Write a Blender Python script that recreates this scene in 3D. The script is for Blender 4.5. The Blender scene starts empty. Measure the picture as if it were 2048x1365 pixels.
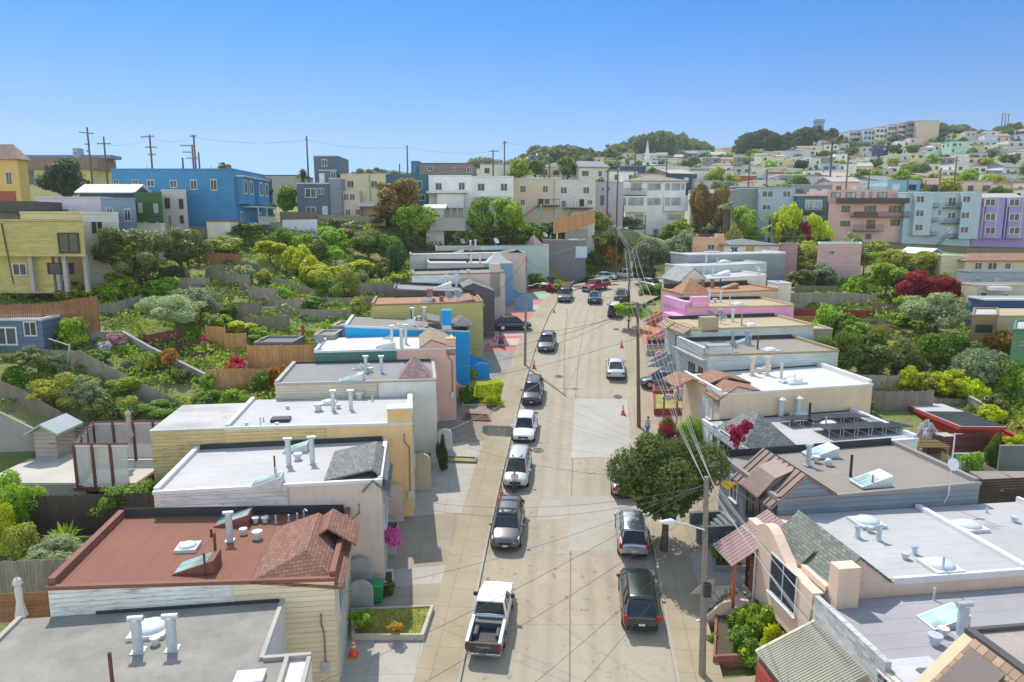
import bpy,bmesh,math,random
import numpy as np
from mathutils import Vector,Matrix
SC=bpy.context.scene
COL=SC.collection
R=math.radians
random.seed(7)
# ------------------------------------------------------------------ camera, sky, sun, exposure
FP=1400.0 # focal length in photo pixels (photo 2048 x 1365)
PITCH=math.atan(233.5/FP)
CZ=20.0
cd=bpy.data.cameras.new('camera');cam=bpy.data.objects.new('camera',cd);COL.objects.link(cam)
cd.sensor_width=36;cd.lens=FP/2048*36;cd.clip_start=.5;cd.clip_end=9000
cam.location=(0,0,CZ);cam.rotation_euler=(R(90)-PITCH,0,0);SC.camera=cam
SUN_AZ=math.atan2(-.42,.907) # measured from +Y towards +X
SUN_EL=R(56)
W=bpy.data.worlds.new('World');SC.world=W;W.use_nodes=True
nt=W.node_tree;nt.nodes.clear()
sky=nt.nodes.new('ShaderNodeTexSky');sky.sky_type='NISHITA';sky.sun_disc=False
sky.sun_elevation=SUN_EL;sky.sun_rotation=SUN_AZ
sky.altitude=0;sky.air_density=1.0;sky.dust_density=0.25;sky.ozone_density=2.5
# sky tint: deep blue near the horizon, overhead boosted warm to fill the shade
tc=nt.nodes.new('ShaderNodeTexCoord');sx=nt.nodes.new('ShaderNodeSeparateXYZ');rp_=nt.nodes.new('ShaderNodeValToRGB');mx=nt.nodes.new('ShaderNodeVectorMath');mx.operation='MULTIPLY';hs=nt.nodes.new('ShaderNodeVectorMath');hs.operation='SCALE';hs.inputs['Scale'].default_value=3.3
cr=rp_.color_ramp;cr.elements[0].position=0;cr.elements[0].color=(.075,.132,.28,1);cr.elements[1].position=.107;cr.elements[1].color=(.098,.128,.18,1)
for p_,c_ in((.26,(.03,.115,.2,1)),(.30,(.028,.115,.2,1)),(.44,(.62,.52,.38,1))):e_=cr.elements.new(p_);e_.color=c_
nt.links.new(tc.outputs['Generated'],sx.inputs[0]);nt.links.new(sx.outputs[2],rp_.inputs[0]); # added warm sky glow behind the camera, brightening the walls that face it
fy=nt.nodes.new('ShaderNodeMapRange');fy.interpolation_type='SMOOTHSTEP';nt.links.new(sx.outputs[1],fy.inputs[0]);fy.inputs[1].default_value=.05;fy.inputs[2].default_value=-.5;fy.inputs[3].default_value=0;fy.inputs[4].default_value=1
mb_=nt.nodes.new('ShaderNodeMix');mb_.data_type='RGBA';mb_.inputs[7].default_value=(.62,.54,.45,1);nt.links.new(fy.outputs[0],mb_.inputs[0]);nt.links.new(rp_.outputs[0],mb_.inputs[6]);nt.links.new(mb_.outputs[2],mx.inputs[0])
bg=nt.nodes.new('ShaderNodeBackground');bg.inputs[1].default_value=.14
wo=nt.nodes.new('ShaderNodeOutputWorld')
nt.links.new(sky.outputs[0],mx.inputs[1]);nt.links.new(mx.outputs[0],hs.inputs[0]);nt.links.new(hs.outputs[0],bg.inputs[0]);nt.links.new(bg.outputs[0],wo.inputs[0])
sd=bpy.data.lights.new('sun','SUN');so=bpy.data.objects.new('sun',sd);COL.objects.link(so)
sd.energy=3.2;sd.angle=R(.53);sd.color=(1,.955,.88)
sdir=Vector((math.sin(SUN_AZ)*math.cos(SUN_EL),math.cos(SUN_AZ)*math.cos(SUN_EL),math.sin(SUN_EL)))
so.rotation_euler=sdir.to_track_quat('Z','Y').to_euler();so.location=(0,0,60)
SC.view_settings.view_transform='Standard';SC.view_settings.look='None'
SC.view_settings.exposure=.56;SC.view_settings.gamma=1
SC.cycles.max_bounces=5;SC.cycles.diffuse_bounces=3;SC.cycles.glossy_bounces=3;SC.cycles.transmission_bounces=3
SC.cycles.transparent_max_bounces=6;SC.cycles.caustics_reflective=False;SC.cycles.caustics_refractive=False

# ------------------------------------------------------------------ geometry of the view
SP,CP=math.sin(PITCH),math.cos(PITCH)
def ray(px,py):
    x=(px-1024)/FP;yc=(682.5-py)/FP
    return(x,CP+yc*SP,-SP+yc*CP)
def at(px,py,Y):
    d=ray(px,py);k=Y/d[1]
    return Vector((d[0]*k,Y,CZ+d[2]*k))
def mpp(py,Y): # metres per photo pixel at world depth Y
    return Y/ray(1024,py)[1]/FP
# street level (world z) as a function of depth
_PY=[0,12,25,31,36,45.6,55.7,62.6,74,82,90,97,104,112,125,140,400]
_PZ=[-22.5,-21.6,-20.6,-20.0,-19.4,-18.1,-16.75,-15.6,-13.75,-12.6,-11.7,-10.8,-10.0,-9.5,-9.2,-9,-9]
_t=np.arange(0,400,.5)
_z=np.interp(_t,_PY,_PZ);_k=np.ones(9)/9
_zs=np.convolve(np.pad(_z,4,'edge'),_k,'valid')
def prof(Y):return float(np.interp(Y,_t,_zs))+CZ
# ------------------------------------------------------------------ terrain
_cp=[ # X, Y, z relative to camera height
(-17,10,-20.5),(-30,10,-19.5),(-20,20,-19),(-40,25,-17.5),(-19,27,-17.9),(-26,30,-17.6),(-21,35,-17.4),(-23,42,-16.6),(-31,42,-16.5),(-27,47,-15.8),(-20,50,-14.6),(-19,58,-13.6),(-18,66,-12),
(-20,75,-10.2),(-16,82,-9.2),(-15,90,-8.3),(-16,100,-7),(-14,110,-6.2),(-24,66,-11.2),(-26,54,-12.6),(-34,50,-12.6),(-38,56,-10.4),(-31,62,-10.4),(-42,62,-8.6),(-48,70,-7.2),(-30,76,-7.9),(-36,88,-4.9),
(-60,62,-6.5),(-75,80,-3),(-44,101,-1.9),(-26,100,-4.2),(-22,112,-1.5),(-20,120,.6),(-40,119,.3),(-3,120,-1.0),(4,128,-.5),(12,129,-.5),(18,122,-3.4),(20,128,-1),(24,134,-1.5),(28,142,-2.5),(-62,92,-3.5),(-80,120,0),(-60,130,1.5),(-100,60,-3),
(-90,160,4),(-60,170,6),(-30,170,6),(0,170,5),(-120,240,8),(-40,260,7),(10,260,8),(-150,100,2),(-300,200,6),(-400,500,2),(-250,900,-5),(-80,350,4),(-50,420,5),(-120,300,4),(-30,330,8),(-60,600,0),(-20,500,10),
(22,112,-9),(32,118,-8.8),(45,122,-8.6),(27,128,-5),(30,135,-3.5),(14,142,.5),(24,150,-1.5),(36,150,-2.5),(45,140,-5),(48,152,-1.5),(60,130,-6),(60,142,-3.2),
(30,20,-20),(45,20,-20.5),(31,32,-18.6),(36,40,-17.8),(33,47,-16.6),(45,46,-17.5),(34,56,-15.2),(48,60,-16),(60,60,-17),(35,66,-13.8),(36,74,-12),(50,75,-12.5),(38,84,-10.6),(55,90,-10),(68,90,-12),(78,80,-14),
(40,95,-9.2),(42,105,-8.6),(55,108,-8),(75,108,-8.5),(100,110,-8.5),(70,128,-5),(90,128,-6),(90,140,-4),(110,140,-4.5),(110,100,-12),(100,60,-18),(140,140,-5),(80,30,-21),
(75,165,2),(100,165,3),(130,165,4),(50,170,2),(25,175,2),
]
# far hill: photo column, photo row, depth
for c,rows in{860:[(345,200),(342,320)],960:[(345,190),(336,260),(328,360),(322,470)],1060:[(345,190),(331,270),(318,370),(308,470),(303,600)],
                1180:[(350,195),(335,265),(322,340),(308,430),(300,520),(295,640)],1300:[(352,195),(338,250),(326,330),(312,420),(300,520),(288,640)],
                1420:[(368,200),(350,250),(330,320),(310,400),(298,480),(286,600)],1540:[(372,200),(352,250),(325,320),(302,400),(290,470),(270,600)],
                1660:[(376,200),(350,250),(322,320),(298,390),(280,450),(268,560)],1780:[(380,200),(352,250),(322,310),(294,375),(268,440),(258,520)],
                1900:[(384,200),(356,250),(324,310),(292,375),(262,440),(248,520)],2030:[(390,200),(360,250),(325,310),(290,375),(258,440),(246,520)],
                2300:[(390,200),(350,260),(300,330),(255,420),(235,520)]}.items():
    for r_,Y_ in rows:
        p=at(c,r_,Y_);_cp.append((p.x,p.y,p.z-CZ-(5.5 if Y_>230 else 2.5)))
for a in(-.2,-.05,.1,.25,.4,.6,.9):
    _cp.append((a*900,900,38+a*70));_cp.append((a*1500,1500,10));_cp.append((a*3000,3000,-40))
_C=np.array(_cp,float);_N=len(_C)
_s=100.0
def _phi(r):return r
_A=np.zeros((_N+3,_N+3));_d=np.hypot(_C[:,None,0]-_C[None,:,0],_C[:,None,1]-_C[None,:,1])/_s
_A[:_N,:_N]=_d-np.eye(_N)*.004
_A[:_N,_N]=1;_A[:_N,_N+1]=_C[:,0]/_s;_A[:_N,_N+2]=_C[:,1]/_s;_A[_N:,:_N]=_A[:_N,_N:].T
_wt=np.linalg.solve(_A,np.concatenate([_C[:,2],np.zeros(3)]))
# facade lines (left and right edge of the street corridor)
_FY=[0,27.8,35,42,50,57,65,72,80,87,95,102,110,118,126]
_FL=[-9.3,-7.9,-7.1,-6.3,-5.6,-4.8,-4.0,-3.1,-2.1,-1.0,0,2,5.6,12,16]
_FR=[11,13.2,14.3,15,16.2,17,18,19.3,20.6,22,23.5,27,42,60,60]
def _sm(a,b,x):
    t=np.clip((x-a)/(b-a),0,1);return t*t*(3-2*t)
def terr_np(X,Y):
    X=np.asarray(X,float);Y=np.asarray(Y,float)
    r=np.hypot(X[:,None]-_C[None,:,0],Y[:,None]-_C[None,:,1])/_s
    z=r@_wt[:_N]+_wt[_N]+_wt[_N+1]*X/_s+_wt[_N+2]*Y/_s+CZ
    pr=np.interp(Y,_t,_zs)+CZ-.22
    L=np.interp(Y,_FY,_FL);Rr=np.interp(Y,_FY,_FR)
    w=_sm(L-8.5,L-1.5,X)*(1-_sm(Rr+1.5,Rr+8.5,X))*(1-_sm(126,131,Y))
    return z*(1-w)+pr*w
def terr(X,Y):return float(terr_np([X],[Y])[0])
def ground_hit(px,py):
    d=ray(px,py);Ys=np.concatenate([np.arange(12,160,.4),np.arange(160,900,3)])
    k=Ys/d[1];zz=CZ+d[2]*k;g=terr_np(d[0]*k,Ys)
    i=np.argmax(zz<g)
    return Vector((d[0]*k[i],Ys[i],g[i]))
def street_hit(px,py):
    d=ray(px,py);lo,hi=10.,160.
    for Y in np.arange(12,160,.25):
        if CZ+d[2]*Y/d[1]<prof(Y):
            return Vector((d[0]*Y/d[1],Y,prof(Y)))
    return Vector((d[0]*150,150,prof(150)))

# ------------------------------------------------------------------ mesh builder
def nrm(a):
    l=math.sqrt(a[0]**2+a[1]**2+a[2]**2)or 1;return(a[0]/l,a[1]/l,a[2]/l)
class MB:
    def __init__(s):s.v=[];s.f=[];s.m=[]
    def poly(s,pts,mi=0):
        n=len(s.v);s.v+=[tuple(p)for p in pts];s.f.append(tuple(range(n,n+len(pts))));s.m.append(mi)
    def hexa(s,b,t,mi=0): # b, t: four bottom and four top points, counter-clockwise from above
        n=len(s.v);s.v+=[tuple(p)for p in b]+[tuple(p)for p in t]
        for q in((3,2,1,0),(4,5,6,7),(0,1,5,4),(1,2,6,5),(2,3,7,6),(3,0,4,7)):
            s.f.append(tuple(n+i for i in q));s.m.append(mi)
    def box(s,x0,x1,y0,y1,z0,z1,mi=0):
        if x0>x1:x0,x1=x1,x0
        if y0>y1:y0,y1=y1,y0
        s.hexa([(x0,y0,z0),(x1,y0,z0),(x1,y1,z0),(x0,y1,z0)],[(x0,y0,z1),(x1,y0,z1),(x1,y1,z1),(x0,y1,z1)],mi)
    def tube(s,pts,r,n=8,mi=0,cap=True):
        pts=[Vector(p)for p in pts];rs=r if isinstance(r,(list,tuple))else[r]*len(pts)
        base=len(s.v);up=None
        for i,p in enumerate(pts):
            d=(pts[min(i+1,len(pts)-1)]-pts[max(i-1,0)])
            if d.length<1e-9:d=Vector((0,0,1))
            d.normalize()
            a=Vector((0,0,1))if abs(d.z)<.95 else Vector((1,0,0))
            e1=d.cross(a).normalized();e2=d.cross(e1)
            if d.z>.0 and abs(d.z)>=.95:pass
            for k in range(n):
                t=2*math.pi*k/n
                s.v.append(tuple(p+(e1*math.cos(t)-e2*math.sin(t))*rs[i]))
        for i in range(len(pts)-1):
            for k in range(n):
                a=base+i*n+k;b=base+i*n+(k+1)%n
                s.f.append((a,b,b+n,a+n));s.m.append(mi)
        if cap:
            s.f.append(tuple(base+k for k in range(n))[::-1]);s.m.append(mi)
            e=base+(len(pts)-1)*n;s.f.append(tuple(e+k for k in range(n)));s.m.append(mi)
    def cyl(s,c,r,z0,z1,n=16,mi=0,r2=None):s.tube([(c[0],c[1],z0),(c[0],c[1],z1)],[r,r if r2 is None else r2],n,mi)
    def prism(s,pts,axis,a0,a1,mi=0): # pts 2-D outline, extruded along axis 'x','y' or 'z'
        def P(p,a):return{'x':(a,p[0],p[1]),'y':(p[0],a,p[1]),'z':(p[0],p[1],a)}[axis]
        n=len(s.v);k=len(pts);s.v+=[P(p,a0)for p in pts]+[P(p,a1)for p in pts]
        s.f.append(tuple(range(n,n+k)));s.f.append(tuple(range(n+k,n+2*k))[::-1]);s.m+=[mi,mi]
        for i in range(k):
            j=(i+1)%k;s.f.append((n+i,n+j,n+k+j,n+k+i)[::-1]);s.m.append(mi)
    def dome(s,c,rx,ry,rz,n=14,m=5,mi=0,bottom=0):
        base=len(s.v)
        for j in range(m+1):
            a=bottom+(math.pi/2-bottom)*j/m
            for k in range(n):
                t=2*math.pi*k/n;s.v.append((c[0]+rx*math.cos(a)*math.cos(t),c[1]+ry*math.cos(a)*math.sin(t),c[2]+rz*math.sin(a)))
        for j in range(m):
            for k in range(n):
                a=base+j*n+k;b=base+j*n+(k+1)%n;s.f.append((a,b,b+n,a+n));s.m.append(mi)
    def lathe(s,prof_,c=(0,0,0),n=14,mi=0):
        s.tube([(c[0],c[1],c[2]+z)for r,z in prof_],[r for r,z in prof_],n,mi)
    def build(s,name,mats,parent=None,loc=None,rz=0,smooth=False,bevel=0,recalc=False):
        me=bpy.data.meshes.new(name);me.from_pydata(s.v,[],s.f)
        if not isinstance(mats,(list,tuple)):mats=[mats]
        for m in mats:me.materials.append(m)
        if len(mats)>1:me.polygons.foreach_set('material_index',s.m)
        if recalc:
            bm=bmesh.new();bm.from_mesh(me);bmesh.ops.recalc_face_normals(bm,faces=bm.faces);bm.to_mesh(me);bm.free()
        uv=me.uv_layers.new(name='UVMap');data=np.zeros(len(me.loops)*2)
        vs=me.vertices
        for p in me.polygons:
            n=p.normal
            h=math.hypot(n.x,n.y)
            if h<.02:t=(1,0,0)
            else:t=(-n.y/h,n.x/h,0)
            b=(n.y*t[2]-n.z*t[1],n.z*t[0]-n.x*t[2],n.x*t[1]-n.y*t[0])
            for li in p.loop_indices:
                c=vs[me.loops[li].vertex_index].co
                data[2*li]=c.x*t[0]+c.y*t[1]+c.z*t[2];data[2*li+1]=c.x*b[0]+c.y*b[1]+c.z*b[2]
        uv.data.foreach_set('uv',data)
        if smooth:me.polygons.foreach_set('use_smooth',[True]*len(me.polygons))
        me.update()
        o=bpy.data.objects.new(name,me);COL.objects.link(o)
        if parent is not None:o.parent=parent
        if loc is not None:o.location=loc
        o.rotation_euler.z=rz
        if bevel:
            b=o.modifiers.new('bevel','BEVEL');b.width=bevel;b.segments=2;b.limit_method='ANGLE'
        return o
def thing(name,label,cat,loc=(0,0,0),rz=0,group=None):
    o=bpy.data.objects.new(name,None);COL.objects.link(o);o.empty_display_size=.3
    o.location=loc;o.rotation_euler.z=rz;return tag(o,label,cat,group)
def tag(o,label,cat,group=None,kind=None):
    o['label']=label;o['category']=cat
    if group:o['group']=group
    if kind:o['kind']=kind
    return o
def struct(o,label=None,cat=None):
    o['kind']='structure'
    if label:o['label']=label
    if cat:o['category']=cat
    return o
ORD=['first','second','third','fourth','fifth','sixth','seventh','eighth','ninth','tenth','eleventh','twelfth','thirteenth','fourteenth',
       'fifteenth','sixteenth','seventeenth','eighteenth','nineteenth','twentieth']+['%dth'%i for i in range(21,90)]

# ------------------------------------------------------------------ materials
_M={}
class NT:
    def __init__(s,name):
        s.m=bpy.data.materials.new(name);s.m.use_nodes=True;s.t=s.m.node_tree;s.t.nodes.clear()
        s.out=s.n('ShaderNodeOutputMaterial');s.b=s.n('ShaderNodeBsdfPrincipled');s.l(s.b.outputs[0],s.out.inputs[0])
    def n(s,k,**kw):
        x=s.t.nodes.new(k)
        for a,b in kw.items():
            if a in x.inputs:x.inputs[a].default_value=b
            else:setattr(x,a,b)
        return x
    def l(s,a,b):s.t.links.new(a,b)
    def math(s,op,a,b=None,c=None):
        x=s.n('ShaderNodeMath');x.operation=op
        for i,v in enumerate((a,b,c)):
            if v is None:continue
            if isinstance(v,(int,float)):x.inputs[i].default_value=v
            else:s.l(v,x.inputs[i])
        return x.outputs[0]
    def mix(s,fac,a,b,mode='MIX'):
        x=s.n('ShaderNodeMix',data_type='RGBA',blend_type=mode)
        for i,v in((0,fac),(6,a),(7,b)):
            if isinstance(v,(int,float)):x.inputs[i].default_value=v
            elif isinstance(v,(tuple,list)):x.inputs[i].default_value=(*v[:3],1)
            else:s.l(v,x.inputs[i])
        return x.outputs[2]
    def noise(s,vec,scale,detail=3,rough=.55):
        x=s.n('ShaderNodeTexNoise');x.inputs['Scale'].default_value=scale;x.inputs['Detail'].default_value=detail;x.inputs['Roughness'].default_value=rough
        if vec is not None:s.l(vec,x.inputs['Vector'])
        return x.outputs[0]
    def rng(s,v,a,b,c,d):
        x=s.n('ShaderNodeMapRange');s.l(v,x.inputs[0])
        for i,q in enumerate((a,b,c,d)):x.inputs[i+1].default_value=q
        return x.outputs[0]
    def scalev(s,vec,sc):
        x=s.n('ShaderNodeMapping');s.l(vec,x.inputs[0]);x.inputs['Scale'].default_value=sc;return x.outputs[0]
    def bump(s,h,dist,strength=1):
        x=s.n('ShaderNodeBump');x.inputs['Distance'].default_value=dist;x.inputs['Strength'].default_value=strength;s.l(h,x.inputs['Height']);s.l(x.outputs[0],s.b.inputs['Normal'])
def mul(c,k):return tuple(min(1,x*k)for x in c)
def M(kind,col,rough=.8,**kw):
    key=(kind,tuple(round(c,3)for c in col),rough,tuple(sorted((k,str(v))for k,v in kw.items())))
    if key in _M:return _M[key]
    t=NT(kind);b=t.b;b.inputs['Roughness'].default_value=rough
    g=t.n('ShaderNodeNewGeometry');pos=g.outputs['Position'];uv=t.n('ShaderNodeTexCoord').outputs['UV']
    c=None
    if kind in('stucco','concrete','roofing','gravel','paving','plain','tar'):
        amp=kw.get('amp',.12)
        n1=t.noise(pos,kw.get('s1',.7),4);n2=t.noise(pos,kw.get('s2',9),3,.7)
        f=t.math('ADD',t.math('MULTIPLY',n1,.6),t.math('MULTIPLY',n2,.4))
        c=t.mix(t.rng(f,.3,.7,0,1),mul(col,1-amp),mul(col,1+amp))
        if kind=='stucco':
            st=t.noise(t.scalev(pos,(3,3,.25)),1.4,4)
            c=t.mix(t.rng(st,.52,.8,0,kw.get('stain',.22)),c,mul(col,.5))
            t.bump(t.noise(pos,40,2),.004,.6)
        if kind=='roofing':
            s_=t.noise(pos,.35,5,.65);s2=t.noise(t.scalev(pos,(.5,2.2,1)),1.3,6,.75)
            c=t.mix(t.rng(s_,.48,.66,0,kw.get('stain',.35)),c,kw.get('scol',mul(col,.55)))
            c=t.mix(t.rng(s2,.55,.68,0,kw.get('stain',.35)),c,kw.get('scol',mul(col,.6)))
            x=t.n('ShaderNodeSeparateXYZ');t.l(uv,x.inputs[0])
            wv=t.math('ADD',x.outputs[1],t.math('MULTIPLY',t.noise(pos,1.2,1),.05))
            ln=t.math('LESS_THAN',t.math('FRACT',t.math('DIVIDE',wv,kw.get('seam',.95))),.035)
            c=t.mix(t.math('MULTIPLY',ln,kw.get('sa',.3)),c,mul(col,.45))
            t.bump(t.noise(pos,25,2),.006,.6)
        if kind=='gravel':
            v=t.n('ShaderNodeTexVoronoi');t.l(pos,v.inputs['Vector']);v.inputs['Scale'].default_value=26
            c=t.mix(t.rng(v.outputs['Distance'],0,.6,0,.5),c,mul(col,.6))
            s_=t.noise(pos,1.6,7,.75);c=t.mix(t.rng(s_,.5,.64,0,.6),c,mul(col,.62));s3=t.noise(pos,.5,5,.6);c=t.mix(t.rng(s3,.45,.7,0,.5),c,mul(col,1.35));t.bump(v.outputs['Distance'],.01,.7)
        if kind in('concrete','paving'):
            s_=t.noise(pos,.23,6,.72)
            c=t.mix(t.rng(s_,.42,.72,0,.5),c,kw.get('scol',mul(col,.62)))
            sp=t.noise(pos,3.2,5,.75)
            c=t.mix(t.rng(sp,.6,.75,0,.35),c,mul(col,.5))
            t.bump(t.noise(pos,30,3),.004,.6)
        if kind=='paving' or kw.get('joint'):
            x=t.n('ShaderNodeSeparateXYZ');t.l(uv,x.inputs[0]);J=kw.get('joint',1.2)
            a_=t.math('LESS_THAN',t.math('FRACT',t.math('DIVIDE',x.outputs[0],J)),.03/J)
            b_=t.math('LESS_THAN',t.math('FRACT',t.math('DIVIDE',x.outputs[1],J)),.03/J)
            c=t.mix(t.math('MULTIPLY',t.math('MAXIMUM',a_,b_),.6),c,mul(col,.35))
        if kind=='tar':
            t.bump(n2,.02)
    elif kind=='siding':
        pitch=kw.get('pitch',.2)
        x=t.n('ShaderNodeSeparateXYZ');t.l(uv,x.inputs[0])
        fr=t.math('FRACT',t.math('DIVIDE',x.outputs[1],pitch))
        n1=t.noise(t.scalev(pos,(.6,.6,2.5)),1.0,4);c=t.mix(t.rng(n1,.3,.7,0,1),mul(col,.88),mul(col,1.1))
        row=t.math('FLOOR',t.math('DIVIDE',x.outputs[1],pitch))
        wn=t.n('ShaderNodeTexWhiteNoise',noise_dimensions='1D');t.l(row,wn.inputs['W'])
        c=t.mix(t.math('MULTIPLY',wn.outputs[0],.16),c,mul(col,.6))
        if kw.get('wear'):
            w_=t.noise(t.scalev(pos,(1.1,1.1,9)),1.2,6,.75)
            c=t.mix(t.rng(w_,.5,.66,0,kw['wear']),c,kw.get('wcol',(.2,.19,.15)))
        c=t.mix(t.math('MULTIPLY',t.math('LESS_THAN',fr,.1),.55),c,mul(col,.3))
        t.bump(fr,.018)
    elif kind in('shingle','brick'):
        br=t.n('ShaderNodeTexBrick');t.l(uv,br.inputs['Vector'])
        w,h=(.3,.17)if kind=='shingle' else(.4,.1)
        br.inputs['Scale'].default_value=1;br.inputs['Brick Width'].default_value=kw.get('w',w);br.inputs['Row Height'].default_value=kw.get('h',h)
        br.inputs['Mortar Size'].default_value=.012 if kind=='shingle' else .008
        br.inputs['Color1'].default_value=(*mul(col,.72),1);br.inputs['Color2'].default_value=(*mul(col,1.25),1)
        br.inputs['Mortar'].default_value=(*(mul(col,.3)if kind=='shingle' else mul(col,1.4)),1)
        n1=t.noise(pos,1.3,4)
        c=t.mix(t.rng(n1,.35,.7,0,.35),br.outputs['Color'],mul(col,.6))
        t.bump(br.outputs['Fac'],-.01)
    elif kind=='wood':
        n1=t.noise(t.scalev(pos,kw.get('grain',(9,9,1.2))),1.6,5,.7)
        r_=g.outputs['Random Per Island']
        c=t.mix(t.rng(n1,.3,.7,0,1),mul(col,.6),mul(col,1.25))
        c=t.mix(t.math('MULTIPLY',r_,.55),c,mul(col,.55));t.bump(n1,.006)
    elif kind=='leaf':
        r_=g.outputs['Random Per Island'];oi=t.n('ShaderNodeObjectInfo')
        n1=t.noise(pos,kw.get('ns',.9),2)
        c2=kw.get('c2',(col[0]*1.5,col[1]*1.35,col[2]*.8))
        c=t.mix(r_,mul(col,.7),c2)
        c=t.mix(t.rng(n1,.35,.68,0,.45),c,mul(col,.75))
        hs_=t.n('ShaderNodeHueSaturation');t.l(c,hs_.inputs['Color']);t.l(t.rng(oi.outputs['Random'],0,1,1.35,2.0),hs_.inputs['Value']);hs_.inputs['Saturation'].default_value=1.05
        t.l(t.rng(oi.outputs['Random'],0,1,.485,.51),hs_.inputs['Hue']);c=hs_.outputs[0]
        b.inputs['Specular IOR Level'].default_value=kw.get('spec',.25)
        tr=t.n('ShaderNodeBsdfTranslucent');t.l(t.mix(.45,c,(c2[0]*1.5,c2[1]*1.6,c2[2])),tr.inputs[0])
        ms=t.n('ShaderNodeMixShader');ms.inputs[0].default_value=.38;t.l(b.outputs[0],ms.inputs[1]);t.l(tr.outputs[0],ms.inputs[2]);t.l(ms.outputs[0],t.out.inputs[0])
    elif kind=='glass':
        n1=t.noise(pos,.6,2);c=t.mix(t.rng(n1,.35,.65,0,1),mul(col,.6),mul(col,1.5))
        b.inputs['Specular IOR Level'].default_value=.4;b.inputs['Roughness'].default_value=kw.get('r',.06)
    elif kind=='curtain':
        x=t.n('ShaderNodeSeparateXYZ');t.l(uv,x.inputs[0])
        wv=t.n('ShaderNodeTexWave');t.l(uv,wv.inputs[0]);wv.inputs['Scale'].default_value=4;wv.inputs['Distortion'].default_value=2
        c=t.mix(wv.outputs['Fac'],mul(col,.7),col)
    elif kind=='metal':
        n1=t.noise(pos,3,3);c=t.mix(n1,mul(col,.75),mul(col,1.2));b.inputs['Metallic'].default_value=kw.get('met',.75)
    elif kind=='paint':
        c=None;b.inputs['Base Color'].default_value=(*col,1);b.inputs['Metallic'].default_value=kw.get('met',.35)
        b.inputs['Coat Weight'].default_value=.8;b.inputs['Coat Roughness'].default_value=.04
    elif kind=='sheet': # thin translucent corrugated sheet
        n1=t.noise(pos,1.2,4);c=t.mix(n1,mul(col,.75),mul(col,1.15));b.inputs['Alpha'].default_value=kw.get('alpha',.8)
    if c is not None:t.l(c,b.inputs['Base Color'])
    _M[key]=t.m;return t.m
# ------------------------------------------------------------------ ground
GRASS=M('plain',(.1,.13,.035),.95)
def ground_mat():
    t=NT('ground');b=t.b;b.inputs['Roughness'].default_value=.95
    pos=t.n('ShaderNodeNewGeometry').outputs['Position']
    a=t.noise(pos,.16,6,.7);c_=t.noise(pos,.9,6,.75);d_=t.noise(pos,6,5,.8)
    c=t.mix(t.rng(a,.4,.6,0,1),(.16,.23,.04),(.33,.29,.1))
    c=t.mix(t.rng(c_,.5,.64,0,.8),c,(.17,.13,.075))
    c=t.mix(t.rng(d_,.4,.7,0,.6),c,(.07,.09,.025))
    t.l(c,b.inputs['Base Color']);t.bump(d_,.12,.9);return t.m
ys=[6]
while ys[-1]<1350:ys.append(ys[-1]+max(1.2,.018*ys[-1]))
NX=150;V=[];
aa=np.linspace(-1,1,NX);aa=np.sign(aa)*(np.abs(aa)**1.15)
for y in ys:
    X=aa*(26+1.02*y)
    Z=terr_np(X,np.full(NX,y))
    V+=[(float(x),y,float(z))for x,z in zip(X,Z)]
mb=MB();mb.v=V
for j in range(len(ys)-1):
    for i in range(NX-1):
        a=j*NX+i;mb.f.append((a,a+1,a+1+NX,a+NX));mb.m.append(0)
o=mb.build('ground',ground_mat(),smooth=True);struct(o)

# ------------------------------------------------------------------ road and pavements
LK=[(921.6,1365),(937,1290),(950,1208),(975,1105),(996,1001),(1019,891),(1026,865),(1043,797),(1067,709),(1096,640),(1110,608)]
RK=[(1348,1365),(1338,1290),(1327,1208),(1308,1105),(1287,985),(1268,891),(1263,865),(1256,797),(1249,709),(1247,640),(1248,612)]
def edge(K):
    p=[street_hit(*k)for k in K];return[q.y for q in p],[q.x for q in p]
LY,LX=edge(LK);RY,RX=edge(RK)
KLP=np.polyfit(LY,LX,3);KRP=np.polyfit(RY,RX,3)
def kline(K,Y):return float(np.polyval(K,Y))if Y>30 else float(np.polyval(K,30)+(Y-30)*np.polyval(np.polyder(K),30))
def kl(Y):return kline(KLP,Y)
def kr(Y):return kline(KRP,Y)
# one continuous pair of kerb lines that bends to the right at the top of the street
Ltop,Rtop=[],[]
Y0=90.0
for Y in np.arange(8,Y0,1.0):Ltop.append((kl(Y),Y));Rtop.append((kr(Y),Y))
def bez(p0,p1,p2,p3,n):
    return[tuple((1-t)**3*a+3*(1-t)**2*t*b+3*(1-t)*t*t*c+t**3*d for a,b,c,d in zip(p0,p1,p2,p3))for t in[i/n for i in range(n+1)]]
sl=np.polyval(np.polyder(KLP),Y0);sr=np.polyval(np.polyder(KRP),Y0)
NB=26
Ltop+=bez((kl(Y0),Y0),(kl(Y0)+16*sl,Y0+16),(14,119),(30,121.5),NB)[0:]+[(30+6*i,121.5+1.2*i)for i in range(1,12)]
Rtop+=bez((kr(Y0),Y0),(kr(Y0)+6*sr,Y0+9),(22.5,107),(31,110),NB)[0:]+[(31+6*i,110+1.2*i)for i in range(1,12)]
CONC=(.42,.36,.27)
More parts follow.
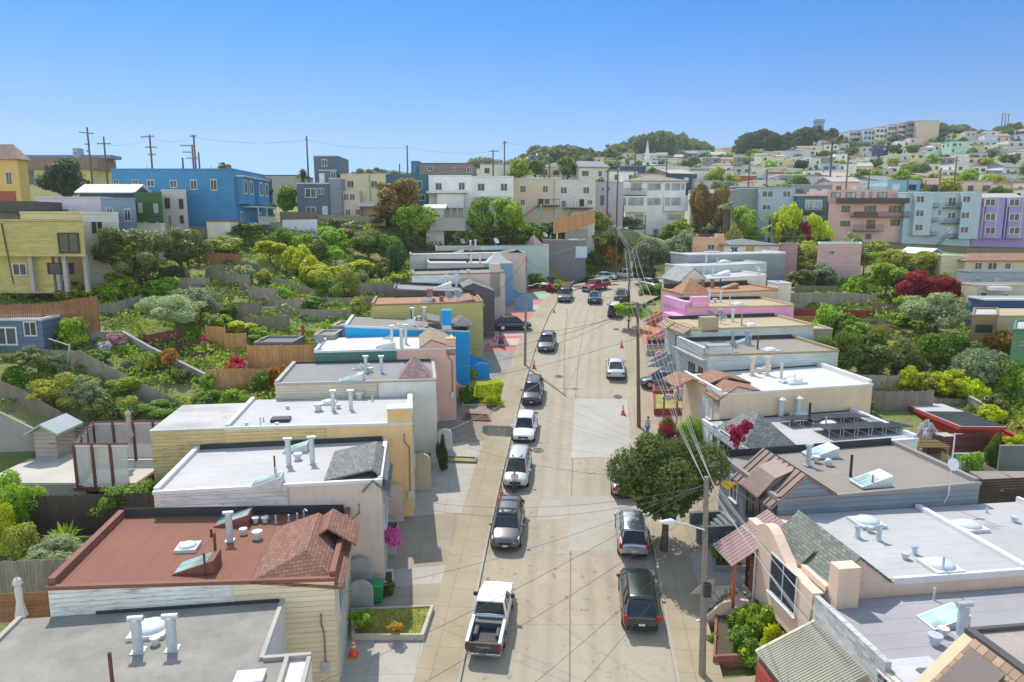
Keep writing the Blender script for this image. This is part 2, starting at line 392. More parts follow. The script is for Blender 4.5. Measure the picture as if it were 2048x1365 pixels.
def strip(name,A,B,za,zb,mat,seg=10,uvs=None):
    mb=MB();n=len(A);vv=[]
    for a,b in zip(A,B):
        for k in range(seg+1):
            t=k/seg;x=a[0]*(1-t)+b[0]*t;y=a[1]*(1-t)+b[1]*t
            vv.append((x,y,prof(y)+za*(1-t)+zb*t))
    mb.v=vv
    for i in range(n-1):
        for k in range(seg):
            q=i*(seg+1)+k;mb.f.append((q,q+1,q+seg+2,q+seg+1));mb.m.append(0)
    o=mb.build(name,mat,smooth=True)
    s=0;S=[0]
    for i in range(1,n):s+=math.hypot((A[i][0]+B[i][0]-A[i-1][0]-B[i-1][0])/2,(A[i][1]+B[i][1]-A[i-1][1]-B[i-1][1])/2);S.append(s)
    uv=o.data.uv_layers[0]
    for l in o.data.loops:
        i,k=divmod(l.vertex_index,seg+1);uv.data[l.index].uv=(k/seg,S[i])
    return o
def road_mat():
    t=NT('road');b=t.b;b.inputs['Roughness'].default_value=.85
    pos=t.n('ShaderNodeNewGeometry').outputs['Position'];uv=t.n('ShaderNodeTexCoord').outputs['UV']
    x=t.n('ShaderNodeSeparateXYZ');t.l(uv,x.inputs[0])
    big=t.noise(pos,.12,5,.7);mid=t.noise(pos,1.1,6,.75);fine=t.noise(pos,14,4,.8)
    c=t.mix(t.rng(big,.35,.65,0,1),(.40,.325,.225),(.335,.272,.19))
    c=t.mix(t.rng(mid,.45,.75,0,.45),c,(.22,.175,.12))
    c=t.mix(t.rng(fine,.35,.7,0,.35),c,(.45,.38,.28))
    strk=t.noise(t.scalev(uv,(14,.12,1)),1.0,3)
    c=t.mix(t.rng(strk,.5,.75,0,.3),c,(.25,.22,.18))
    # darker wheel tracks, oil drips and hairline cracks
    u_=x.outputs[0]
    for c0 in(.29,.40,.62,.73):tw=t.math('SUBTRACT',1,t.math('MULTIPLY',t.math('ABSOLUTE',t.math('SUBTRACT',u_,c0)),28));c=t.mix(t.math('MULTIPLY',t.math('MAXIMUM',tw,0),t.math('MULTIPLY',big,.6)),c,(.2,.165,.12))
    dr=t.noise(pos,1.9,2,.5);c=t.mix(t.rng(dr,.66,.72,0,.5),c,(.09,.08,.065))
    cn=t.n('ShaderNodeTexNoise');t.l(pos,cn.inputs['Vector']);cn.inputs['Scale'].default_value=.55;cn.inputs['Detail'].default_value=7
    ck=t.math('ABSOLUTE',t.math('SUBTRACT',cn.outputs[0],.5));c=t.mix(t.math('MULTIPLY',t.math('LESS_THAN',ck,.003),.4),c,(.12,.1,.08))
    # slab joints: one long joint near the middle and cross joints, each slab a little different
    wob=t.math('MULTIPLY',t.noise(pos,.8,2),.006)
    lj=t.math('LESS_THAN',t.math('ABSOLUTE',t.math('SUBTRACT',t.math('ADD',x.outputs[0],wob),.509)),.0035)
    fr=t.math('FRACT',t.math('DIVIDE',x.outputs[1],6.1));cj=t.math('LESS_THAN',fr,.006)
    sl_=t.math('ADD',t.math('FLOOR',t.math('DIVIDE',x.outputs[1],6.1)),t.math('MULTIPLY',t.math('GREATER_THAN',x.outputs[0],.506),57.3))
    wn=t.n('ShaderNodeTexWhiteNoise',noise_dimensions='1D');t.l(sl_,wn.inputs['W'])
    c=t.mix(t.math('MULTIPLY',wn.outputs[0],.28),c,(.33,.31,.27))
    c=t.mix(t.math('MULTIPLY',t.math('MAXIMUM',lj,t.math('MULTIPLY',cj,.6)),.7),c,(.1,.09,.06))
    t.l(c,b.inputs['Base Color']);t.bump(fine,.004,.7);return t.m
ROADM=road_mat()
struct(strip('road',Ltop,Rtop,0,0,ROADM,12))
def offs(A,d):
    out=[]
    for i in range(len(A)):
        p,q=A[max(i-1,0)],A[min(i+1,len(A)-1)];dx,dy=q[0]-p[0],q[1]-p[1];l=math.hypot(dx,dy)
        out.append((A[i][0]+dy/l*d,A[i][1]-dx/l*d))
    return out
SW=M('paving',(.36,.295,.2),.9,joint=1.5,scol=(.22,.18,.10));KERB=M('concrete',(.38,.34,.27),.9)
nl=len(Ltop);nr=len(Rtop)
def kerb(name,A,sgn,z=.14,w=.15):
    B=offs(A,sgn*w);mb=MB();n=len(A);v=[]
    for a,b in zip(A,B):
        v+=[(a[0],a[1],prof(a[1])-.05),(a[0],a[1],prof(a[1])+z),(b[0],b[1],prof(b[1])+z)]
    mb.v=v
    for i in range(n-1):
        for k in range(2):
            q=i*3+k;mb.f.append((q,q+1,q+4,q+3));mb.m.append(0)
    o=mb.build(name,KERB);struct(o);return B
LB=kerb('kerb',Ltop,-1);RB=kerb('kerb',Rtop,1)
L2_=offs(Ltop,-2.1);R2_=offs(Rtop,2.1)
o=strip('pavement',L2_,LB,.155,.14,SW,2);struct(o)
o2=strip('pavement',RB,R2_,.14,.155,SW,2);struct(o2)
for q in(o,o2):
    for d_ in q.data.uv_layers[0].data:d_.uv=(d_.uv[0]*2.0+.75,d_.uv[1])
# lighter newer slabs and patches laid in the road, 4 mm above it
def patch(px,mat,name='road_patch',dz=.004,n=5,label=None):
    c=[street_hit(*p)for p in px]
    mb=MB();vv=[]
    for j in range(n+1):
        for i in range(n+1):
            a,b=i/n,j/n
            p=c[0]*(1-a)*(1-b)+c[1]*a*(1-b)+c[2]*a*b+c[3]*(1-a)*b;vv.append((p.x,p.y,prof(p.y)+dz))
    mb.v=vv
    for j in range(n):
        for i in range(n):q=j*(n+1)+i;mb.f.append((q,q+1,q+n+2,q+n+1));mb.m.append(0)
    o=mb.build(name,mat);struct(o);return o
PALE=M('concrete',(.42,.385,.33),.85,amp=.08);PALE2=M('concrete',(.38,.34,.275),.85,amp=.1)
patch([(1142,917),(1264,914),(1254,800),(1149,799)],PALE,n=14)
patch([(1137,1105),(1308,1104),(1283,992),(1140,996)],PALE2,n=10)
patch([(1072,1045),(1136,1042),(1138,1000),(1080,1004)],PALE2,n=5)
# man hole covers
IRON=M('metal',(.12,.11,.1),.6)
def manhole(px,py,r,label):
    p=street_hit(px,py);mb=MB();n=20
    for rr,z,in((r,.008),):mb.poly([(rr*math.cos(6.283*k/n),rr*math.sin(6.283*k/n),z)for k in range(n)])
    for a in np.linspace(-.7,.7,6):mb.box(-r*.6,r*.6,a*r-.02,a*r+.02,.009,.016)
    mb.tube([(r*math.cos(6.283*k/n),r*math.sin(6.283*k/n),.01)for k in range(n+1)],.025,5,cap=False)
    o=mb.build('manhole_cover',IRON,loc=(p.x,p.y,p.z));o.rotation_euler.x=math.atan(prof(p.y+.5)-prof(p.y-.5));tag(o,label,'manhole cover')
manhole(1076,903,.42,'round iron manhole cover in the road beside the white hatchback')
manhole(1236,796,.4,'round iron manhole cover near the top edge of the pale road slab')
manhole(1118,755,.35,'small dark iron cover in the road across from the white sedan')
manhole(1232,660,.35,'round iron cover in the road behind the boxy black and white four by four')
# ------------------------------------------------------------------ terraced houses along the street
TH=R(7.6)
HX=Vector((math.cos(TH),math.sin(TH),0));HY=Vector((-math.sin(TH),math.cos(TH),0))
WHITE=M('plain',(.6,.6,.59),.6);TAR=M('tar',(.035,.035,.035),.7,s2=4);GALV=M('metal',(.55,.6,.64),.45,met=.35)
GLASS=M('glass',(.03,.04,.05));GLASSB=M('glass',(.04,.055,.065),r=.2);DARK=M('plain',(.03,.03,.03),.6);SKYG=M('glass',(.30,.42,.40),r=.15)
FROST=M('plain',(.6,.62,.64),.25,amp=.04);RUST=M('plain',(.13,.06,.035),.8);CREAM=M('stucco',(.62,.55,.42),.85)
DISHG=M('plain',(.28,.28,.28),.5);CURT=M('curtain',(.7,.68,.62),.9)
def slab(mb,pts,th=.1,mi=0):
    n=len(pts);a=[tuple(p)for p in pts];b=[(p[0],p[1],p[2]-th)for p in pts]
    mb.poly(a,mi);mb.poly(b[::-1],mi)
    for i in range(n):
        j=(i+1)%n;mb.poly([a[i],b[i],b[j],a[j]],mi)
class House:pass
def house(side,fx,Y,back,fty,W,wall,roofm,label,group=None,base=-.4,split=None,cap=None,lip=.16,flash=0,deep=1.2,name='terraced_house',curb=.1,rim=True):
    h=House();s=-1 if side=='L' else 1;h.s=s
    p=at(fx,fty,Y);X=p.x
    r=(back[0]-1024)/FP/ray(*back)[1]
    # near wall line: (X,Y) + s*t*HX ; solve x = r*y
    t=(r*Y-X)/(s*HX.x-r*s*HX.y)
    D=t;bk=at(back[0],back[1],Y+s*t*HX.y)
    h.X,h.Y,h.D,h.W=X,Y,D,W
    z0=prof(Y)+.1;h.z0=z0
    h.zf=p.z-z0;h.zb=bk.z-z0
    if abs(h.zf-h.zb)>.9:h.zf=h.zb+.35
    h.T=thing(name,label,'house',(X,Y,z0),TH,group)
    z=lambda x:h.zf+(h.zb-h.zf)*abs(x)/D
    h.z=z;y1=W-.03;e=s*D
    def wallseg(nm,xa,xb,mat):
        mb=MB();xs=sorted((xa,xb))
        b=base if 'split' not in nm else base
        mb.hexa([(xs[0],0,b-deep),(xs[1],0,b-deep),(xs[1],y1,b-deep),(xs[0],y1,b-deep)],
                [(xs[0],0,z(xs[0])-.05),(xs[1],0,z(xs[1])-.05),(xs[1],y1,z(xs[1])-.05),(xs[0],y1,z(xs[0])-.05)])
        return mb.build(nm,mat,h.T)
    if split:
        xm=s*D*split[0];wallseg('wall',0,xm,wall);wallseg('rear_wall',xm,e,split[1])
        if len(split)>2:
            mb=MB();mb.box(xm-.06,xm+.06,-.02,0,base,z(xm)-.1);mb.build('corner_trim',split[2],h.T)
    else:wallseg('wall',0,e,wall)
    xs=sorted((s*.16,e-s*.16))
    mb=MB();mb.poly([(xs[0],.16,z(xs[0])),(xs[1],.16,z(xs[1])),(xs[1],y1-.02,z(xs[1])),(xs[0],y1-.02,z(xs[0]))])
    h.roof=mb.build('roof',roofm,h.T)
    if rim:
        mb=MB()
        def bar(xa,xb,ya,yb,up):
            xa,xb=sorted((xa,xb))
            mb.hexa([(xa,ya,z(xa)-.06),(xb,ya,z(xb)-.06),(xb,yb,z(xb)-.06),(xa,yb,z(xa)-.06)],[(xa,ya,z(xa)+up),(xb,ya,z(xb)+up),(xb,yb,z(xb)+up),(xa,yb,z(xa)+up)])
        bar(-s*.04,e+s*.05,-.05,.17,curb);bar(e-s*.22,e+s*.05,.171,y1,lip+.06);bar(-s*.04,s*.2,.171,y1,lip)
        mb.build('parapet',cap or roofm,h.T)
    if flash:
        mb=MB();xs=sorted((s*.3,e-s*.25));zz=[z(x)for x in xs]
        mb.hexa([(xs[0],y1-.09,zz[0]),(xs[1],y1-.09,zz[1]),(xs[1],y1-.005,zz[1]),(xs[0],y1-.005,zz[0])],
                [(xs[0],y1-.04,zz[0]+flash),(xs[1],y1-.04,zz[1]+flash),(xs[1],y1-.005,zz[1]+flash),(xs[0],y1-.005,zz[0]+flash)])
        mb.build('flashing',TAR,h.T)
    return h
def rp(h,px,py):
    d=ray(px,py);Z=h.zf
    for _ in range(5):
        k=(h.z0+Z-CZ)/d[2];wx,wy=d[0]*k-h.X,d[1]*k-h.Y
        x=wx*HX.x+wy*HX.y;y=wx*HY.x+wy*HY.y;Z=h.z(x)
    e=sorted((h.s*.3,h.s*(h.D-.3)))
    x=min(max(x,e[0]),e[1]);y=min(max(y,.3),h.W-.3)
    return x,y,h.z(x),k*d[1]
def item(h,kind,px,py,top=None,size=1.,mat=None):
    x,y,z,Yw=rp(h,px,py);H=(py-top)*mpp(py,Yw)/CP*1.04 if top else size
    mb=MB();z-=.02
    if kind=='duct':
        w=.135*size;m=mat or GALV
        mb.tube([(x,y,z),(x,y,z+H-.1)],w,10);mb.tube([(x-w*1.55,y,z+H-.08),(x+w*1.55,y,z+H-.08)],w*.6,8)
        mb.box(x-w*1.3,x+w*1.3,y-w*1.3,y+w*1.3,z,z+.06)
        o=mb.build('vent_duct',m,h.T,smooth=False)
    elif kind=='pipe':mb.tube([(x,y,z),(x,y,z+H)],.05*size,7);mb.cyl((x,y),.09,z,z+.06,8);mb.build('vent_pipe',mat or GALV,h.T)
    elif kind=='hook':mb.tube([(x,y,z),(x,y,z+H),(x+.08,y-.08,z+H+.07),(x+.2,y-.16,z+H)],.05,7);mb.build('vent_pipe',mat or GALV,h.T)
    elif kind=='cap':
        r_=.13*size;mb.cyl((x,y),r_,z,z+.22*size,10);mb.cyl((x,y),r_*1.5,z+.225*size,z+.32*size,12);mb.build('vent_cap',mat or WHITE,h.T)
    elif kind=='cone':
        r_=.17*size;mb.cyl((x,y),r_,z,z+H-.2,12);mb.cyl((x,y),r_*1.9,z+H-.2,z+H,14,r2=.03);mb.build('vent_duct',mat or WHITE,h.T)
    elif kind=='turbine':
        mb.cyl((x,y),.2,z,z+.2,12);mb.dome((x,y,z+.22),.24,.24,.22,12,4);mb.cyl((x,y),.26,z+.2,z+.25,12);mb.build('turbine_vent',mat or GALV,h.T)
    elif kind=='dome':
        a=.55*size;mb.box(x-a,x+a,y-a,y+a,z,z+.18);o=mb.build('skylight',mat or WHITE,h.T)
        mb=MB();mb.dome((x,y,z+.18),a*.9,a*.9,.2*size,16,5);mb.build('bubble',FROST,o,smooth=True)
    elif kind=='hatch':
        a=.5*size;mb.box(x-a,x+a,y-a*.7,y+a*.7,z,z+.22);o=mb.build('roof_hatch',mat or DARK,h.T)
    elif kind=='glass':
        a,b=.75*size,.5*size;s=-1
        mb.hexa([(x-a,y-b,z),(x+a,y-b,z),(x+a,y+b,z),(x-a,y+b,z)],[(x-a,y-b,z+.1),(x+a,y-b,z+.55*size),(x+a,y+b,z+.55*size),(x-a,y+b,z+.1)])
        o=mb.build('skylight',mat or GALV,h.T);mb=MB();q=.07
        dz=.45*size/(2*a);zz=lambda xx:z+.1+(xx-(x-a))*dz+.012
        for y0_,y1_ in((y-b+q,y-.03),(y+.03,y+b-q)):
            slab(mb,[(x-a+q,y0_,zz(x-a+q)),(x+a-q,y0_,zz(x+a-q)),(x+a-q,y1_,zz(x+a-q)),(x-a+q,y1_,zz(x-a+q))],.01)
        mb.build('glass_pane',SKYG,o)
    elif kind=='dish':
        r_=.38*size;hz=H if top else .7
        mb.tube([(x,y,z),(x,y,z+hz)],.03,6);mb.box(x-.25,x+.25,y-.25,y+.25,z,z+.03)
        o=mb.build('satellite_dish',mat or DISHG,h.T)
        mb=MB();n=16;N=Vector((.45,-.62,.62)).normalized();e1=N.cross(Vector((0,0,1))).normalized();e2=N.cross(e1);c=Vector((x,y,z+hz+.1))
        rings=[]
        for j in range(4):
            rr=r_*j/3;
            rings.append([c+N*(rr*rr*.5)+(e1*math.cos(6.283*k/n)+e2*math.sin(6.283*k/n))*rr for k in range(n)])
        for j in range(3):
            for k in range(n):
                k2=(k+1)%n
                if j==0:mb.poly([rings[0][0],rings[1][k],rings[1][k2]])
                else:mb.poly([rings[j][k],rings[j+1][k],rings[j+1][k2],rings[j][k2]])
        mb.tube([c-N*.02,c+N*.5-Vector((0,0,.1))],.015,5);mb.build('reflector',mat or DISHG,o,smooth=True)
    elif kind=='block':
        w,d_=.35*size,.35*size;mb.box(x-w,x+w,y-d_,y+d_,z,z+H);mb.box(x-w-.05,x+w+.05,y-d_-.05,y+d_+.05,z+H-.12,z+H+.003);mb.build('chimney',mat,h.T)
def items(h,lst):
    for q in lst:item(h,*q[:3],**(q[3]if len(q)>3 else{}))
def gable(h,back,xr,over,y0,y1,zr,ze0,ze1,mat,wall=None,hip0=0,hip1=0,name='shingle_roof'):
    s=-h.s;mb=MB();fx_=s*over # street side offset
    A=lambda x,y,z:(x,y,z)
    slab(mb,[A(fx_,y0,ze1),A(fx_,y1,ze1),A(xr,y1-hip1,zr),A(xr,y0+hip0,zr)])
    slab(mb,[A(back,y1,ze0),A(back,y0,ze0),A(xr,y0+hip0,zr),A(xr,y1-hip1,zr)])
    if hip0:slab(mb,[A(back,y0,ze0),A(fx_,y0,ze1),A(xr,y0+hip0,zr)])
    if hip1:slab(mb,[A(fx_,y1,ze1),A(back,y1,ze0),A(xr,y1-hip1,zr)])
    o=mb.build(name,mat,h.T,recalc=True)
    if wall:
        mb=MB()
        yy0,yy1=y0+.08+hip0,y1-.08-hip1
        zb=min(ze0,ze1,h.z(back))-1.0
        k=(zr-ze1)/(xr-fx_);x_in=0.0;z_in=ze1+k*(x_in-fx_)-.12
        mb.prism([(back,h.z(back)-.2),(back,ze0-.12),(xr,zr-.12),(x_in,z_in),(x_in,h.z(0)-1.0)],'y',yy0,yy1)
        mb.build('gable_wall',wall,h.T,recalc=True)
    return o
def pyramid(h,x0,x1,y0,y1,z0,ht,mat,name='hip_roof',ridge=0):
    mb=MB();cx,cy=(x0+x1)/2,(y0+y1)/2
    b=[(x0,y0,z0),(x1,y0,z0),(x1,y1,z0),(x0,y1,z0)]
    p,q=(cx,cy-ridge,z0+ht),(cx,cy+ridge,z0+ht)
    if ridge:fs=[[b[0],b[1],p],[b[1],b[2],q,p],[b[2],b[3],q],[b[3],b[0],p,q]]
    else:fs=[[b[i],b[(i+1)%4],p]for i in range(4)]
    for f in fs:slab(mb,f,.08)
    return mb.build(name,mat,h.T,recalc=True)
def pbox(h,x0,x1,y0,y1,z0,z1,mat,name='parapet_block',cap=None):
    mb=MB();mb.box(x0,x1,y0,y1,z0,z1)
    if cap:mb.box(min(x0,x1)-.06,max(x0,x1)+.06,y0-.06,y1+.06,z1+.001,z1+.09,1)
    return mb.build(name,[mat,cap]if cap else mat,h.T)
# openings on the street front: the plane x = 0, outward direction -s
def fwin(h,y0,y1,z0,z1,frame=None,pane=None,bars=1,name='window',sill=True,x=0):
    o_=-h.s;mb=MB();f=.07;t=.06
    a,b=x,x+o_*t
    mb.box(a,b,y0,y1,z0,z0+f);mb.box(a,b,y0,y1,z1-f,z1);mb.box(a,b,y0,y0+f,z0+f,z1-f);mb.box(a,b,y1-f,y1,z0+f,z1-f)
    for i in range(bars):
        yy=y0+(y1-y0)*(i+1)/(bars+1);mb.box(a,x+o_*t*.8,yy-.025,yy+.025,z0+f,z1-f)
    if sill:mb.box(a,x+o_*.14,y0-.06,y1+.06,z0-.06,z0-.001)
    w=mb.build(name,frame or WHITE,h.T)
    mb=MB();mb.box(a-o_*.02,x+o_*.02,y0+f*.5,y1-f*.5,z0+f*.5,z1-f*.5);mb.build('pane',pane or GLASS,w);return w
def fdoor(h,y0,y1,z0,z1,mat,name='garage_door',panels=4,x=0):
    o_=-h.s;mb=MB();mb.box(x,x+o_*.04,y0,y1,z0,z1)
    for i in range(panels):
        a=z0+(z1-z0)*(i+.12)/panels;b=z0+(z1-z0)*(i+.88)/panels
        for j in range(3 if y1-y0>1.5 else 1):
            n=3 if y1-y0>1.5 else 1
            c=y0+(y1-y0)*(j+.1)/n;d=y0+(y1-y0)*(j+.9)/n;mb.box(x+o_*.04,x+o_*.065,c,d,a,b)
    w=mb.build(name,mat,h.T);mb=MB();mb.tube([(x+o_*.1,y1-.15,z0+(z1-z0)*.45),(x+o_*.1,y1-.15,z0+(z1-z0)*.5)],.025,6)
    mb.build('handle',GALV,w);return w
def stairs(h,y0,y1,n,wallmat,stepmat,top,out0=0,turn=1,arc=True):
    """straight flight up to the entry, rising towards the house, between two cheek walls with rounded steps"""
    o_=-h.s;st=MB();rise=top/n;tread=.29;L=n*tread
    for i in range(n):st.box(o_*(out0),o_*(out0+L-i*tread),y0+.15,y1-.15,i*rise-.3 if i==0 else i*rise,(i+1)*rise)
    st.build('stairs',stepmat,h.T)
    mb=MB()
    for yy in(y0,y1-.14):
        pts=[(o_*(out0+L+.15),-.3),(o_*(out0+L+.15),.7)]
        ns=3
        for k in range(ns):
            x1_,zb_=out0+L+.15-(L+.15)*k/ns,.7+top*.85*k/ns;xw=(L+.15)/ns;zt=.7+top*.85*(k+1)/ns if arc else zb_
            for q in range(0,6):
                t=q/5*math.pi/2;pts.append((o_*(x1_-xw*.75*math.sin(t)),zb_+(zt-zb_)*.75*(1-math.cos(t))if False else zb_+(zt-zb_)*math.sin(t)*.9))
            pts.append((o_*(x1_-xw),zt*.98 if arc else zb_))
        pts+=[(o_*out0,-.3)]
        mb=MB();mb.prism(pts,'y',yy,yy+.14);mb.build('stair_wall',wallmat,h.T,recalc=True)
def pavx(side,Y):
    A=L2_ if side=='L' else R2_
    ys_=[p[1]for p in A[:90]];xs_=[p[0]for p in A[:90]]
    return float(np.interp(Y,ys_,xs_))
def forecourt(h,bands):
    """paved strip from the pavement to the house front; bands = [(from, to, material)] along the front"""
    for b0,b1,mat in bands:
        n,m=4,5;mb=MB();vv=[]
        for j in range(m+1):
            y=b0+(b1-b0)*j/m;P0=Vector((h.X,h.Y,0))+HY*y
            t=0;
            for _ in range(4):t=(pavx('L' if h.s<0 else 'R',P0.y+t*HX.y)-P0.x)/HX.x
            for i in range(n+1):
                p=P0+HX*(t*i/n);vv.append((p.x,p.y,prof(p.y)+.151))
        mb.v=vv
        for j in range(m):
            for i in range(n):q=j*(n+1)+i;mb.f.append((q,q+1,q+n+2,q+n+1)if h.s<0 else(q,q+n+1,q+n+2,q+1));mb.m.append(0)
        o=mb.build('forecourt',mat);struct(o)
FC=M('paving',(.33,.275,.2),.9,joint=1.8,scol=(.18,.15,.105));FCP=M('paving',(.41,.375,.32),.9,joint=2.2,scol=(.27,.23,.17));FCRED=M('concrete',(.45,.15,.12),.85,scol=(.4,.2,.16));FCG=M('concrete',(.22,.4,.27),.85,scol=(.3,.38,.28));FCPK=M('concrete',(.52,.36,.36),.85)
FCO=M('concrete',(.5,.17,.06),.85,scol=(.42,.16,.08));FCBR=M('brick',(.30,.24,.19),.9,w=.25,h=.14);FCGR=M('gravel',(.3,.28,.25),.9)
# ---- materials of the roofs
RWHITE=M('roofing',(.44,.43,.425),.7,seam=.95,stain=.45,scol=(.3,.28,.25),sa=.35);RWHITE2=M('roofing',(.56,.55,.54),.6,seam=1.2,stain=.2,scol=(.44,.42,.4),sa=.12)
RGREY=M('gravel',(.3,.275,.24),.95);RRED=M('roofing',(.23,.095,.06),.9,seam=.92,stain=.2,sa=.55);RDG=M('roofing',(.25,.245,.235),.95,seam=1,stain=.3)
RTAUP=M('roofing',(.27,.235,.195),.95,seam=1,stain=.3);RLAV=M('roofing',(.34,.325,.34),.85,seam=.95,sa=.5);RTAN=M('roofing',(.42,.33,.20),.9,seam=1,stain=.2);RORG=M('roofing',(.36,.18,.095),.9,seam=1,stain=.3)
RGWH=M('roofing',(.46,.45,.43),.8,seam=1,stain=.7,scol=(.24,.23,.2))
SHG=M('shingle',(.2,.195,.18));SHR=M('shingle',(.28,.13,.085));SHRO=M('shingle',(.34,.17,.1));SHGR=M('shingle',(.19,.205,.165));SHP=M('shingle',(.4,.25,.24));SHT=M('shingle',(.36,.27,.17))
def wallpipe(h,x,z0,z1,mat=None,jog=.3):
    mb=MB();mb.tube([(x,-.06,z1),(x,-.06,z1-.5),(x+jog,-.06,z1-.9),(x+jog,-.06,z0)],.035,6);mb.build('conduit',mat or M('plain',(.2,.17,.14)),h.T)
    mb=MB();mb.box(x+jog-.15,x+jog+.15,-.16,-.001,z0-.2,z0+.3);mb.build('meter_box',GALV,h.T)
# ================= left row, from the camera up the street (front corner column, depth)
LF=[(590,20.4),(668,27.8),(763,35.1),(824,42.3),(872,49.6),(911,57.3),(940,64.8),(966,72.2),(989,79.8),(1010,87.5),(1025.5,95),(1052,102.5),(1098,110),(1172,118)]
def uof(fx,Y):X=(fx-1024)/FP*Y/.97;return X*HY.x+Y*HY.y
LU=[uof(*q)for q in LF];LW=[b-a for a,b in zip(LU,LU[1:])]+[7.5]
LG='terraced houses on the left of the street'
def left(i,back,fty,wall,roofm,label,**kw):
    fx,Y=LF[i];return house('L',fx,Y,back,fty,LW[i],wall,roofm,label,LG,**kw)
WM=lambda c:tuple(min(.86,x*k_)for x,k_ in zip(c,(1.27,1.2,1.1)))
St=lambda c,**k:M('stucco',WM(c),.9,**k)
Sd=lambda c,**k:M('siding',WM(c),.85,**k)
OFFW=St((.62,.6,.56))
# L1
h=left(0,(-250,1440),1400,OFFW,RGREY,'house with a grey gravel roof and two tall ducts in the bottom left corner',cap=M('concrete',(.38,.36,.32)),flash=.25)
h.zf=h.zb=at(300,1206,26.5).z-h.z0-.5
L1=h
items(h,[('duct',277,1303,dict(top=1230,size=1.35)),('duct',345,1299,dict(top=1226,size=1.35)),('dome',303,1262,dict(size=1.25)),('cap',311,1289),('pipe',225,1368,dict(top=1302,mat=RUST,size=1.3)),('hatch',500,1362,dict(mat=FROST))])
for o_ in list(h.T.children):
    if o_.name.split('.')[0]in('wall','roof','parapet','flashing'):bpy.data.objects.remove(o_)
zz=h.zf;y1=h.W-.03;CC=M('concrete',(.42,.39,.34));D_=h.D
mb=MB();mb.prism([(-D_,0),(0,0),(0,3.3),(-1.7,3.3),(-1.7,y1),(-D_,y1)],'z',-1.6,zz-.04);mb.build('wall',OFFW,h.T,recalc=True)
mb=MB();mb.prism([(-D_+.1,.1),(-.9,.1),(-.9,3.15),(-1.85,3.15),(-1.85,y1-.02),(-D_+.1,y1-.02)],'z',zz-.039,zz);mb.build('roof',RGREY,h.T,recalc=True)
mb=MB();mb.box(-1.85,-1.68,3.3,y1,zz-.039,zz+.1);mb.box(-1.68,.02,3.15,3.32,zz-.039,zz+.16);mb.box(-.9,-.75,-.02,3.149,zz-.038,zz+.2);mb.box(-.12,.04,-.02,3.149,zz-.038,zz+.12);mb.build('parapet',CC,h.T);mb=MB();mb.box(-D_,-D_+.2,.2,y1,zz-.038,zz+.12);mb.build('rear_parapet',CC,h.T)
mb=MB();mb.box(-D_+3,-1.9,y1-.08,y1,zz,zz+.12);mb.build('flashing',TAR,h.T)
mb=MB();mb.box(-1.69,-1.67,3.4,y1-.1,zz-2.2,zz+.03);mb.build('white_board',WHITE,h.T)
forecourt(h,[(0,h.W-.0,FCP)])
# L2 red roof
h=left(1,(95,1178),1160,Sd((.64,.56,.42),pitch=.24),RRED,'house with a flat red-brown roof, white skylights and a shingled front gable',split=(.37,Sd((.62,.66,.66),pitch=.2,wear=.75,wcol=(.2,.21,.17)),WHITE),lip=.3,flash=.45,cap=M('plain',(.22,.09,.06),.8))
L2h=h
gable(h,-3.4,-1.3,.35,-.05,5.3,h.zf+.85,h.z(-3.4)+.05,h.zf-.35,SHR,Sd((.64,.56,.42),pitch=.24),hip0=1.3,hip1=.0)
gable(h,-1.6,-.6,.65,3.1,5.4,h.zf+1.0,h.zf+.3,h.zf+.1,SHR)
items(h,[('duct',460,1082,dict(top=1022,size=1.15)),('glass',468,1046,dict(size=1.1,mat=M('plain',(.25,.08,.06)))),('dome',376,1098,dict(size=.85)),('glass',395,1138,dict(size=1.15,mat=M('plain',(.2,.07,.05)))),
          ('pipe',432,1118,dict(top=1065,mat=RUST,size=1.3)),('pipe',423,1072,dict(top=1058,mat=DARK)),('cap',515,1078,dict(size=1.3)),('cap',511,1046),('cap',530,1045),('cap',487,1069),
          ('pipe',552,1046,dict(top=1030)),('pipe',578,1043,dict(top=1029)),('pipe',595,1041,dict(top=1026)),('hook',608,1038,dict(top=1020)),('pipe',411,1150,dict(top=1105,mat=RUST))])
fwin(h,1.0,3.6,3.0,4.5,bars=2);fdoor(h,.8,3.6,.1,2.3,M('plain',(.5,.48,.42)))
forecourt(h,[(0,4.3,FCP),(4.3,h.W,FC)])
# L3
PK=St((.50,.435,.40))
h=left(2,(307,987),962,PK,RWHITE,'house with a white roof and a square patch of grey shingles at its front',split=(.42,Sd((.55,.53,.56),pitch=.24,wear=.55,wcol=(.2,.18,.17)),M('plain',(.45,.4,.4))),cap=M('plain',(.66,.66,.66)),flash=.3)
gable(h,-3.0,-.5,.3,.35,5.2,h.zf+.55,h.z(-3)+.06,h.zf-.15,SHG)
gable(h,-1.0,-.45,.42,-.12,4.6,h.zf+.1,h.zf-.5,h.zf-.75,SHG)
items(h,[('duct',578,932,dict(top=876,size=1.1)),('duct',625,927,dict(top=873,size=1.1)),('glass',592,902,dict(size=.95)),('cap',596,920,dict(size=1.3,mat=GALV)),('glass',534,971,dict(size=1.05)),('pipe',553,970,dict(top=936)),('pipe',551,955,dict(top=912,mat=RUST))])
fwin(h,1.0,3.6,3.0,4.4,bars=2);fdoor(h,.8,3.6,.1,2.3,M('plain',(.45,.4,.36)))
forecourt(h,[(0,1.6,FCP),(1.6,h.W,FC)])
wallpipe(h,-1.2,2.6,h.zf-1.2,jog=-.5)
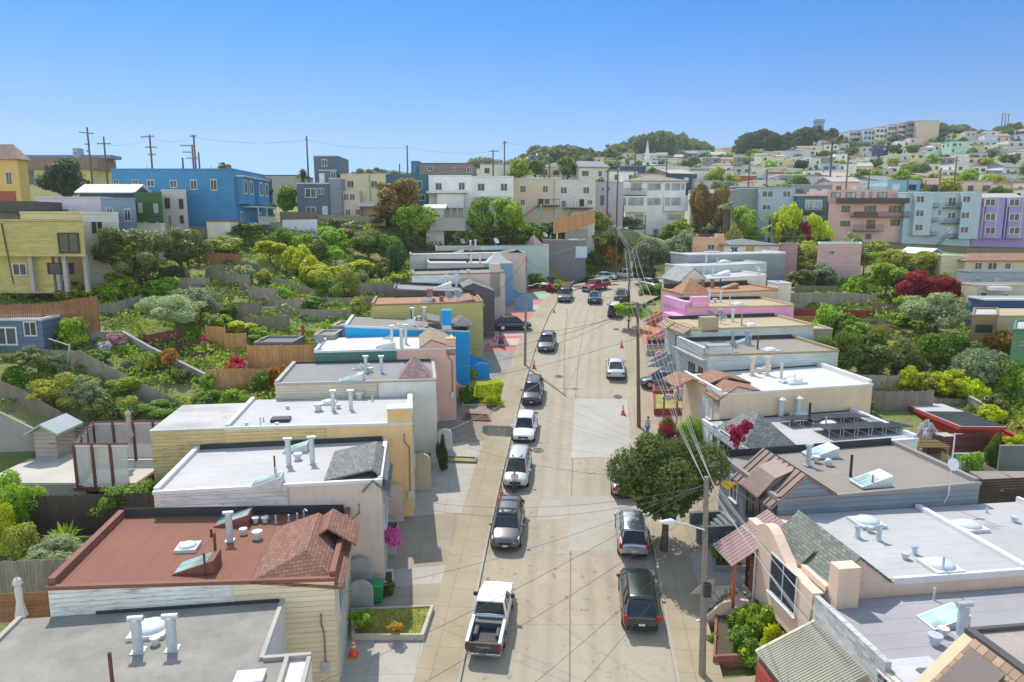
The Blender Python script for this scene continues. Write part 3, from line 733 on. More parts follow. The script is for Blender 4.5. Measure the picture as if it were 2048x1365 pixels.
# L4 tan
TAN=St((.6,.42,.22))
h=left(3,(450,858),848,TAN,RWHITE,'tan stucco house with a white roof and a raised block on its front parapet',split=(.47,Sd((.56,.43,.22),pitch=.2,wear=.5,wcol=(.14,.1,.06)),M('plain',(.5,.4,.22))),cap=WHITE,flash=.0)
L4=h
pbox(h,-1.5,-.0,-.02,1.0,h.zf-.3,h.zf+.95,TAN,cap=WHITE);pbox(h,-.35,-.0,1.01,h.W-.1,h.zf-.3,h.zf+.35,WHITE)
items(h,[('duct',667,822,dict(top=781)),('duct',702,820,dict(top=780)),('cap',637,822,dict(size=1.6,mat=GALV)),('dome',657,808,dict(size=.9)),('cap',719,797,dict(size=1.6)),('cap',677,817,dict(mat=GALV)),('pipe',745,803,dict(top=790)),
          ('hatch',562,842,dict(size=1.15)),('pipe',521,852,dict(top=834)),('pipe',527,843,dict(top=834)),('cap',493,851,dict(size=.7)),('cap',554,852,dict(size=.7)),('cap',575,818,dict(size=.8))])
fwin(h,1.0,3.6,3.0,4.4,bars=2);fdoor(h,.8,3.6,.1,2.3,CREAM)
forecourt(h,[(0,h.W,FCP)])
wallpipe(h,-.5,1.5,h.zf-.6);wallpipe(L2h,-.6,1.2,L2h.zf-1.5,jog=.1)
# L4 rear annex, lower roof, yellow-green siding
mb=MB();a0,a1=at(275,862,h.Y-2.9),at(450,862,h.Y-2.3)
xa=-(h.D+4.3);zt=h.zb-.1
mb.box(xa,-h.D-.02,.1,h.W-1,-1,zt);mb.build('rear_annex',Sd((.52,.42,.22),pitch=.22,wear=.7,wcol=(.14,.11,.06)),h.T)
mb=MB();mb.box(xa-.05,-h.D-.021,.05,h.W-.95,zt+.001,zt+.12);mb.build('annex_roof',RGWH,h.T)
# L5
GW=St((.54,.55,.54))
h=left(4,(550,769.6),761,GW,RDG,'pale grey stucco house with a pink shingled pyramid roof at its front corner',split=(.37,Sd((.50,.45,.38),pitch=.2),M('plain',(.4,.36,.3))),cap=M('plain',(.4,.37,.33)),flash=.15)
pyramid(h,-2.7,-.35,.25,2.9,h.zf+.12,1.5,SHP)
items(h,[('duct',732,746,dict(top=712)),('duct',763,746,dict(top=712)),('glass',722,739,dict(size=.8)),('cap',741,745,dict(size=1.2,mat=CREAM)),('glass',703,762,dict(size=1.15)),('pipe',723,760,dict(top=727))])
fwin(h,1.0,3.6,3.0,4.4,bars=2);fdoor(h,.8,3.6,.1,2.3,M('plain',(.5,.33,.12)))
forecourt(h,[(0,3.2,FCP),(3.2,h.W,FCBR)])
# L6 pink
PINK=St((.58,.36,.31))
h=left(5,(629,705),697,PINK,RWHITE2,'pink stucco house with a white roof, a brown shingled front gable and green siding behind',split=(.42,Sd((.06,.17,.14),pitch=.22),M('plain',(.5,.33,.3))),cap=WHITE)
gable(h,-3.0,-2.0,.0,0.0,h.W-.1,h.zf+.8,h.z(-3)+.1,h.zf+.1,SHT,PINK)
wallpipe(h,-.6,2.2,h.zf-.2);pbox(h,-.75,.0,.0,.8,h.zf-.6,h.zf+.75,PINK,cap=M('plain',(.5,.36,.15)))
items(h,[('duct',784,689,dict(top=652)),('duct',812,689,dict(top=650)),('pipe',803,703,dict(top=663,size=3.2,mat=WHITE)),('glass',770,698,dict(size=1.1)),('glass',775,678,dict(size=.6)),('dish',634,700,dict(size=1.1))])
fwin(h,1.0,3.6,3.0,4.4,bars=2);fdoor(h,.8,3.6,.1,2.3,M('plain',(.5,.33,.3)));stairs(h,4.6,6.2,9,PINK,FC,1.6)
forecourt(h,[(0,3.4,FCBR),(3.4,h.W,FC)])
# L7 bright blue
BLUE=St((.012,.26,.62))
h=left(6,(690,654),664,BLUE,RTAUP,'bright sky blue stucco house with a blue pillar on its parapet',split=(.45,Sd((.01,.33,.66),pitch=.2)),cap=M('plain',(.5,.55,.6)))
h.zf=h.zb+.25
pbox(h,-2.6,-1.7,-.02,1.2,h.zf-.3,h.zf+1.1,BLUE);pyramid(h,-1.7,.3,-.1,3.6,h.zf-.35,.75,SHG,ridge=.9)
mb=MB();slab(mb,[(-4,.3,h.z(4)+.35),(-2.7,.3,h.z(2.7)+.06),(-2.7,5,h.z(2.7)+.06),(-4,5,h.z(4)+.35)][::-1],.25);mb.build('shingle_roof',SHG,h.T,recalc=True)
items(h,[('duct',825,641,dict(top=616)),('duct',849,641,dict(top=615)),('glass',813,648,dict(size=1.1)),('pipe',823,649,dict(top=622,mat=DARK,size=1.4)),('cap',838,640,dict(size=1.2))])
fwin(h,1.0,3.6,3.0,4.4,bars=2);fdoor(h,.8,3.6,.1,2.3,BLUE);stairs(h,4.6,6.2,9,BLUE,FC,1.6)
forecourt(h,[(0,1.6,FC),(1.6,h.W,FCGR)])
# L8 yellow green
YG=Sd((.42,.40,.16),pitch=.22)
h=left(7,(743,611),605,YG,RORG,'olive yellow house with an orange-brown roof carrying two grey satellite dishes',cap=M('plain',(.3,.17,.1)),flash=.1)
gable(h,-3.2,-1.0,.3,.2,h.W-.2,h.zf+.3,h.z(-3.2)+.05,h.zf-.45,SHRO)
BRK=M('brick',(.36,.17,.12))
items(h,[('block',860,603,dict(top=579,size=.8,mat=BRK)),('glass',852,603,dict(size=1.)),('dish',898,607,dict(size=1.45,top=596)),('dish',916,607,dict(size=1.45,top=594)),('block',883,603,dict(top=593,size=.6,mat=BRK)),('cap',868,604,dict(mat=BRK))])
fwin(h,1.0,3.6,3.0,4.4,bars=2);fdoor(h,.8,3.6,.1,2.3,CREAM)
forecourt(h,[(0,1.9,FCGR),(1.9,3.9,FCRED),(3.9,6.4,FCPK),(6.4,h.W,FCRED)])
# L9 dark
DG=St((.085,.085,.09),stain=.1)
h=left(8,(787,580),588,DG,RDG,'charcoal painted house with a grey roof beside the parked dark blue hatchback',cap=M('plain',(.12,.12,.12)),flash=.3)
h.zf=h.zb+.2
gable(h,-3.6,-2.4,.1,.0,h.W-.2,h.zf+.45,h.z(-3.6)+.06,h.zf-.5,SHG,DG)
items(h,[('duct',892,571,dict(top=551)),('duct',913,573,dict(top=550)),('glass',886,577,dict(size=1.3)),('glass',884,566,dict(size=.8)),('cap',898,567),('dish',792,577,dict(size=1.2,mat=DARK))])
fwin(h,1.0,3.6,3.0,4.4,bars=2);fdoor(h,.8,3.6,.1,2.3,WHITE)
forecourt(h,[(0,3.6,FCPK),(3.6,h.W,FC)])
# L10
PB=St((.52,.42,.38))
h=left(9,(824,551),546,PB,RTAUP,'dusty pink house with a square stucco chimney tower at its front',split=(.5,Sd((.62,.66,.7),pitch=.3)),flash=.3)
pbox(h,-1.9,-.6,.0,1.0,h.zf-3,h.zf+1.1,PB,'chimney');items(h,[('glass',914,548,dict(size=.9)),('glass',905,551,dict(size=.7)),('cap',937,547,dict(mat=GALV,size=1.5))])
fdoor(h,.8,3.6,.1,2.3,WHITE);fwin(h,1.0,3.6,3.0,4.4,bars=2);forecourt(h,[(0,3.2,FCRED),(3.2,h.W,FCP)])
# L11 blue
MB_=St((.15,.27,.44))
h=left(10,(856,528),528,MB_,RWHITE,'medium blue stucco house with a pale pointed roof at its front corner',split=(.34,St((.36,.38,.4))),flash=.3)
pyramid(h,-3.6,-.3,.1,3.2,h.zf+.05,1.6,M('plain',(.5,.48,.45)))
items(h,[('duct',942,527,dict(top=506)),('duct',960,526,dict(top=506)),('cap',935,527,dict(mat=DARK)),('dish',938,522,dict(size=.9))])
fdoor(h,.8,3.6,.1,2.3,WHITE);fwin(h,1.0,3.6,3.0,4.4,bars=2);stairs(h,4.8,6.4,9,MB_,FCG,1.6);forecourt(h,[(0,3.2,FCRED),(3.2,h.W,FCG)])
# L12
h=left(11,(819.5,511),507,St((.5,.42,.37)),RGWH,'long beige house with a shallow grey gable at its street end',split=(.45,St((.45,.44,.42))),flash=.3)
gable(h,-3.2,-1.2,.1,.2,h.W-.2,h.zf+.5,h.z(-3.2)+.05,h.zf-.2,SHG)
items(h,[('glass',917,506,dict(size=1.)),('dish',940,509,dict(size=1.1))])
fdoor(h,.8,3.6,.1,2.3,WHITE);forecourt(h,[(0,h.W,FC)])
# L13
h=left(12,(871,494),492,St((.36,.47,.47)),RGWH,'pale blue-green stucco house with a pink pointed roof at its front corner',split=(.6,St((.35,.31,.27))),flash=.2)
pyramid(h,-3.0,-.3,3.2,6.2,h.zf+.05,1.6,SHP)
items(h,[('duct',974,507,dict(top=492)),('duct',990,508,dict(top=491)),('dish',1014,501,dict(size=1.4,mat=DARK)),('dish',1007,497,dict(size=1.3,mat=FROST)),('dish',938,500,dict(size=1.2))])
fdoor(h,.8,3.6,.1,2.3,WHITE)
# L14 grey concrete corner house
CG=M('stucco',(.23,.22,.21),.95,stain=.6)
h=left(13,(1085,480),481,CG,RGWH,'grey weathered concrete corner house at the top of the left row',deep=2)
items(h,[('duct',1101,479,dict(top=466)),('duct',1114,480,dict(top=465)),('dish',1090,480,dict(size=1.3,mat=FROST)),('hatch',1150,481,dict(mat=GALV,size=1.6))])
mb=MB();a=at(1154,493,h.Y+.5);b=at(1171,516,h.Y+.5)
mb.box(a.x-h.X-.3,b.x-h.X+.2,-.06,0,b.z-h.z0,a.z-h.z0);mb.build('shutter',M('plain',(.6,.66,.72),.6),h.T)
# ================= right row, from the camera up the street
RF=[(1870,20.6),(1652,28.0),(1556,35.4),(1494,42.8),(1441,50.2),(1417,57.7),(1384,65.2),(1374,72.7),(1366,80.3),(1364,88),(1366,95.5),(1376,103),(1370,110.5)]
RU=[uof(*q)for q in RF];RW=[b-a for a,b in zip(RU,RU[1:])]+[7.5]
RG='terraced houses on the right of the street'
def right(i,back,fty,wall,roofm,label,**kw):
    fx,Y=RF[i];return house('R',fx,Y,back,fty,RW[i],wall,roofm,label,RG,**kw)
# R2 (index 0): lavender-grey membrane, brick parapet at the front, ridged porch roof
h=right(0,(2600,1480),1480,St((.55,.5,.44)),RLAV,'house with a pale lavender grey roof, brick front parapet and a barred gate',cap=M('plain',(.5,.5,.52)),deep=3)
zr=at(1850,1195,28.3).z-h.z0;h.zf=zr;h.zb=zr-.05
R2h=h
for o_ in list(h.T.children):bpy.data.objects.remove(o_)
y1=h.W-.03;mb=MB();mb.box(.0,h.D,0,y1,-3.4,zr-.03);mb.build('wall',St((.55,.5,.44)),h.T)
mb=MB();mb.box(.2,h.D-.1,.1,y1-.02,zr-.029,zr);mb.build('roof',RLAV,h.T)
GBR=M('brick',(.5,.5,.5),.9,w=.35,h=.16)
mb=MB();mb.box(-.02,.22,2.6,y1,zr-.8,zr+.35);mb.build('parapet',GBR,h.T)
pbox(h,.22,2.2,.8,3.2,zr-.028,zr+.02,M('roofing',(.5,.5,.52),.8),'roof_patch')
gable(h,2.6,1.2,.5,-.6,2.5,zr+.1,zr-.02,zr-1.4,SHG)
items(h,[('glass',1885,1246,dict(size=1.05)),('duct',1922,1272,dict(top=1203,size=1.5)),('cap',1886,1272,dict(size=1.1)),('cap',1869,1290,dict(size=1.4,mat=GALV)),('pipe',1867,1201,dict(top=1175))])
# porch: ridged cream sheet roof on posts, barred front and red panelled door
CORR=M('siding',(.56,.52,.42),.8,pitch=.14)
mb=MB();slab(mb,[(-2.6,3.4,zr-1.9),(-.02,3.4,zr-.7),(-.02,7.2,zr-.7),(-2.6,7.2,zr-1.9)][::-1],.08)
n_=28
for i in range(n_):y_=3.45+(3.7)*i/n_;mb.tube([(-2.6,y_,zr-1.87),(-.04,y_,zr-.67)],.03,4)
mb.build('porch_roof',M('plain',(.56,.52,.4),.8),h.T)
mb=MB()
for i in range(34):y_=.5+i*.2;mb.tube([(-2.55,y_,0),(-2.55,y_,zr-1.95)],.02,4)
mb.box(-2.58,-2.52,.4,7.2,1.0,1.05);mb.box(-2.58,-2.52,.4,7.2,2.4,2.45);mb.build('bars',M('metal',(.2,.2,.2),.5),h.T)
mb=MB();mb.box(-2.5,-.05,7.05,7.15,0,zr-1.95);mb.build('porch_wall',St((.5,.42,.36)),h.T)
RED=M('plain',(.42,.06,.05),.5)
fdoor(h,5.6,6.9,.05,2.5,RED,'front_door',4,x=-2.6);fwin(h,1,3,3.2,4.6)
forecourt(h,[(0,h.W,FCP)])
# R1, the corner of a brown shingled roof at the bottom right edge
a=at(1942,1265,20.4);z0_=prof(14)+.1
T1=thing('terraced_house','corner of a brown shingled house with a tan edge board, bottom right','house',(a.x,a.y,z0_),TH,RG)
zc=a.z-z0_
mb=MB();mb.box(0,12,-8,0,zc-1,zc-.04);mb.build('roof',M('gravel',(.45,.38,.33),.95),T1)
mb=MB();mb.box(-.14,.14,-8,.12,zc-.1,zc+.1);mb.box(.141,12,-.02,.12,zc-.1,zc+.1);mb.build('parapet',M('tar',(.09,.085,.08),.9),T1)
mb=MB();slab(mb,[(-.14,-.3,zc),(-3.4,-.3,zc-3.3),(-3.4,-8,zc-3.3),(-.14,-8,zc)],.12);mb.build('shingle_roof',M('shingle',(.4,.26,.17),w=.3,h=.3),T1,recalc=True)
mb=MB();slab(mb,[(0,.12,zc+.06),(-3.7,.12,zc-3.55),(-3.7,-.32,zc-3.55),(0,-.32,zc+.06)],.25);mb.build('edge_board',M('plain',(.6,.48,.3),.7),T1,recalc=True)
mb=MB();slab(mb,[(-.5,-.6,zc-.1),(-3.2,-.6,zc-2.85),(-3.2,-1.9,zc-2.85),(-.5,-1.9,zc-.1)],.1);mb.build('brown_panel',M('plain',(.16,.12,.1),.5),T1,recalc=True)
mb=MB();mb.box(-3.1,0,-8,-.35,-3,zc-3.1);mb.box(.0,12,-8,-.03,-3,zc-1.01);mb.build('wall',CREAM,T1)
# R3 pink house with the green-grey shingled front
PK2=St((.60,.46,.38))
h=right(1,(2300,1118),1160,PK2,RWHITE,'pink stucco house with a green-grey shingled front gable and a square chimney',cap=M('plain',(.6,.47,.4)),rim=False,deep=3)
R3h=h;h.D=16
zr=at(1800,1155,28.7).z-h.z0;h.zf=zr;h.zb=zr
for o_ in list(h.T.children):bpy.data.objects.remove(o_)
y1=h.W-.03
mb=MB();mb.box(0,h.D,0,y1,-3.4,zr-.04);mb.build('wall',PK2,h.T)
mb=MB();mb.box(2.6,h.D-.1,.14,y1-.02,zr-.039,zr);mb.build('roof',RWHITE,h.T)
mb=MB();mb.box(3.2,h.D,-.03,.14,zr-.2,zr+.1);mb.box(h.D-.2,h.D,.141,y1,zr-.04,zr+.3);mb.build('parapet',M('plain',(.72,.7,.7)),h.T)
mb=MB();mb.box(9.6,9.9,.145,y1-.05,zr+.001,zr+.22);mb.build('roof_kerb',M('plain',(.7,.7,.72)),h.T)
gable(h,3.1,1.5,.45,-.05,y1-2.2,zr+1.25,zr+.0,zr-.75,SHGR,PK2)
gable(h,1.6,.6,.5,2.0,3.6,zr+.55,zr+.5,zr-.55,SHGR)
pbox(h,.1,1.1,-.7,-.03,-3,zr+1.1,PK2,'chimney')
# front wall with a curved top, tall window, drain pipe, red garage door
mb=MB();pts=[(0.3,1.6)]
n_=16
for i in range(n_+1):
    t=i/n_;yy=.0+5.2*t;pts.append((yy,zr-.35+(1.25*math.exp(-((yy-4.2)/1.5)**2))))
pts+=[(5.2,1.6)]
mb.prism(pts,'x',-.55,-.02);mb.build('front_parapet',PK2,h.T,recalc=True)
fwin(h,1.2,3.6,2.7,4.7,bars=1,pane=GLASS,x=-.56);fdoor(h,.3,2.9,.05,2.15,RED,x=-.02)
mb=MB();mb.tube([(-.66,4.95,0),(-.66,4.95,zr-.6)],.05,6);mb.build('drain_pipe',WHITE,h.T)
items(h,[('dome',1733,1048,dict(size=1.25)),('duct',1715,1076,dict(top=1050,size=.9)),('cap',1738,1064,dict(mat=GALV)),('duct',1757,1082,dict(top=1048,size=.9)),('dome',1937,1056,dict(size=1.2)),
          ('cap',1810,1118,dict(mat=GALV)),('duct',1829,1109,dict(top=1091,size=.8)),('dome',1880,1136,dict(size=1.25)),('pipe',1888,1149,dict(top=1114)),('pipe',1973,1026,dict(top=1015)),('cap',2028,1044,dict(mat=GALV))])
# entry with a rosy ribbed canopy over it, on a red post
mb=MB();slab(mb,[(-1.9,y1-2.3,zr-1.5),(1.1,y1-2.3,zr+.35),(1.1,y1+.1,zr+.35),(-1.9,y1+.1,zr-1.5)][::-1],.03);cn=mb.build('canopy',M('sheet',(.36,.2,.2),.35,alpha=.85),h.T,recalc=True)
mb=MB()
for i in range(9):y_=y1-2.25+i*.28;mb.tube([(-1.9,y_,zr-1.47),(1.1,y_,zr+.38)],.02,4)
mb.tube([(-.3,y1-2.3,zr-.48),(-.3,y1+.1,zr-.48)],.03,4);mb.build('rib',M('plain',(.75,.6,.55)),cn)
mb=MB();mb.box(-1.75,-1.6,y1-2.2,y1-2.05,1.0,zr-1.45);mb.build('porch_post',M('plain',(.5,.13,.09)),h.T)
mb=MB();mb.box(-1.8,-.56,y1-2.25,y1,-.3,1.05);mb.build('porch_base',PK2,h.T)
pbox(h,-.05,-.02,y1-2.2,y1-.1,1.1,zr-.9,DARK,'entry_shade')  # flat dark panel, painted as the shade of a deep entry
fdoor(h,y1-1.6,y1-.6,1.1,3.1,M('plain',(.35,.07,.05)),'front_door',3,x=-.06)
mb=MB()
for i in range(6):mb.box(-1.81-(i+1)*.32,-1.81-i*.32,y1-1.9-.25*i*.4,y1-.35-.25*i*.4,-.4,1.0-(i+1)*.165)
mb.build('stairs',M('plain',(.6,.5,.44)),h.T)
mb=MB()
for yy in(y1-2.3,y1-.2):
    pts=[(-1.81,-.3),(-1.81,1.5)]+[(-1.81-1.6*t/8-.15,1.5-.95*math.sin(t/8*math.pi/2)**2)for t in range(1,9)]+[(-3.75,.4),(-3.75,-.3)]
    mb=MB();mb.prism(pts,'y',yy,yy+.14);mb.build('stair_wall',PK2,h.T,recalc=True)
forecourt(h,[(0,1.0,FC),(5.0,h.W,FCP)])
# R4 dark blue-grey house, brown standing seam roof at the front
SLATE=Sd((.17,.21,.26),pitch=.3);SLATES=St((.10,.115,.13))
h=right(2,(1960,968),1003,SLATE,RTAUP,'slate blue house with a brown ribbed metal roof over its front',cap=M('plain',(.27,.24,.22)),flash=.45,deep=3,lip=.2)
R4h=h
SEAM=M('metal',(.22,.15,.12),.5,met=.2)
zr=h.zf=h.z(3.4)
e=gable(h,3.4,1.55,.4,-.05,h.W-2.4,zr+1.25,zr+.05,zr-.5,SEAM,SLATE,hip1=0)
mb=MB();s_=1.5/1.85
for i in range(12):
    y_=.05+i*.56
    if y_>h.W-2.5:break
    mb.tube([(-.4,y_,zr-.46),(1.55,y_,zr+1.29)],.03,4);mb.tube([(3.4,y_,zr+.09),(1.55,y_,zr+1.29)],.03,4)
mb.build('seam',M('metal',(.12,.08,.065),.5,met=.2),e)
gable(h,1.5,.4,.6,1.1,3.1,zr+.75,zr+1.2,zr-.3,SEAM,SLATE)
fwin(h,1.1,3.4,2.5,4.5,frame=DARK,pane=GLASSB,bars=2);fdoor(h,.6,3.2,.05,2.1,M('plain',(.12,.13,.14)),x=-.0)
fwin(h,4.6,5.6,2.8,4.3,frame=WHITE)
items(h,[('duct',1616,931,dict(top=888,size=1.1)),('glass',1640,911,dict(size=1.2)),('cap',1632,924,dict(size=1.2)),('turbine',1657,930),('pipe',1701,952,dict(top=910,mat=DARK,size=1.6)),('glass',1741,968,dict(size=1.2,mat=GALV)),('pipe',1744,975,dict(top=949,mat=M('plain',(.5,.2,.2))))])
# mast with a round white dish and an aerial on the side wall
x_,y_,z_,_=rp(h,1893,976)
mb=MB();mb.tube([(x_,-.12,z_-.9),(x_+.15,-.2,z_-.4),(x_+.15,-.2,z_+3.1)],.035,6);mast=mb.build('aerial_mast',WHITE,h.T)
mb=MB();
for i in range(9):mb.tube([(x_-.35+i*.08-.4,-.55,z_+3.05),(x_-.35+i*.08-.4,.15,z_+3.05)],.012,4)
mb.tube([(x_-1.0,-.2,z_+3.05),(x_+.6,-.2,z_+3.05)],.018,4);mb.build('aerial',WHITE,mast)
mb=MB();mb.tube([(x_+.15,-.24,z_+1.35),(x_+.15,-.32,z_+1.38)],[.1,.34],20);mb.tube([(x_+.15,-.3,z_+1.36),(x_+.15,-.55,z_+1.36)],.02,5);mb.build('dish',M('plain',(.7,.72,.74),.5),mast)
mb=MB()
for yy,L_ in((4.2,2.6),(6.3,2.2)):
    mb=MB();mb.box(-L_,-.1,yy,yy+.22,-.3,1.5);mb.box(-L_-.02,-.1,yy-.03,yy+.25,1.5,1.58);mb.build('stair_wall',SLATES,h.T)
mb=MB()
for i in range(9):mb.box(-2.4+i*.26,-2.4+(i+1)*.26 if i<8 else-.02,4.5,6.2,-.3,(i+1)*.18)
mb.build('stairs',M('concrete',(.2,.21,.22)),h.T)
forecourt(h,[(0,3.4,FCP),(3.4,h.W,FC)])
# R5 white house with solar panels
WL=St((.60,.62,.68))
h=right(3,(1836,880),907,WL,RWHITE,'lavender white house with two racks of solar panels and a grey hipped front',cap=M('plain',(.6,.61,.64)),flash=.1,deep=3,lip=.25)
pyramid(h,-.3,4.0,.2,5.4,h.zf-.12,2.1,M('shingle',(.21,.22,.205)),ridge=.5)
items(h,[('cone',1550,829,dict(top=789)),('cone',1585,827,dict(top=787)),('dome',1570,816,dict(size=1.1)),('cap',1563,824,dict(mat=GALV)),('dome',1655,852,dict(size=1.35)),('pipe',1651,856,dict(top=834)),('pipe',1618,843,dict(top=806,mat=DARK,size=1.8))])
PVM=NT('solar');_x=PVM.n('ShaderNodeSeparateXYZ');PVM.l(PVM.n('ShaderNodeTexCoord').outputs['UV'],_x.inputs[0])
_l=PVM.math('MAXIMUM',PVM.math('LESS_THAN',PVM.math('FRACT',PVM.math('DIVIDE',_x.outputs[0],.165)),.05),PVM.math('LESS_THAN',PVM.math('FRACT',PVM.math('DIVIDE',_x.outputs[1],.165)),.05))
PVM.l(PVM.mix(_l,(.018,.018,.022),(.07,.07,.075)),PVM.b.inputs['Base Color']);PVM.b.inputs['Roughness'].default_value=.35;PV=PVM.m
def pv(x0,y0,n,w,d,zb,t0,t1,ang):
    for i in range(n):
        mb=MB();xa=x0+i*(w+.03);za,zb_=zb+t0,zb+t1;dx=ang
        slab(mb,[(xa,y0,za),(xa+w,y0,za),(xa+w+dx,y0+d,zb_),(xa+dx,y0+d,zb_)],.04);p=mb.build('solar_panel',PV,h.T,recalc=True)
        mb=MB()
        for xx in(xa+.1,xa+w-.1):mb.tube([(xx,y0+.1,zb),(xx,y0+.1,za)],.025,4);mb.tube([(xx+dx,y0+d-.1,zb),(xx+dx,y0+d-.1,zb_)],.025,4)
        mb.build('rack',GALV,p)
pv(5.2,4.3,6,1.0,1.7,h.z(8)-.02,.55,.35,0);pv(6.4,1.4,6,1.0,2.2,h.z(9)-.02,.6,.35,0)
fwin(h,.8,1.6,2.9,4.4);fwin(h,2.0,4.0,2.9,4.4,bars=2);fwin(h,4.4,5.2,2.9,4.4);fdoor(h,.8,3.6,.1,2.2,M('plain',(.5,.52,.5)))
mb=MB()
for yy in(.2,5.6):mb.tube([(-.12,yy,0),(-.12,yy,h.zf-.4)],.06,6)
mb.build('drain_pipe',M('plain',(.42,.44,.4)),h.T)
forecourt(h,[(0,h.W,FC)])
# R6 tan house
TN2=St((.56,.45,.33));TN2s=Sd((.56,.46,.35),pitch=.22)
h=right(4,(1745,770),790,TN2,RWHITE2,'tan house with a white roof, two tan ducts and red-brown shingles over its entry',cap=M('plain',(.66,.64,.6)),flash=.1,deep=3,lip=.3)
TND=M('plain',(.6,.5,.4),.7)
h.zf=h.z(2)
gable(h,3.3,1.3,.2,-.05,2.5,h.zf+.55,h.z(3.3)+.02,h.zf-.45,SHRO,TN2);gable(h,3.6,1.6,.2,2.51,5.2,h.zf+.75,h.z(3.6)+.1,h.zf+.1,SHRO)
gable(h,.6,-.6,1.9,4.0,h.W,h.zf+.25,h.zf+.0,h.zf-.35,SHRO)
mb=MB()
for yy in(4.1,h.W-.2):mb.tube([(-1.7,yy,0),(-1.7,yy,h.zf-.5)],.08,6)
mb.build('porch_post',M('plain',(.2,.16,.12)),h.T)
fwin(h,1.2,3.4,2.7,4.4,bars=2,pane=CURT);fdoor(h,.7,3.3,.05,2.2,M('plain',(.5,.36,.2)))
items(h,[('duct',1504,751,dict(top=715,mat=TND,size=1.25)),('duct',1534,751,dict(top=714,mat=TND,size=1.25)),('glass',1519,741,dict(size=1.)),('cap',1518,746,dict(mat=TND,size=1.3)),('pipe',1562,761,dict(top=728,mat=TND,size=2.2)),('dome',1588,765,dict(size=1.3)),('pipe',1589,768,dict(top=749)),('glass',1575,764,dict(size=.8))])
forecourt(h,[(0,3.5,FCP),(3.5,h.W,FC)])
# R7 blue-grey, brown roof
BG=Sd((.42,.48,.52),pitch=.2,wear=.4,wcol=(.25,.27,.25))
h=right(5,(1677,703),712,BG,RTAUP,'pale blue-grey boarded house with a brown roof and a low square parapet block',cap=M('plain',(.33,.24,.15)),flash=.35,deep=3)
pbox(h,.05,1.9,-.02,.9,h.zf-.5,h.zf+.75,BG,cap=M('plain',(.3,.3,.3)));mb=MB();mb.box(-.05,.3,.95,h.W-.1,h.zf-.3,h.zf+.5);mb.box(-.5,-.051,.3,h.W-.1,h.zf-.55,h.zf-.42,1);mb.build('front_parapet',[BG,M('plain',(.35,.33,.32))],h.T)
items(h,[('duct',1465,691,dict(top=662,mat=M('metal',(.3,.36,.48),.5,met=.3))),('duct',1493,691,dict(top=662,size=1.2,mat=M('metal',(.3,.36,.48),.5,met=.3))),('duct',1500,690,dict(top=671,size=.8,mat=M('metal',(.3,.36,.48),.5,met=.3))),('glass',1481,687,dict(size=.8)),('pipe',1515,699,dict(top=673,mat=RUST,size=1.5)),('dome',1540,703,dict(size=1.1)),('dish',1465,704,dict(size=1.4,top=694))])
fwin(h,.8,2.0,2.8,4.3);fwin(h,2.5,4.3,2.8,4.3,bars=2);fdoor(h,.8,3.3,.05,2.2,M('plain',(.4,.42,.5)));stairs(h,5.0,6.6,9,M('stucco',(.42,.38,.44),.9),FC,1.6)
forecourt(h,[(0,3.4,FC),(3.4,h.W,FCP)])
# R8 light blue, tan roof
LB8=Sd((.44,.52,.53),pitch=.2,wear=.45,wcol=(.22,.25,.25))
h=right(6,(1627,652),660,LB8,RTAN,'light blue-grey boarded house with a sandy roof and a wide tan chimney',cap=M('plain',(.45,.33,.18)),flash=.35,deep=3)
pbox(h,1.0,2.6,.0,1.0,h.zf-.3,h.zf+1.15,M('stucco',(.4,.32,.2),.9),'chimney')
gable(h,1.0,.2,.7,.3,4.2,h.zf+.2,h.zf+.05,h.zf-.4,SHT);gable(h,.8,.0,1.0,4.4,h.W,h.zf+.1,h.zf-.1,h.zf-.5,SHT)
items(h,[('duct',1465,644,dict(top=619,mat=WHITE)),('duct',1440,640,dict(top=619,mat=WHITE)),('pipe',1483,652,dict(top=627,mat=M('plain',(.3,.26,.22)),size=1.4)),('dome',1502,653,dict(size=1.1)),('pipe',1502,651,dict(top=640)),('dish',1420,646,dict(size=1.5,top=634)),('dish',1442,648,dict(size=1.6,top=634))])
fwin(h,.8,1.8,2.8,4.3);fwin(h,2.4,4.2,2.8,4.3,bars=2);fdoor(h,.8,3.3,.05,2.2,M('plain',(.45,.55,.6)));stairs(h,5.0,6.6,9,M('stucco',(.35,.38,.40),.9),FCRED,1.6)
forecourt(h,[(0,3.4,FCRED),(3.4,h.W,FC)])
# R9 magenta pink
MG=Sd((.66,.33,.55),pitch=.2)
h=right(7,(1588,612),616,MG,RTAN,'bright orchid pink house with a sandy roof and a pink block on its parapet',cap=M('plain',(.5,.36,.2)),flash=.3,deep=3)
pbox(h,.6,2.4,-.02,.9,h.zf-.5,h.zf+1.1,MG,cap=None);mb=MB();mb.box(-.08,.6,.3,h.W-.1,h.zf-.3,h.zf+.55);mb.box(-1.3,-.081,.2,3.6,h.zf-1.0,h.zf-.85);mb.build('front_parapet',M('plain',(.66,.33,.55)),h.T)
items(h,[('duct',1418,606,dict(top=582)),('duct',1441,606,dict(top=582)),('cap',1430,605,dict(size=1.4)),('pipe',1459,611,dict(top=588)),('dome',1477,611,dict(size=1.2))])
fwin(h,.8,1.8,2.8,4.3);fwin(h,2.4,4.2,2.8,4.3,bars=2);fdoor(h,.8,3.3,.05,2.2,WHITE);stairs(h,5.0,6.6,9,M('stucco',(.7,.3,.5),.9),FC,1.6)
forecourt(h,[(0,3.4,FC),(3.4,h.W,FCRED)])
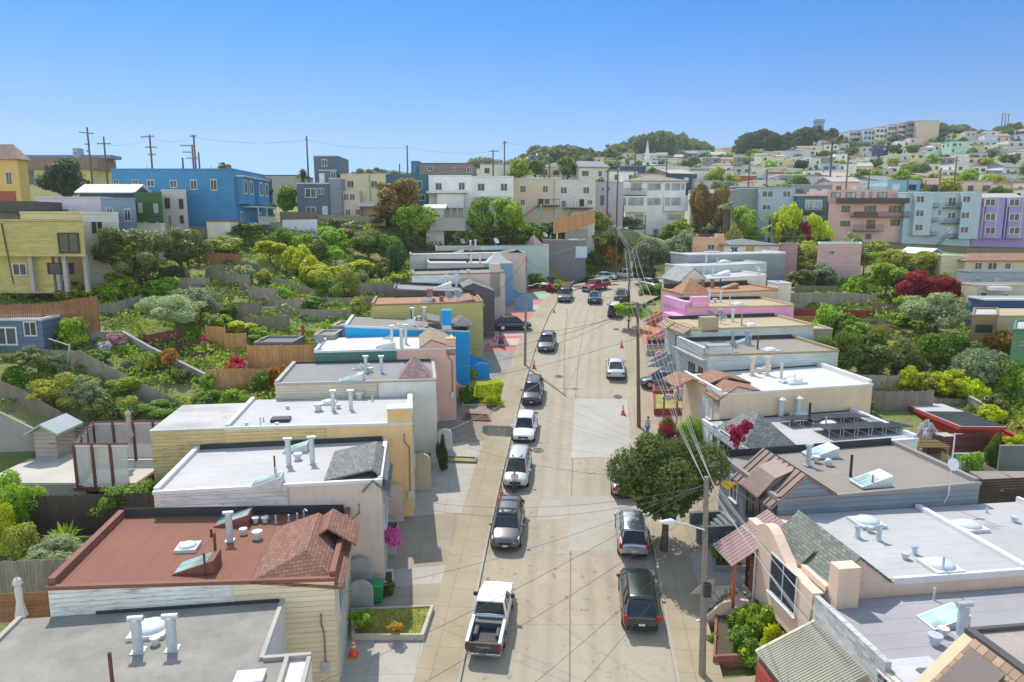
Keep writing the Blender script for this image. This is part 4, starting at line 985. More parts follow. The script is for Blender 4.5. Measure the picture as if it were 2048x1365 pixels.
# R10 beige, orange roof and pyramid
BE=Sd((.55,.44,.33),pitch=.2,wear=.3)
h=right(8,(1556,580.5),590,BE,RORG,'beige house with an orange-brown roof and a small orange pyramid roof',cap=M('plain',(.4,.22,.12)),flash=.6,deep=3)
pyramid(h,-.1,3.5,.1,4.2,h.zf+.1,1.7,M('shingle',(.42,.2,.1)))
items(h,[('block',1405,576,dict(top=560,size=.5,mat=BRK)),('block',1424,577,dict(top=559,size=.5,mat=BRK)),('pipe',1440,578,dict(top=558,mat=DARK,size=1.5)),('glass',1457,578,dict(size=1.3,mat=M('plain',(.3,.15,.08))))])
fwin(h,.8,1.8,2.8,4.3);fwin(h,2.4,4.2,2.8,4.3,bars=2);fdoor(h,.8,3.3,.05,2.2,WHITE);stairs(h,5.0,6.6,9,M('stucco',(.6,.33,.22),.9),FCO,1.6)
forecourt(h,[(0,3.4,FCO),(3.4,h.W,FC)])
# R11 .. R13
h=right(9,(1532.5,551.6),562,St((.56,.54,.5)),RWHITE,'off-white house with a white roof behind the orange pyramid roof',cap=M('plain',(.6,.6,.58)),deep=3)
gable(h,3.5,1.6,.3,.1,h.W-.3,h.zf+1.6,h.zf+.1,h.zf-.1,M('shingle',(.33,.34,.33)),St((.5,.49,.47)))
items(h,[('duct',1407,550,dict(top=532)),('duct',1425,551,dict(top=531)),('pipe',1424,553,dict(top=538)),('glass',1442,552,dict(size=1.3)),('dish',1526,549,dict(size=1.3,mat=FROST))])
fwin(h,.8,1.8,2.8,4.3);fdoor(h,.8,3.3,.05,2.2,WHITE)
h=right(10,(1533.5,528),535,Sd((.44,.5,.5),pitch=.25),RWHITE,'pale grey-green house with a white roof in the upper part of the right row',cap=M('plain',(.5,.52,.52)),deep=3)
items(h,[('duct',1412,527,dict(top=510)),('dome',1448,526,dict(size=1.5)),('pipe',1434,529,dict(top=515)),('cap',1460,526)])
h=right(11,(1571,507),510,Sd((.25,.29,.33),pitch=.3),RWHITE,'blue-grey boarded house standing tallest at the far end of the right row',cap=M('plain',(.7,.7,.7)),deep=3)
items(h,[('hatch',1425,506,dict(mat=WHITE,size=2.2)),('dish',1541,486,dict(size=.01)),('cap',1460,505,dict(size=1.5)),('cap',1475,504,dict(size=1.5)),('pipe',1484,505,dict(top=497))])
# ------------------------------------------------------------------ foliage
def np_mesh(name,V,F4,mats,midx=None):
    me=bpy.data.meshes.new(name);n=len(V);m=len(F4)
    me.vertices.add(n);me.vertices.foreach_set('co',np.asarray(V,np.float32).ravel())
    me.loops.add(m*4);me.loops.foreach_set('vertex_index',np.asarray(F4,np.int32).ravel())
    me.polygons.add(m);me.polygons.foreach_set('loop_start',np.arange(m,dtype=np.int32)*4)
    try:me.polygons.foreach_set('loop_total',np.full(m,4,np.int32))
    except Exception:pass
    for x in mats:me.materials.append(x)
    if midx is not None:me.polygons.foreach_set('material_index',midx)
    me.update(calc_edges=True);me.validate();return me
def leaves(P,N,size,rng,asp=.55):
    n=len(P);a=rng.normal(size=(n,3));a-=(a*N).sum(1)[:,None]*N;a/=np.linalg.norm(a,axis=1)[:,None]+1e-9
    b=np.cross(N,a);L=(size*rng.uniform(.6,1.35,n))[:,None]if np.isscalar(size)else(size*rng.uniform(.6,1.35,n))[:,None]
    V=np.stack([P-a*L*.5,P+b*L*asp*.5+N*L*.06,P+a*L*.5,P-b*L*asp*.5+N*L*.06],1).reshape(-1,3)
    F=np.arange(4*n).reshape(-1,4);return V,F
def cloud(seed,rel,K=18,dens=1.0,flat=0.,spread=1.0):
    rng=np.random.default_rng(seed)
    d=rng.normal(size=(K,3));d/=np.linalg.norm(d,axis=1)[:,None];d[:,2]=np.where(d[:,2]<-.55,-d[:,2],d[:,2])
    C=d*rng.uniform(.4,.92,K)[:,None]*spread;rc=rng.uniform(.16,.4,K)
    C=np.vstack([C,[[0,0,-.05]]]);rc=np.append(rc,.48)
    n=int(min(38000,dens*34/(.38*rel*rel)))
    w=rc**2;k=rng.choice(K+1,n,p=w/w.sum())
    dd=rng.normal(size=(n,3));dd/=np.linalg.norm(dd,axis=1)[:,None]
    rad=rc[k]*rng.uniform(.62,1.08,n)
    P=C[k]+dd*rad[:,None]
    out=P/np.maximum(np.linalg.norm(P,axis=1),.2)[:,None]
    N=dd*.55+out*.35+rng.normal(size=(n,3))*.55;N[:,2]+=.25;N/=np.linalg.norm(N,axis=1)[:,None]
    sz=np.full(n,rel);V,F=leaves(P,N,sz,rng,.62)
    # inner leaves, larger, added to block light through the crown
    m=n//10;q=rng.normal(size=(m,3));q/=np.linalg.norm(q,axis=1)[:,None];q*=rng.uniform(.1,.62,m)[:,None]
    nn=rng.normal(size=(m,3));nn/=np.linalg.norm(nn,axis=1)[:,None]
    V2,F2=leaves(q,nn,np.full(m,rel*2.4),rng,.9)
    V=np.vstack([V,V2]);F=np.vstack([F,F2+len(V)-len(V2)])
    mx=np.abs(V).max(0);V=V/np.percentile(np.abs(V),99.7,axis=0)
    return V,F
_PL={}
RELS=[.3,.2,.13,.085,.055,.038]
BASEL=M('leaf',(.05,.09,.02),.6)
def proto(rel,var,style):
    r=min(RELS,key=lambda q:abs(math.log(q/rel)));key=(r,var%3,style)
    if key not in _PL:
        K,dens=dict(round=(16,1),dense=(30,1.15),loose=(12,.42),feathery=(26,.75))[style]
        V,F=cloud(hash((int(r*1000),var%3,len(style)))%9999,r,K,dens,spread=1.15 if style=='loose' else 1)
        _PL[key]=np_mesh('crown',V,F,[BASEL])
    return _PL[key]
BARK=M('wood',(.16,.12,.09),.95);BARKG=M('wood',(.27,.24,.2),.95)
_TR={}
def trunk_mesh(var):
    if var not in _TR:
        rng=random.Random(var);mb=MB();mb.tube([(0,0,-.06),(.01,0,.25),(rng.uniform(-.03,.03),rng.uniform(-.03,.03),.55),(0,0,.9)],[.05,.036,.028,.008],8)
        for i in range(7):
            a=i*2.4+rng.random();z=rng.uniform(.25,.6);l=rng.uniform(.25,.45)
            mb.tube([(0,0,z),(l*.5*math.cos(a),l*.5*math.sin(a),z+l*.35),(l*math.cos(a),l*math.sin(a),z+l*.9)],[.02,.013,.004],5)
        o=mb.build('trunk',BARK,smooth=True);me=o.data;bpy.data.objects.remove(o);_TR[var]=me
    return _TR[var]
LC=dict(g=((.085,.145,.022),(.16,.24,.03)),d=((.04,.07,.02),(.075,.12,.03)),y=((.25,.31,.02),(.48,.5,.03)),l=((.15,.24,.03),(.28,.4,.04)),s=((.19,.24,.12),(.33,.38,.2)),
          b=((.13,.095,.035),(.27,.17,.055)),r=((.11,.016,.02),(.32,.03,.035)),o=((.28,.14,.03),(.4,.2,.04)),a=((.2,.22,.04),(.36,.36,.06)),t=((.075,.1,.025),(.17,.19,.05)),
          p=((.35,.16,.2),(.5,.3,.33)),m=((.5,.08,.3),(.65,.2,.45)),k=((.3,.03,.05),(.45,.05,.1)),w=((.4,.4,.42),(.55,.5,.6)),f=((.13,.165,.09),(.22,.26,.14)))
def leafmat(c):
    q=LC[c];return M('leaf',q[0],.55 if c!='t' else .4,**({'c2':q[1]}if q[1]else{}))
_pn=[0]
def setmat(o,m):o.material_slots[0].link='OBJECT';o.material_slots[0].material=m
def foliage(x,y,zc,rx,rz,Yd,c,style,parent=None,name='crown',rel=None,loc_parent=None):
    _pn[0]+=1;r=max(rx,rz)
    me=proto((max(.15,.0036*Yd)/r)if rel is None else rel,_pn[0],style)
    o=bpy.data.objects.new(name,me);COL.objects.link(o);o.location=(x,y,zc)
    o.scale=(rx,rx*.92,rz);o.rotation_euler.z=(_pn[0]*1.7)%6.28;setmat(o,leafmat(c))
    if parent:o.parent=parent;o.location=(0,0,zc-parent.location.z)
    return o
def plant(px,ytop,wpx,Y,c,label,kind='shrub',style='round',cat=None,group=None,ch=.68,H=None,g=None,extra=None,tilt=0):
    p=at(px,ytop,Y);gz=terr(p.x,Y)if g is None else g
    Hh=p.z-gz if H is None else H
    if Hh<.35:print('LOW plant',label,round(Hh,2));Hh=.7
    rx=wpx*.56*mpp(ytop,Y)
    if Hh>rx*5:print('TALL plant',label,round(Hh,1),'rx',round(rx,1))
    zt=gz+Hh if p.z-gz<.35 or H is not None else p.z
    if H is not None:zt=p.z;gz=p.z-H
    if kind=='shrub':
        nm='shrub';rz=Hh*.56
        o=foliage(p.x,Y,zt-rz,rx,rz,Y,c,style,name=nm);tag(o,label,cat or 'shrub',group)
        if extra:foliage(0,0,0,rx*.98,rz*.98,Y,extra,'loose',name='blossom').parent=o;ch_=o.children[0];ch_.location=(0,0,.04);ch_.scale=(1.02,1.02,1.03);ch_.rotation_euler.z=0
        return o
    T=thing('tree',label,cat or 'tree',(p.x,Y,gz),0,group)
    rz=Hh*ch*.5;foliage(p.x,Y,zt-rz,rx,rz,Y,c,style,T)
    t=bpy.data.objects.new('trunk',trunk_mesh(_pn[0]%5));COL.objects.link(t);t.parent=T
    w=max(Hh*.8,rx*1.3);t.scale=(w*.9,w*.9,(zt-gz)*.95);return T
# ------------------------------------------------------------------ background buildings
_BX={}
def unit_window():
    if 'w' not in _BX:
        mb=MB()
        for b in((-.5,.5,-.06,0,-.5,-.42),(-.5,.5,-.06,0,.42,.5),(-.5,-.43,-.06,0,-.42,.42),(.43,.5,-.06,0,-.42,.42),(-.03,.03,-.05,0,-.42,.42)):mb.box(*b,0)
        o=mb.build('window',WHITE);_BX['w']=o.data;bpy.data.objects.remove(o)
        mb=MB();mb.box(-.45,.45,-.025,.0,-.44,.44);o=mb.build('pane',GLASSB);_BX['p']=o.data;bpy.data.objects.remove(o)
    return _BX['w'],_BX['p']
def add_window(T,x,y,z,w,h,frame=None,pane=None,face=0,name='window'):
    a,b=unit_window();o=bpy.data.objects.new(name,a);COL.objects.link(o);o.parent=T;o.location=(x,y,z);o.scale=(w,1,h);o.rotation_euler.z=face
    p=bpy.data.objects.new('pane',b);COL.objects.link(p);p.parent=o
    if frame:setmat(o,frame)
    if pane:setmat(p,pane)
    return o
CAPW=M('plain',(.62,.62,.6),.7)
def block(x0,x1,yt,Y,dep,wall,label,wins=(),roof='flat',roofm=None,cap=None,frame=None,pane=None,name='house',cat='house',group=None,sides=0,rh=1.4,yaw=0,doors=(),storeys=None,h=None,below=2.5,sk=0):
    a=at(x0,yt,Y);b=at(x1,yt,Y);w=b.x-a.x
    gz=min(terr(a.x,Y),terr(b.x,Y),terr(a.x,Y+dep*.5));Hh=a.z-gz if h is None else h
    if Hh<2.5:print('LOW block',label,round(Hh,1))
    if Hh>14:print('TALL block',label,round(Hh,1))
    T=thing(name,label,cat,(a.x,Y,a.z-Hh),yaw,group)
    mb=MB();mb.box(0,w,0,dep,-below,Hh-.05);mb.build('wall',wall,T)
    rm=roofm or RGWH
    if roof=='flat':
        mb=MB();mb.box(.15,w-.15,.15,dep-.15,Hh-.049,Hh);mb.build('roof',rm,T)
        mb=MB();c=.18;t=Hh+.18;l=Hh-.02
        mb.box(-.04,w+.04,-.04,c,l,t);mb.box(-.04,w+.04,dep-c,dep+.04,l,t);mb.box(-.04,c,c,dep-c,l,t);mb.box(w-c,w+.04,c,dep-c,l,t);mb.build('parapet',cap or wall,T)
    elif roof=='hip':
        mb=MB();e=.5;q=min(w,dep)*.48;m=dep/2;z=Hh
        A=[(-e,-e,z),(w+e,-e,z),(w+e,dep+e,z),(-e,dep+e,z)]
        P,Q=(q,m,z+rh),(w-q,m,z+rh)
        if w<dep:P,Q=(w/2,q,z+rh),(w/2,dep-q,z+rh);fs=[[A[0],A[1],P],[A[1],A[2],Q,P],[A[2],A[3],Q],[A[3],A[0],P,Q]]
        else:fs=[[A[0],A[1],Q,P],[A[1],A[2],Q],[A[2],A[3],P,Q],[A[3],A[0],P]]
        for f in fs:slab(mb,f,.15)
        mb.build('roof',rm,T,recalc=True)
    elif roof in('gable','front'): # gable: ridge along x; front: ridge along y
        mb=MB();e=.4
        if roof=='gable':
            for s in(0,1):
                y_=-e if s==0 else dep+e
                slab(mb,[(-e,y_,Hh-.1),(w+e,y_,Hh-.1),(w+e,dep/2,Hh+rh),(-e,dep/2,Hh+rh)],.15)
            wb=MB();wb.prism([(0,Hh-.06),(dep,Hh-.06),(dep/2,Hh+rh-.2)],'x',.02,w-.02);
        else:
            for s in(0,1):
                x_=-e if s==0 else w+e
                slab(mb,[(x_,-e,Hh-.1),(x_,dep+e,Hh-.1),(w/2,dep+e,Hh+rh),(w/2,-e,Hh+rh)],.15)
            wb=MB();wb.prism([(0,Hh-.06),(w,Hh-.06),(w/2,Hh+rh-.2)],'y',.02,dep-.02)
        mb.build('roof',rm,T,recalc=True);wb.build('gable_wall',wall,T,recalc=True)
    if sk: # house set at a slant to its own front
        for c in T.children:
            for v in c.data.vertices:v.co.x+=sk*v.co.y
    for q in wins:
        p=at((q[0]+q[2])/2,(q[1]+q[3])/2,Y);ww=abs(at(q[2],q[1],Y).x-at(q[0],q[1],Y).x);hh=at(q[0],q[1],Y).z-at(q[0],q[3],Y).z
        o=add_window(T,p.x-a.x,-.0,p.z-T.location.z,ww,hh,frame if len(q)<5 else q[4],pane if len(q)<6 else q[5])
    for q in doors:
        mb=MB();p0,p1=at(q[0],q[1],Y),at(q[2],q[3],Y);mb.box(p0.x-a.x,p1.x-a.x,-.06,0,p1.z-T.location.z,p0.z-T.location.z);mb.build('door',q[4]if len(q)>4 else WHITE,T)
    T['_w']=w;T['_h']=Hh
    if sides: # windows on the side that faces the street axis
        xs=w if a.x<0 else 0;f=R(90)if a.x<0 else R(-90)
        for i in range(sides):
            add_window(T,xs,dep*(i+.6)/(sides+.2),Hh-1.7,1.1,1.3,frame,pane,face=f)
    return T
def rect(T,Y,q,mat,name,out=.1,inn=0,cap=None):
    p0,p1=at(q[0],q[1],Y),at(q[2],q[3],Y);o=T.location;mb=MB()
    mb.box(p0.x-o.x,p1.x-o.x,-out,inn-.002,p1.z-o.z,p0.z-o.z);return mb.build(name,mat,T)
def balcony(T,Y,x0,x1,y0,y1,d=1.2,mat=None,solid=None):
    p0,p1=at(x0,y0,Y),at(x1,y1,Y);o=T.location;mb=MB();mt=mat or M('metal',(.06,.06,.065),.6)
    a,b,z0,z1=p0.x-o.x,p1.x-o.x,p1.z-o.z,p0.z-o.z
    mb.box(a,b,-d,-.002,z0-.12,z0);fl=mb.build('balcony',solid or mt,T);mb=MB()
    if solid and d>0:mb.box(a,b,-d-.04,-d+.02,z0,z1)
    else:
        n=max(3,int((b-a)/.22))
        for i in range(n+1):x=a+(b-a)*i/n;mb.box(x-.018,x+.018,-d-.02,-d+.016,z0,z1)
        mb.box(a,b,-d-.03,-d+.03,z1-.05,z1)
    mb.build('railing',solid or mt,fl)
# upper left group
OY=Sd((.44,.40,.17),pitch=.22,wear=.5,wcol=(.14,.11,.05));DKF=M('plain',(.05,.045,.03))
T=block(-60,165,443,67,6,OY,'olive yellow boarded house raised on posts with one big square window',[],roofm=RTAUP,h=3.3,below=0,name='hillside_house',sk=-0.62)
p0=T.location.z
rect(T,67,(118,466,159,507),M('plain',(.2,.17,.08)),'window_trim',.05);add_window(T,at(138.5,486,67).x-T.location.x,-.06,at(138,486.5,67).z-p0,2.0,1.95,DKF,GLASS)
mb=MB();WP=M('plain',(.38,.37,.35))
for i,px in enumerate((55,96,123,153)):
    x=at(px,520,67).x-T.location.x;mb2=MB();mb2.box(x-.18,x+.18,.3+.9*(i%2),.66+.9*(i%2),-3.4,-.002);mb2.build('post',WP,T)
mb=MB();mb.box(0,T['_w']-4,1.01,2.4,-3.6,-.003);mb.build('lower_wall',OY,T);x=at(24,530,67).x-T.location.x
add_window(T,x,1.0,-1.3,1.4,1.2);add_window(T,x+4,1.0,-1.2,2.6,1.1,DKF);
mb=MB();x=at(10,500,67).x-T.location.x;mb.tube([(x,-.08,3.1),(x+.4,-.08,-1.4),(x+.5,-.08,-2.6)],.06,6);mb.build('drain_pipe',RUST,T)
T=block(160,236,428,74,8,Sd((.52,.55,.55),pitch=.22),'pale grey boarded house with two tall windows beside the olive yellow house',[(182,442,207,470),(185,496,211,523)],roofm=RGWH,name='hillside_house',pane=GLASSB,sk=-0.58)
rect(T,74,(160,428,173,545),Sd((.55,.44,.13),pitch=.22),'yellow_wall',.05)
block(40,164,427,75,6,Sd((.58,.5,.3),pitch=.22),'cream boarded house behind the olive yellow house, chimney on its roof',[],name='hillside_house')
T=block(202,270,399,83,8,Sd((.17,.25,.36),pitch=.24),'slate blue boarded house with a turquoise edged roof on the upper left',[(213,416,226,430),(249,418,262,443)],name='hillside_house',roofm=M('plain',(.1,.5,.44)),sk=-0.56)
block(72,201,397,85,5,St((.50,.46,.56)),'lavender house with a turquoise band beside the slate blue house',[],name='hillside_house',roofm=M('plain',(.1,.5,.44)))
mb=None
T=block(267,323,388,91,8,Sd((.045,.13,.04),pitch=.24),'dark green house squeezed between the slate blue and the lilac grey house',[(276,404,286,428),(307,406,317,428),(276,444,284,451),(287,443,297,451),(312,444,319,452)],name='hillside_house',frame=M('plain',(.3,.13,.1)),pane=CURT,sk=-0.53)
block(158,266,383,93,4,M('plain',(.06,.07,.09)),'long dark house with a white pitched roof behind the turquoise edged roof',[],name='hillside_house',roof='gable',roofm=M('plain',(.75,.76,.78)),rh=1.0)
T=block(322,372,382,96,8,St((.50,.47,.5)),'lilac grey house with small brown framed windows next to the blue house',[(330,396,340,418),(358,398,367,419),(360,431,368,448)],name='hillside_house',frame=M('plain',(.3,.13,.1)),doors=[(337,432,344,450,M('plain',(.3,.32,.36)))],sk=-0.49)
BLW=St((.05,.2,.4))
T=block(222,466,340,101,13,BLW,'large royal blue stucco building with white framed windows',[(227,360,238,368),(264,360,276,368),(294,360,309,374),(340,361,354,376),(381,360,394,380),(421,359,434,382)],name='apartment_building',cat='apartment building',roofm=RGWH,cap=BLW)
W_=T['_w'];Hh=T['_h']
mb=MB();mb.box(W_+.003,W_+1.0,.8,5.2,Hh-4.7,Hh-.9);mb.box(W_+.003,W_+1.0,7,11.5,Hh-4.7,Hh-.9);mb.box(W_-.001,W_+1.25,.6,5.4,Hh-.9,Hh-.7,1);mb.box(W_-.001,W_+1.25,6.8,11.7,Hh-.9,Hh-.7,1);mb.build('bay',[BLW,WHITE],T)
for y_ in(1.6,3.9,8,10.4):add_window(T,W_+1.0,y_,Hh-2.3,1.3,2.0,face=R(90))
for y_ in(2.2,9.5):add_window(T,W_,y_,Hh-6.7,1.0,1.9,face=R(90))
mb=MB();mb.box(W_+.002,W_+2.2,3,10.5,Hh-7.6,Hh-7.45)
for i in range(20):y_=3+7.5*i/19;mb.box(W_+2.1,W_+2.2,y_-.04,y_+.04,Hh-7.45,Hh-6.5)
mb.box(W_+2.08,W_+2.22,3,10.5,Hh-6.5,Hh-6.4)
for y_ in(3,6.7,10.4):mb.box(W_+2.1,W_+2.2,y_-.06,y_+.06,Hh-6.4,Hh-5.1)
mb.box(W_,W_+2.4,2.9,10.6,Hh-5.1,Hh-4.95)
for i in range(14):mb.box(W_+.9,W_+2.1,10.5+i*.28,10.8+i*.28,Hh-7.7-i*.26,Hh-7.55-i*.26)
mb.build('porch',WHITE,T)
for i in range(3):
    x=W_*(i+.6)/3.4;mb=MB();mb.tube([(x,4,Hh),(x,4,Hh+.8)],.1,6);mb.build('vent_pipe',GALV,T)
# school like building, tan building with the tower box
YS=St((.52,.46,.24))
T=block(-20,185,340,168,8,YS,'pale yellow school building under a broad brown roof band',[(44,335,70,372,M('plain',(.3,.35,.38)),GLASSB),(120,345,150,368,YS,YS)],roofm=M('plain',(.3,.3,.3)),name='school',cat='school',h=10)
rect(T,168,(-20,316,200,339),M('siding',(.27,.18,.13),.8,pitch=.4),'roof_band',1.2,7);rect(T,168,(34,309,215,316),M('siding',(.16,.25,.36),.6,pitch=.5),'blue_roof',-1.5,6)
rect(T,168,(142,296,156,315),M('plain',(.3,.38,.5)),'roof_tower',-.5,2.5);
mb=MB();p=at(149,304,168.3)-T.location
for q in((-.5,-.3,-.9,.9),(-.3,.5,.65,.9),(-.3,.4,.0,.25),(.3,.5,.0,.65)):mb.box(p.x+q[0],p.x+q[1],.3,.45,p.z+q[2],p.z+q[3])
mb.build('tower_sign',WHITE,T)
T=block(-60,34,318,126,2.5,St((.56,.38,.13)),'ochre building with a pale red tiled roof and a barred window',[(12,343,24,371)],name='corner_building',cat='building',roof='hip',roofm=M('shingle',(.5,.3,.25)),rh=2.6,h=10)
rect(T,126,(-60,383,35,420),St((.3,.07,.05)),'red_base',.12)
T=block(-40,80,420,80,8,M('plain',(.2,.2,.19)),'dark roofed shelter with a slatted solar canopy at the left edge',[],name='canopy_house',h=3)
rect(T,80,(-40,404,92,424),M('plain',(.08,.07,.06)),'canopy',2,3)
# upper middle row, left to right
UG='terraced houses along the crest behind the gardens'
T=block(593,657,368,118,10,Sd((.10,.14,.2),pitch=.25),'navy grey house with a stepped tower and white trim on the crest',[(610,377,633,396),(636,377,647,390),(612,414,632,429)],name='hillside_house',cat='house',group=UG,doors=[(644,413,656,430)],cap=WHITE)
o=T.location;NG=Sd((.10,.135,.19),pitch=.25);NG2=Sd((.22,.26,.32),pitch=.25)
def sub(x0,x1,yt,Y,dep,mat,zb=0,nm='upper_wall'):
    a,b=at(x0,yt,Y),at(x1,yt,Y);mb=MB();mb.box(a.x-o.x,b.x-o.x,Y-o.y,Y-o.y+dep,zb,a.z-o.z);mb.box(a.x-o.x-.06,b.x-o.x+.06,Y-o.y-.06,Y-o.y+.1,a.z-o.z+.001,a.z-o.z+.14,1);return mb.build(nm,[mat,WHITE],T)
sub(657.1,682,358,118.4,10,NG2,-2);sub(638,673,342,120,8,NG,T['_h']-.4);sub(627,678,313,122,7,NG,T['_h']-.4,'tower')
for q,Y_ in(((644,320,654,333),122),((661,346,672,356),120)):
    p=at((q[0]+q[2])/2,(q[1]+q[3])/2,Y_);add_window(T,p.x-o.x,Y_-o.y,p.z-o.z,.9,1.2)
p=at(644,358,120);mb=MB();mb.box(p.x-o.x-.45,p.x-o.x+.45,Y_-118-.06,2,p.z-o.z-1,p.z-o.z+.9);mb.build('door',WHITE,T)
T=block(680,771,350,121,11,St((.52,.47,.33)),'beige stucco house with a pinkish bay on the crest',[(695,361,708,377),(742,361,755,377),(758,397,766,410)],name='hillside_house',group=UG)
PB2=St((.56,.45,.38))
rect(T,121,(673,383,725,440),PB2,'bay',1.6);T['_']=0
for q in((687,388,698,401),(699,388,710,401),(691,420,702,431),(711,419,721,431)):
    p=at((q[0]+q[2])/2,(q[1]+q[3])/2,119.4)-T.location;add_window(T,p.x,-1.6,p.z,.85,1.1)
mb=MB();p=at(727,412,119)-T.location;slab(mb,[(p.x-1,-2.6,p.z),(p.x+3,-2.6,p.z),(p.x+3,-.1,p.z+.8),(p.x-1,-.1,p.z+.8)],.12);mb.build('lean_to_roof',CAPW,T)
mb=MB();mb.tube([(at(739,360,121).x-T.location.x,-.1,T['_h']),(at(740,360,121).x-T.location.x,-.1,T['_h']-4),(at(755,360,121).x-T.location.x,-.1,T['_h']-7)],.07,6);mb.build('drain_pipe',M('plain',(.3,.28,.2)),T)
block(771,858,351,121.5,11,St((.045,.14,.18)),'dark teal house partly hidden by the bronze leaved tree',[(829,362,844.5,379),(838,389,850,402)],name='hillside_house',group=UG)
T=block(857,942,353,121,11,St((.62,.64,.66)),'white house with a covered balcony and a white shed below',[(871,366,884,381),(917,365,930,381)],name='hillside_house',group=UG)
rect(T,121,(856,384,935,388),CAPW,'awning',2.6);rect(T,121,(876,389,929,417),M('plain',(.72,.72,.72)),'enclosed_porch',1.8)
mb=MB()
for px in(889,902,915,928):x=at(px,420,119.5).x-T.location.x;z=at(px,417,119.3).z-T.location.z;mb.box(x-.08,x+.08,-1.7,-1.55,z-3,z)
for i,b in enumerate((0,)):pass
mb.build('porch_posts',CAPW,T)
T=block(851,887,415,114,3.5,M('plain',(.5,.5,.47)),'small white shed with a shallow roof below the white house',[],name='garden_shed',cat='shed',roof='gable',roofm=M('plain',(.66,.66,.63)),rh=.5)
T=block(942,1027,355,121,11,St((.58,.60,.60)),'off-white house with two dark windows and a lean-to roof on the crest',[(955,367,969.5,383),(1001,367,1015,383)],name='hillside_house',group=UG)
rect(T,121,(950,394,1022,398),M('plain',(.5,.48,.45)),'lean_to_roof',2.2)
T=block(1026,1108,359,128,9,St((.50,.44,.33)),'sand coloured house with a brown outside stair on the crest',[(1040,371.5,1052,386),(1085.5,371,1096,386),(1041,399,1050,411),(1089,398,1099,410)],name='hillside_house',group=UG,doors=[(1077,398,1086,410,DKF)])
BRW=M('wood',(.1,.07,.05));
mb=MB();p=at(1086,411,126)-T.location;mb.box(p.x-1,p.x+3,-2.2,-.01,p.z-.15,p.z)
for i in range(12):mb.box(p.x-1-(i+1)*.35,p.x-1-i*.35,-2.2,-1.2,p.z-.15-(i+1)*.25,p.z-(i+1)*.25)
for i in range(8):mb.box(p.x-1+i*.55,p.x-.95+i*.55,-2.2,-2.12,p.z,p.z+1)
mb.box(p.x-1,p.x+3,-2.22,-2.12,p.z+1,p.z+1.08);mb.build('outside_stair',BRW,T)
T=block(1109,1191,362,128,9,Sd((.56,.56,.54),pitch=.25,wear=.75,wcol=(.3,.3,.27)),'weathered white boarded house with a small sail shade by its deck',[(1121,374,1134,388),(1166,374,1179,388),(1123,401,1132,415),(1175,400,1185,410)],name='hillside_house',group=UG,doors=[(1159,399,1168,413,DKF)])
mb=MB();p=at(1160,414,126)-T.location;slab(mb,[(p.x-1.6,-2.4,p.z-1.6),(p.x+1.2,-2.6,p.z-1.8),(p.x+1.8,-.5,p.z-.1),(p.x-1.2,-.4,p.z-.2)],.03);mb.build('sail_shade',M('plain',(.6,.55,.5)),T,recalc=True)
mb=MB();mb.box(p.x-3,p.x+2.4,-2.3,-.01,p.z-.3,p.z-.15)
for i in range(9):mb.box(p.x-3+i*.6,p.x-2.95+i*.6,-2.3,-2.2,p.z-.15,p.z+.8)
mb.build('deck',BRW,T)
block(1192,1247,366,136,10,St((.38,.36,.44)),'lavender grey house behind the utility poles at the top of the alley',[(1203,374,1208,384),(1215,373,1220,384)],name='hillside_house',doors=[(1201,391,1208,411,M('plain',(.15,.14,.15)))],frame=M('plain',(.7,.7,.7)))
block(497,512,355,124,8,M('plain',(.05,.08,.13)),'narrow dark navy house just right of the royal blue building',[],name='hillside_house',h=7)
block(515,600,352,150,10,St((.3,.31,.32)),'low grey building with a green roof edge between the trees',[],name='low_building',cat='building',cap=M('plain',(.04,.12,.09)),h=5)
T=block(838,946,328,150,14,M('siding',(.25,.2,.19),.9,pitch=.4),'brown grey boarded building with a dark red roof edge beyond the crest',[(855,334,866,342),(904,335,911,343),(933,336,944,345)],name='apartment_building',cat='apartment building',cap=M('plain',(.2,.08,.08)),group=None,h=9)
block(822,838,324,152,10,St((.05,.16,.3)),'narrow blue building beside the brown grey boarded building',[(827,334,831,343)],name='apartment_building',cat='building',h=10)
# the big white building with three rows of windows
WB=St((.66,.67,.68));GF=M('plain',(.42,.42,.42));GP=M('glass',(.22,.27,.3),r=.15)
T=block(1252,1372,362,147,15,WB,'tall white building with wide gridded windows, chimney and brown hipped roof',
  [(1295,367,1322,381),(1330,367,1340,381),(1343,367,1361,381),(1363,367,1369,381),(1295,396,1321,411),(1330,396,1340,411),(1343,396,1361,411),(1363,396,1369,411),(1335,429,1362,440),(1307,458,1317,473)],roof='hip',roofm=M('shingle',(.3,.25,.22)),rh=1.6,name='apartment_building',cat='apartment building',frame=GF,pane=GP,below=5)
rect(T,147,(1243,352,1256,392),WB,'chimney',.5,1.5);rect(T,147,(1243,393,1291,425),WB,'bay',1.5)
for q in((1257,396,1287,411),(1245,397,1252,411)):
    p=at((q[0]+q[2])/2,(q[1]+q[3])/2,145.5)-T.location;add_window(T,p.x,-1.5,p.z,(q[2]-q[0])*.105,1.6,GF,GP)
p=at(1273,374,147)-T.location;add_window(T,p.x,0,p.z,2.2,1.6,GF,GP);balcony(T,147,1246,1291,378,391,1.4)
rect(T,147,(1327,392,1373,423),WB,'bay',.8)
for q in((1330,396,1340,411),(1343,396,1361,411)):
    p=at((q[0]+q[2])/2,(q[1]+q[3])/2,146.2)-T.location;add_window(T,p.x,-.8,p.z,(q[2]-q[0])*.105,1.6,GF,GP)
p=at(1278,436,147)-T.location;add_window(T,p.x,0,p.z,1.8,1.4,GF,GP)
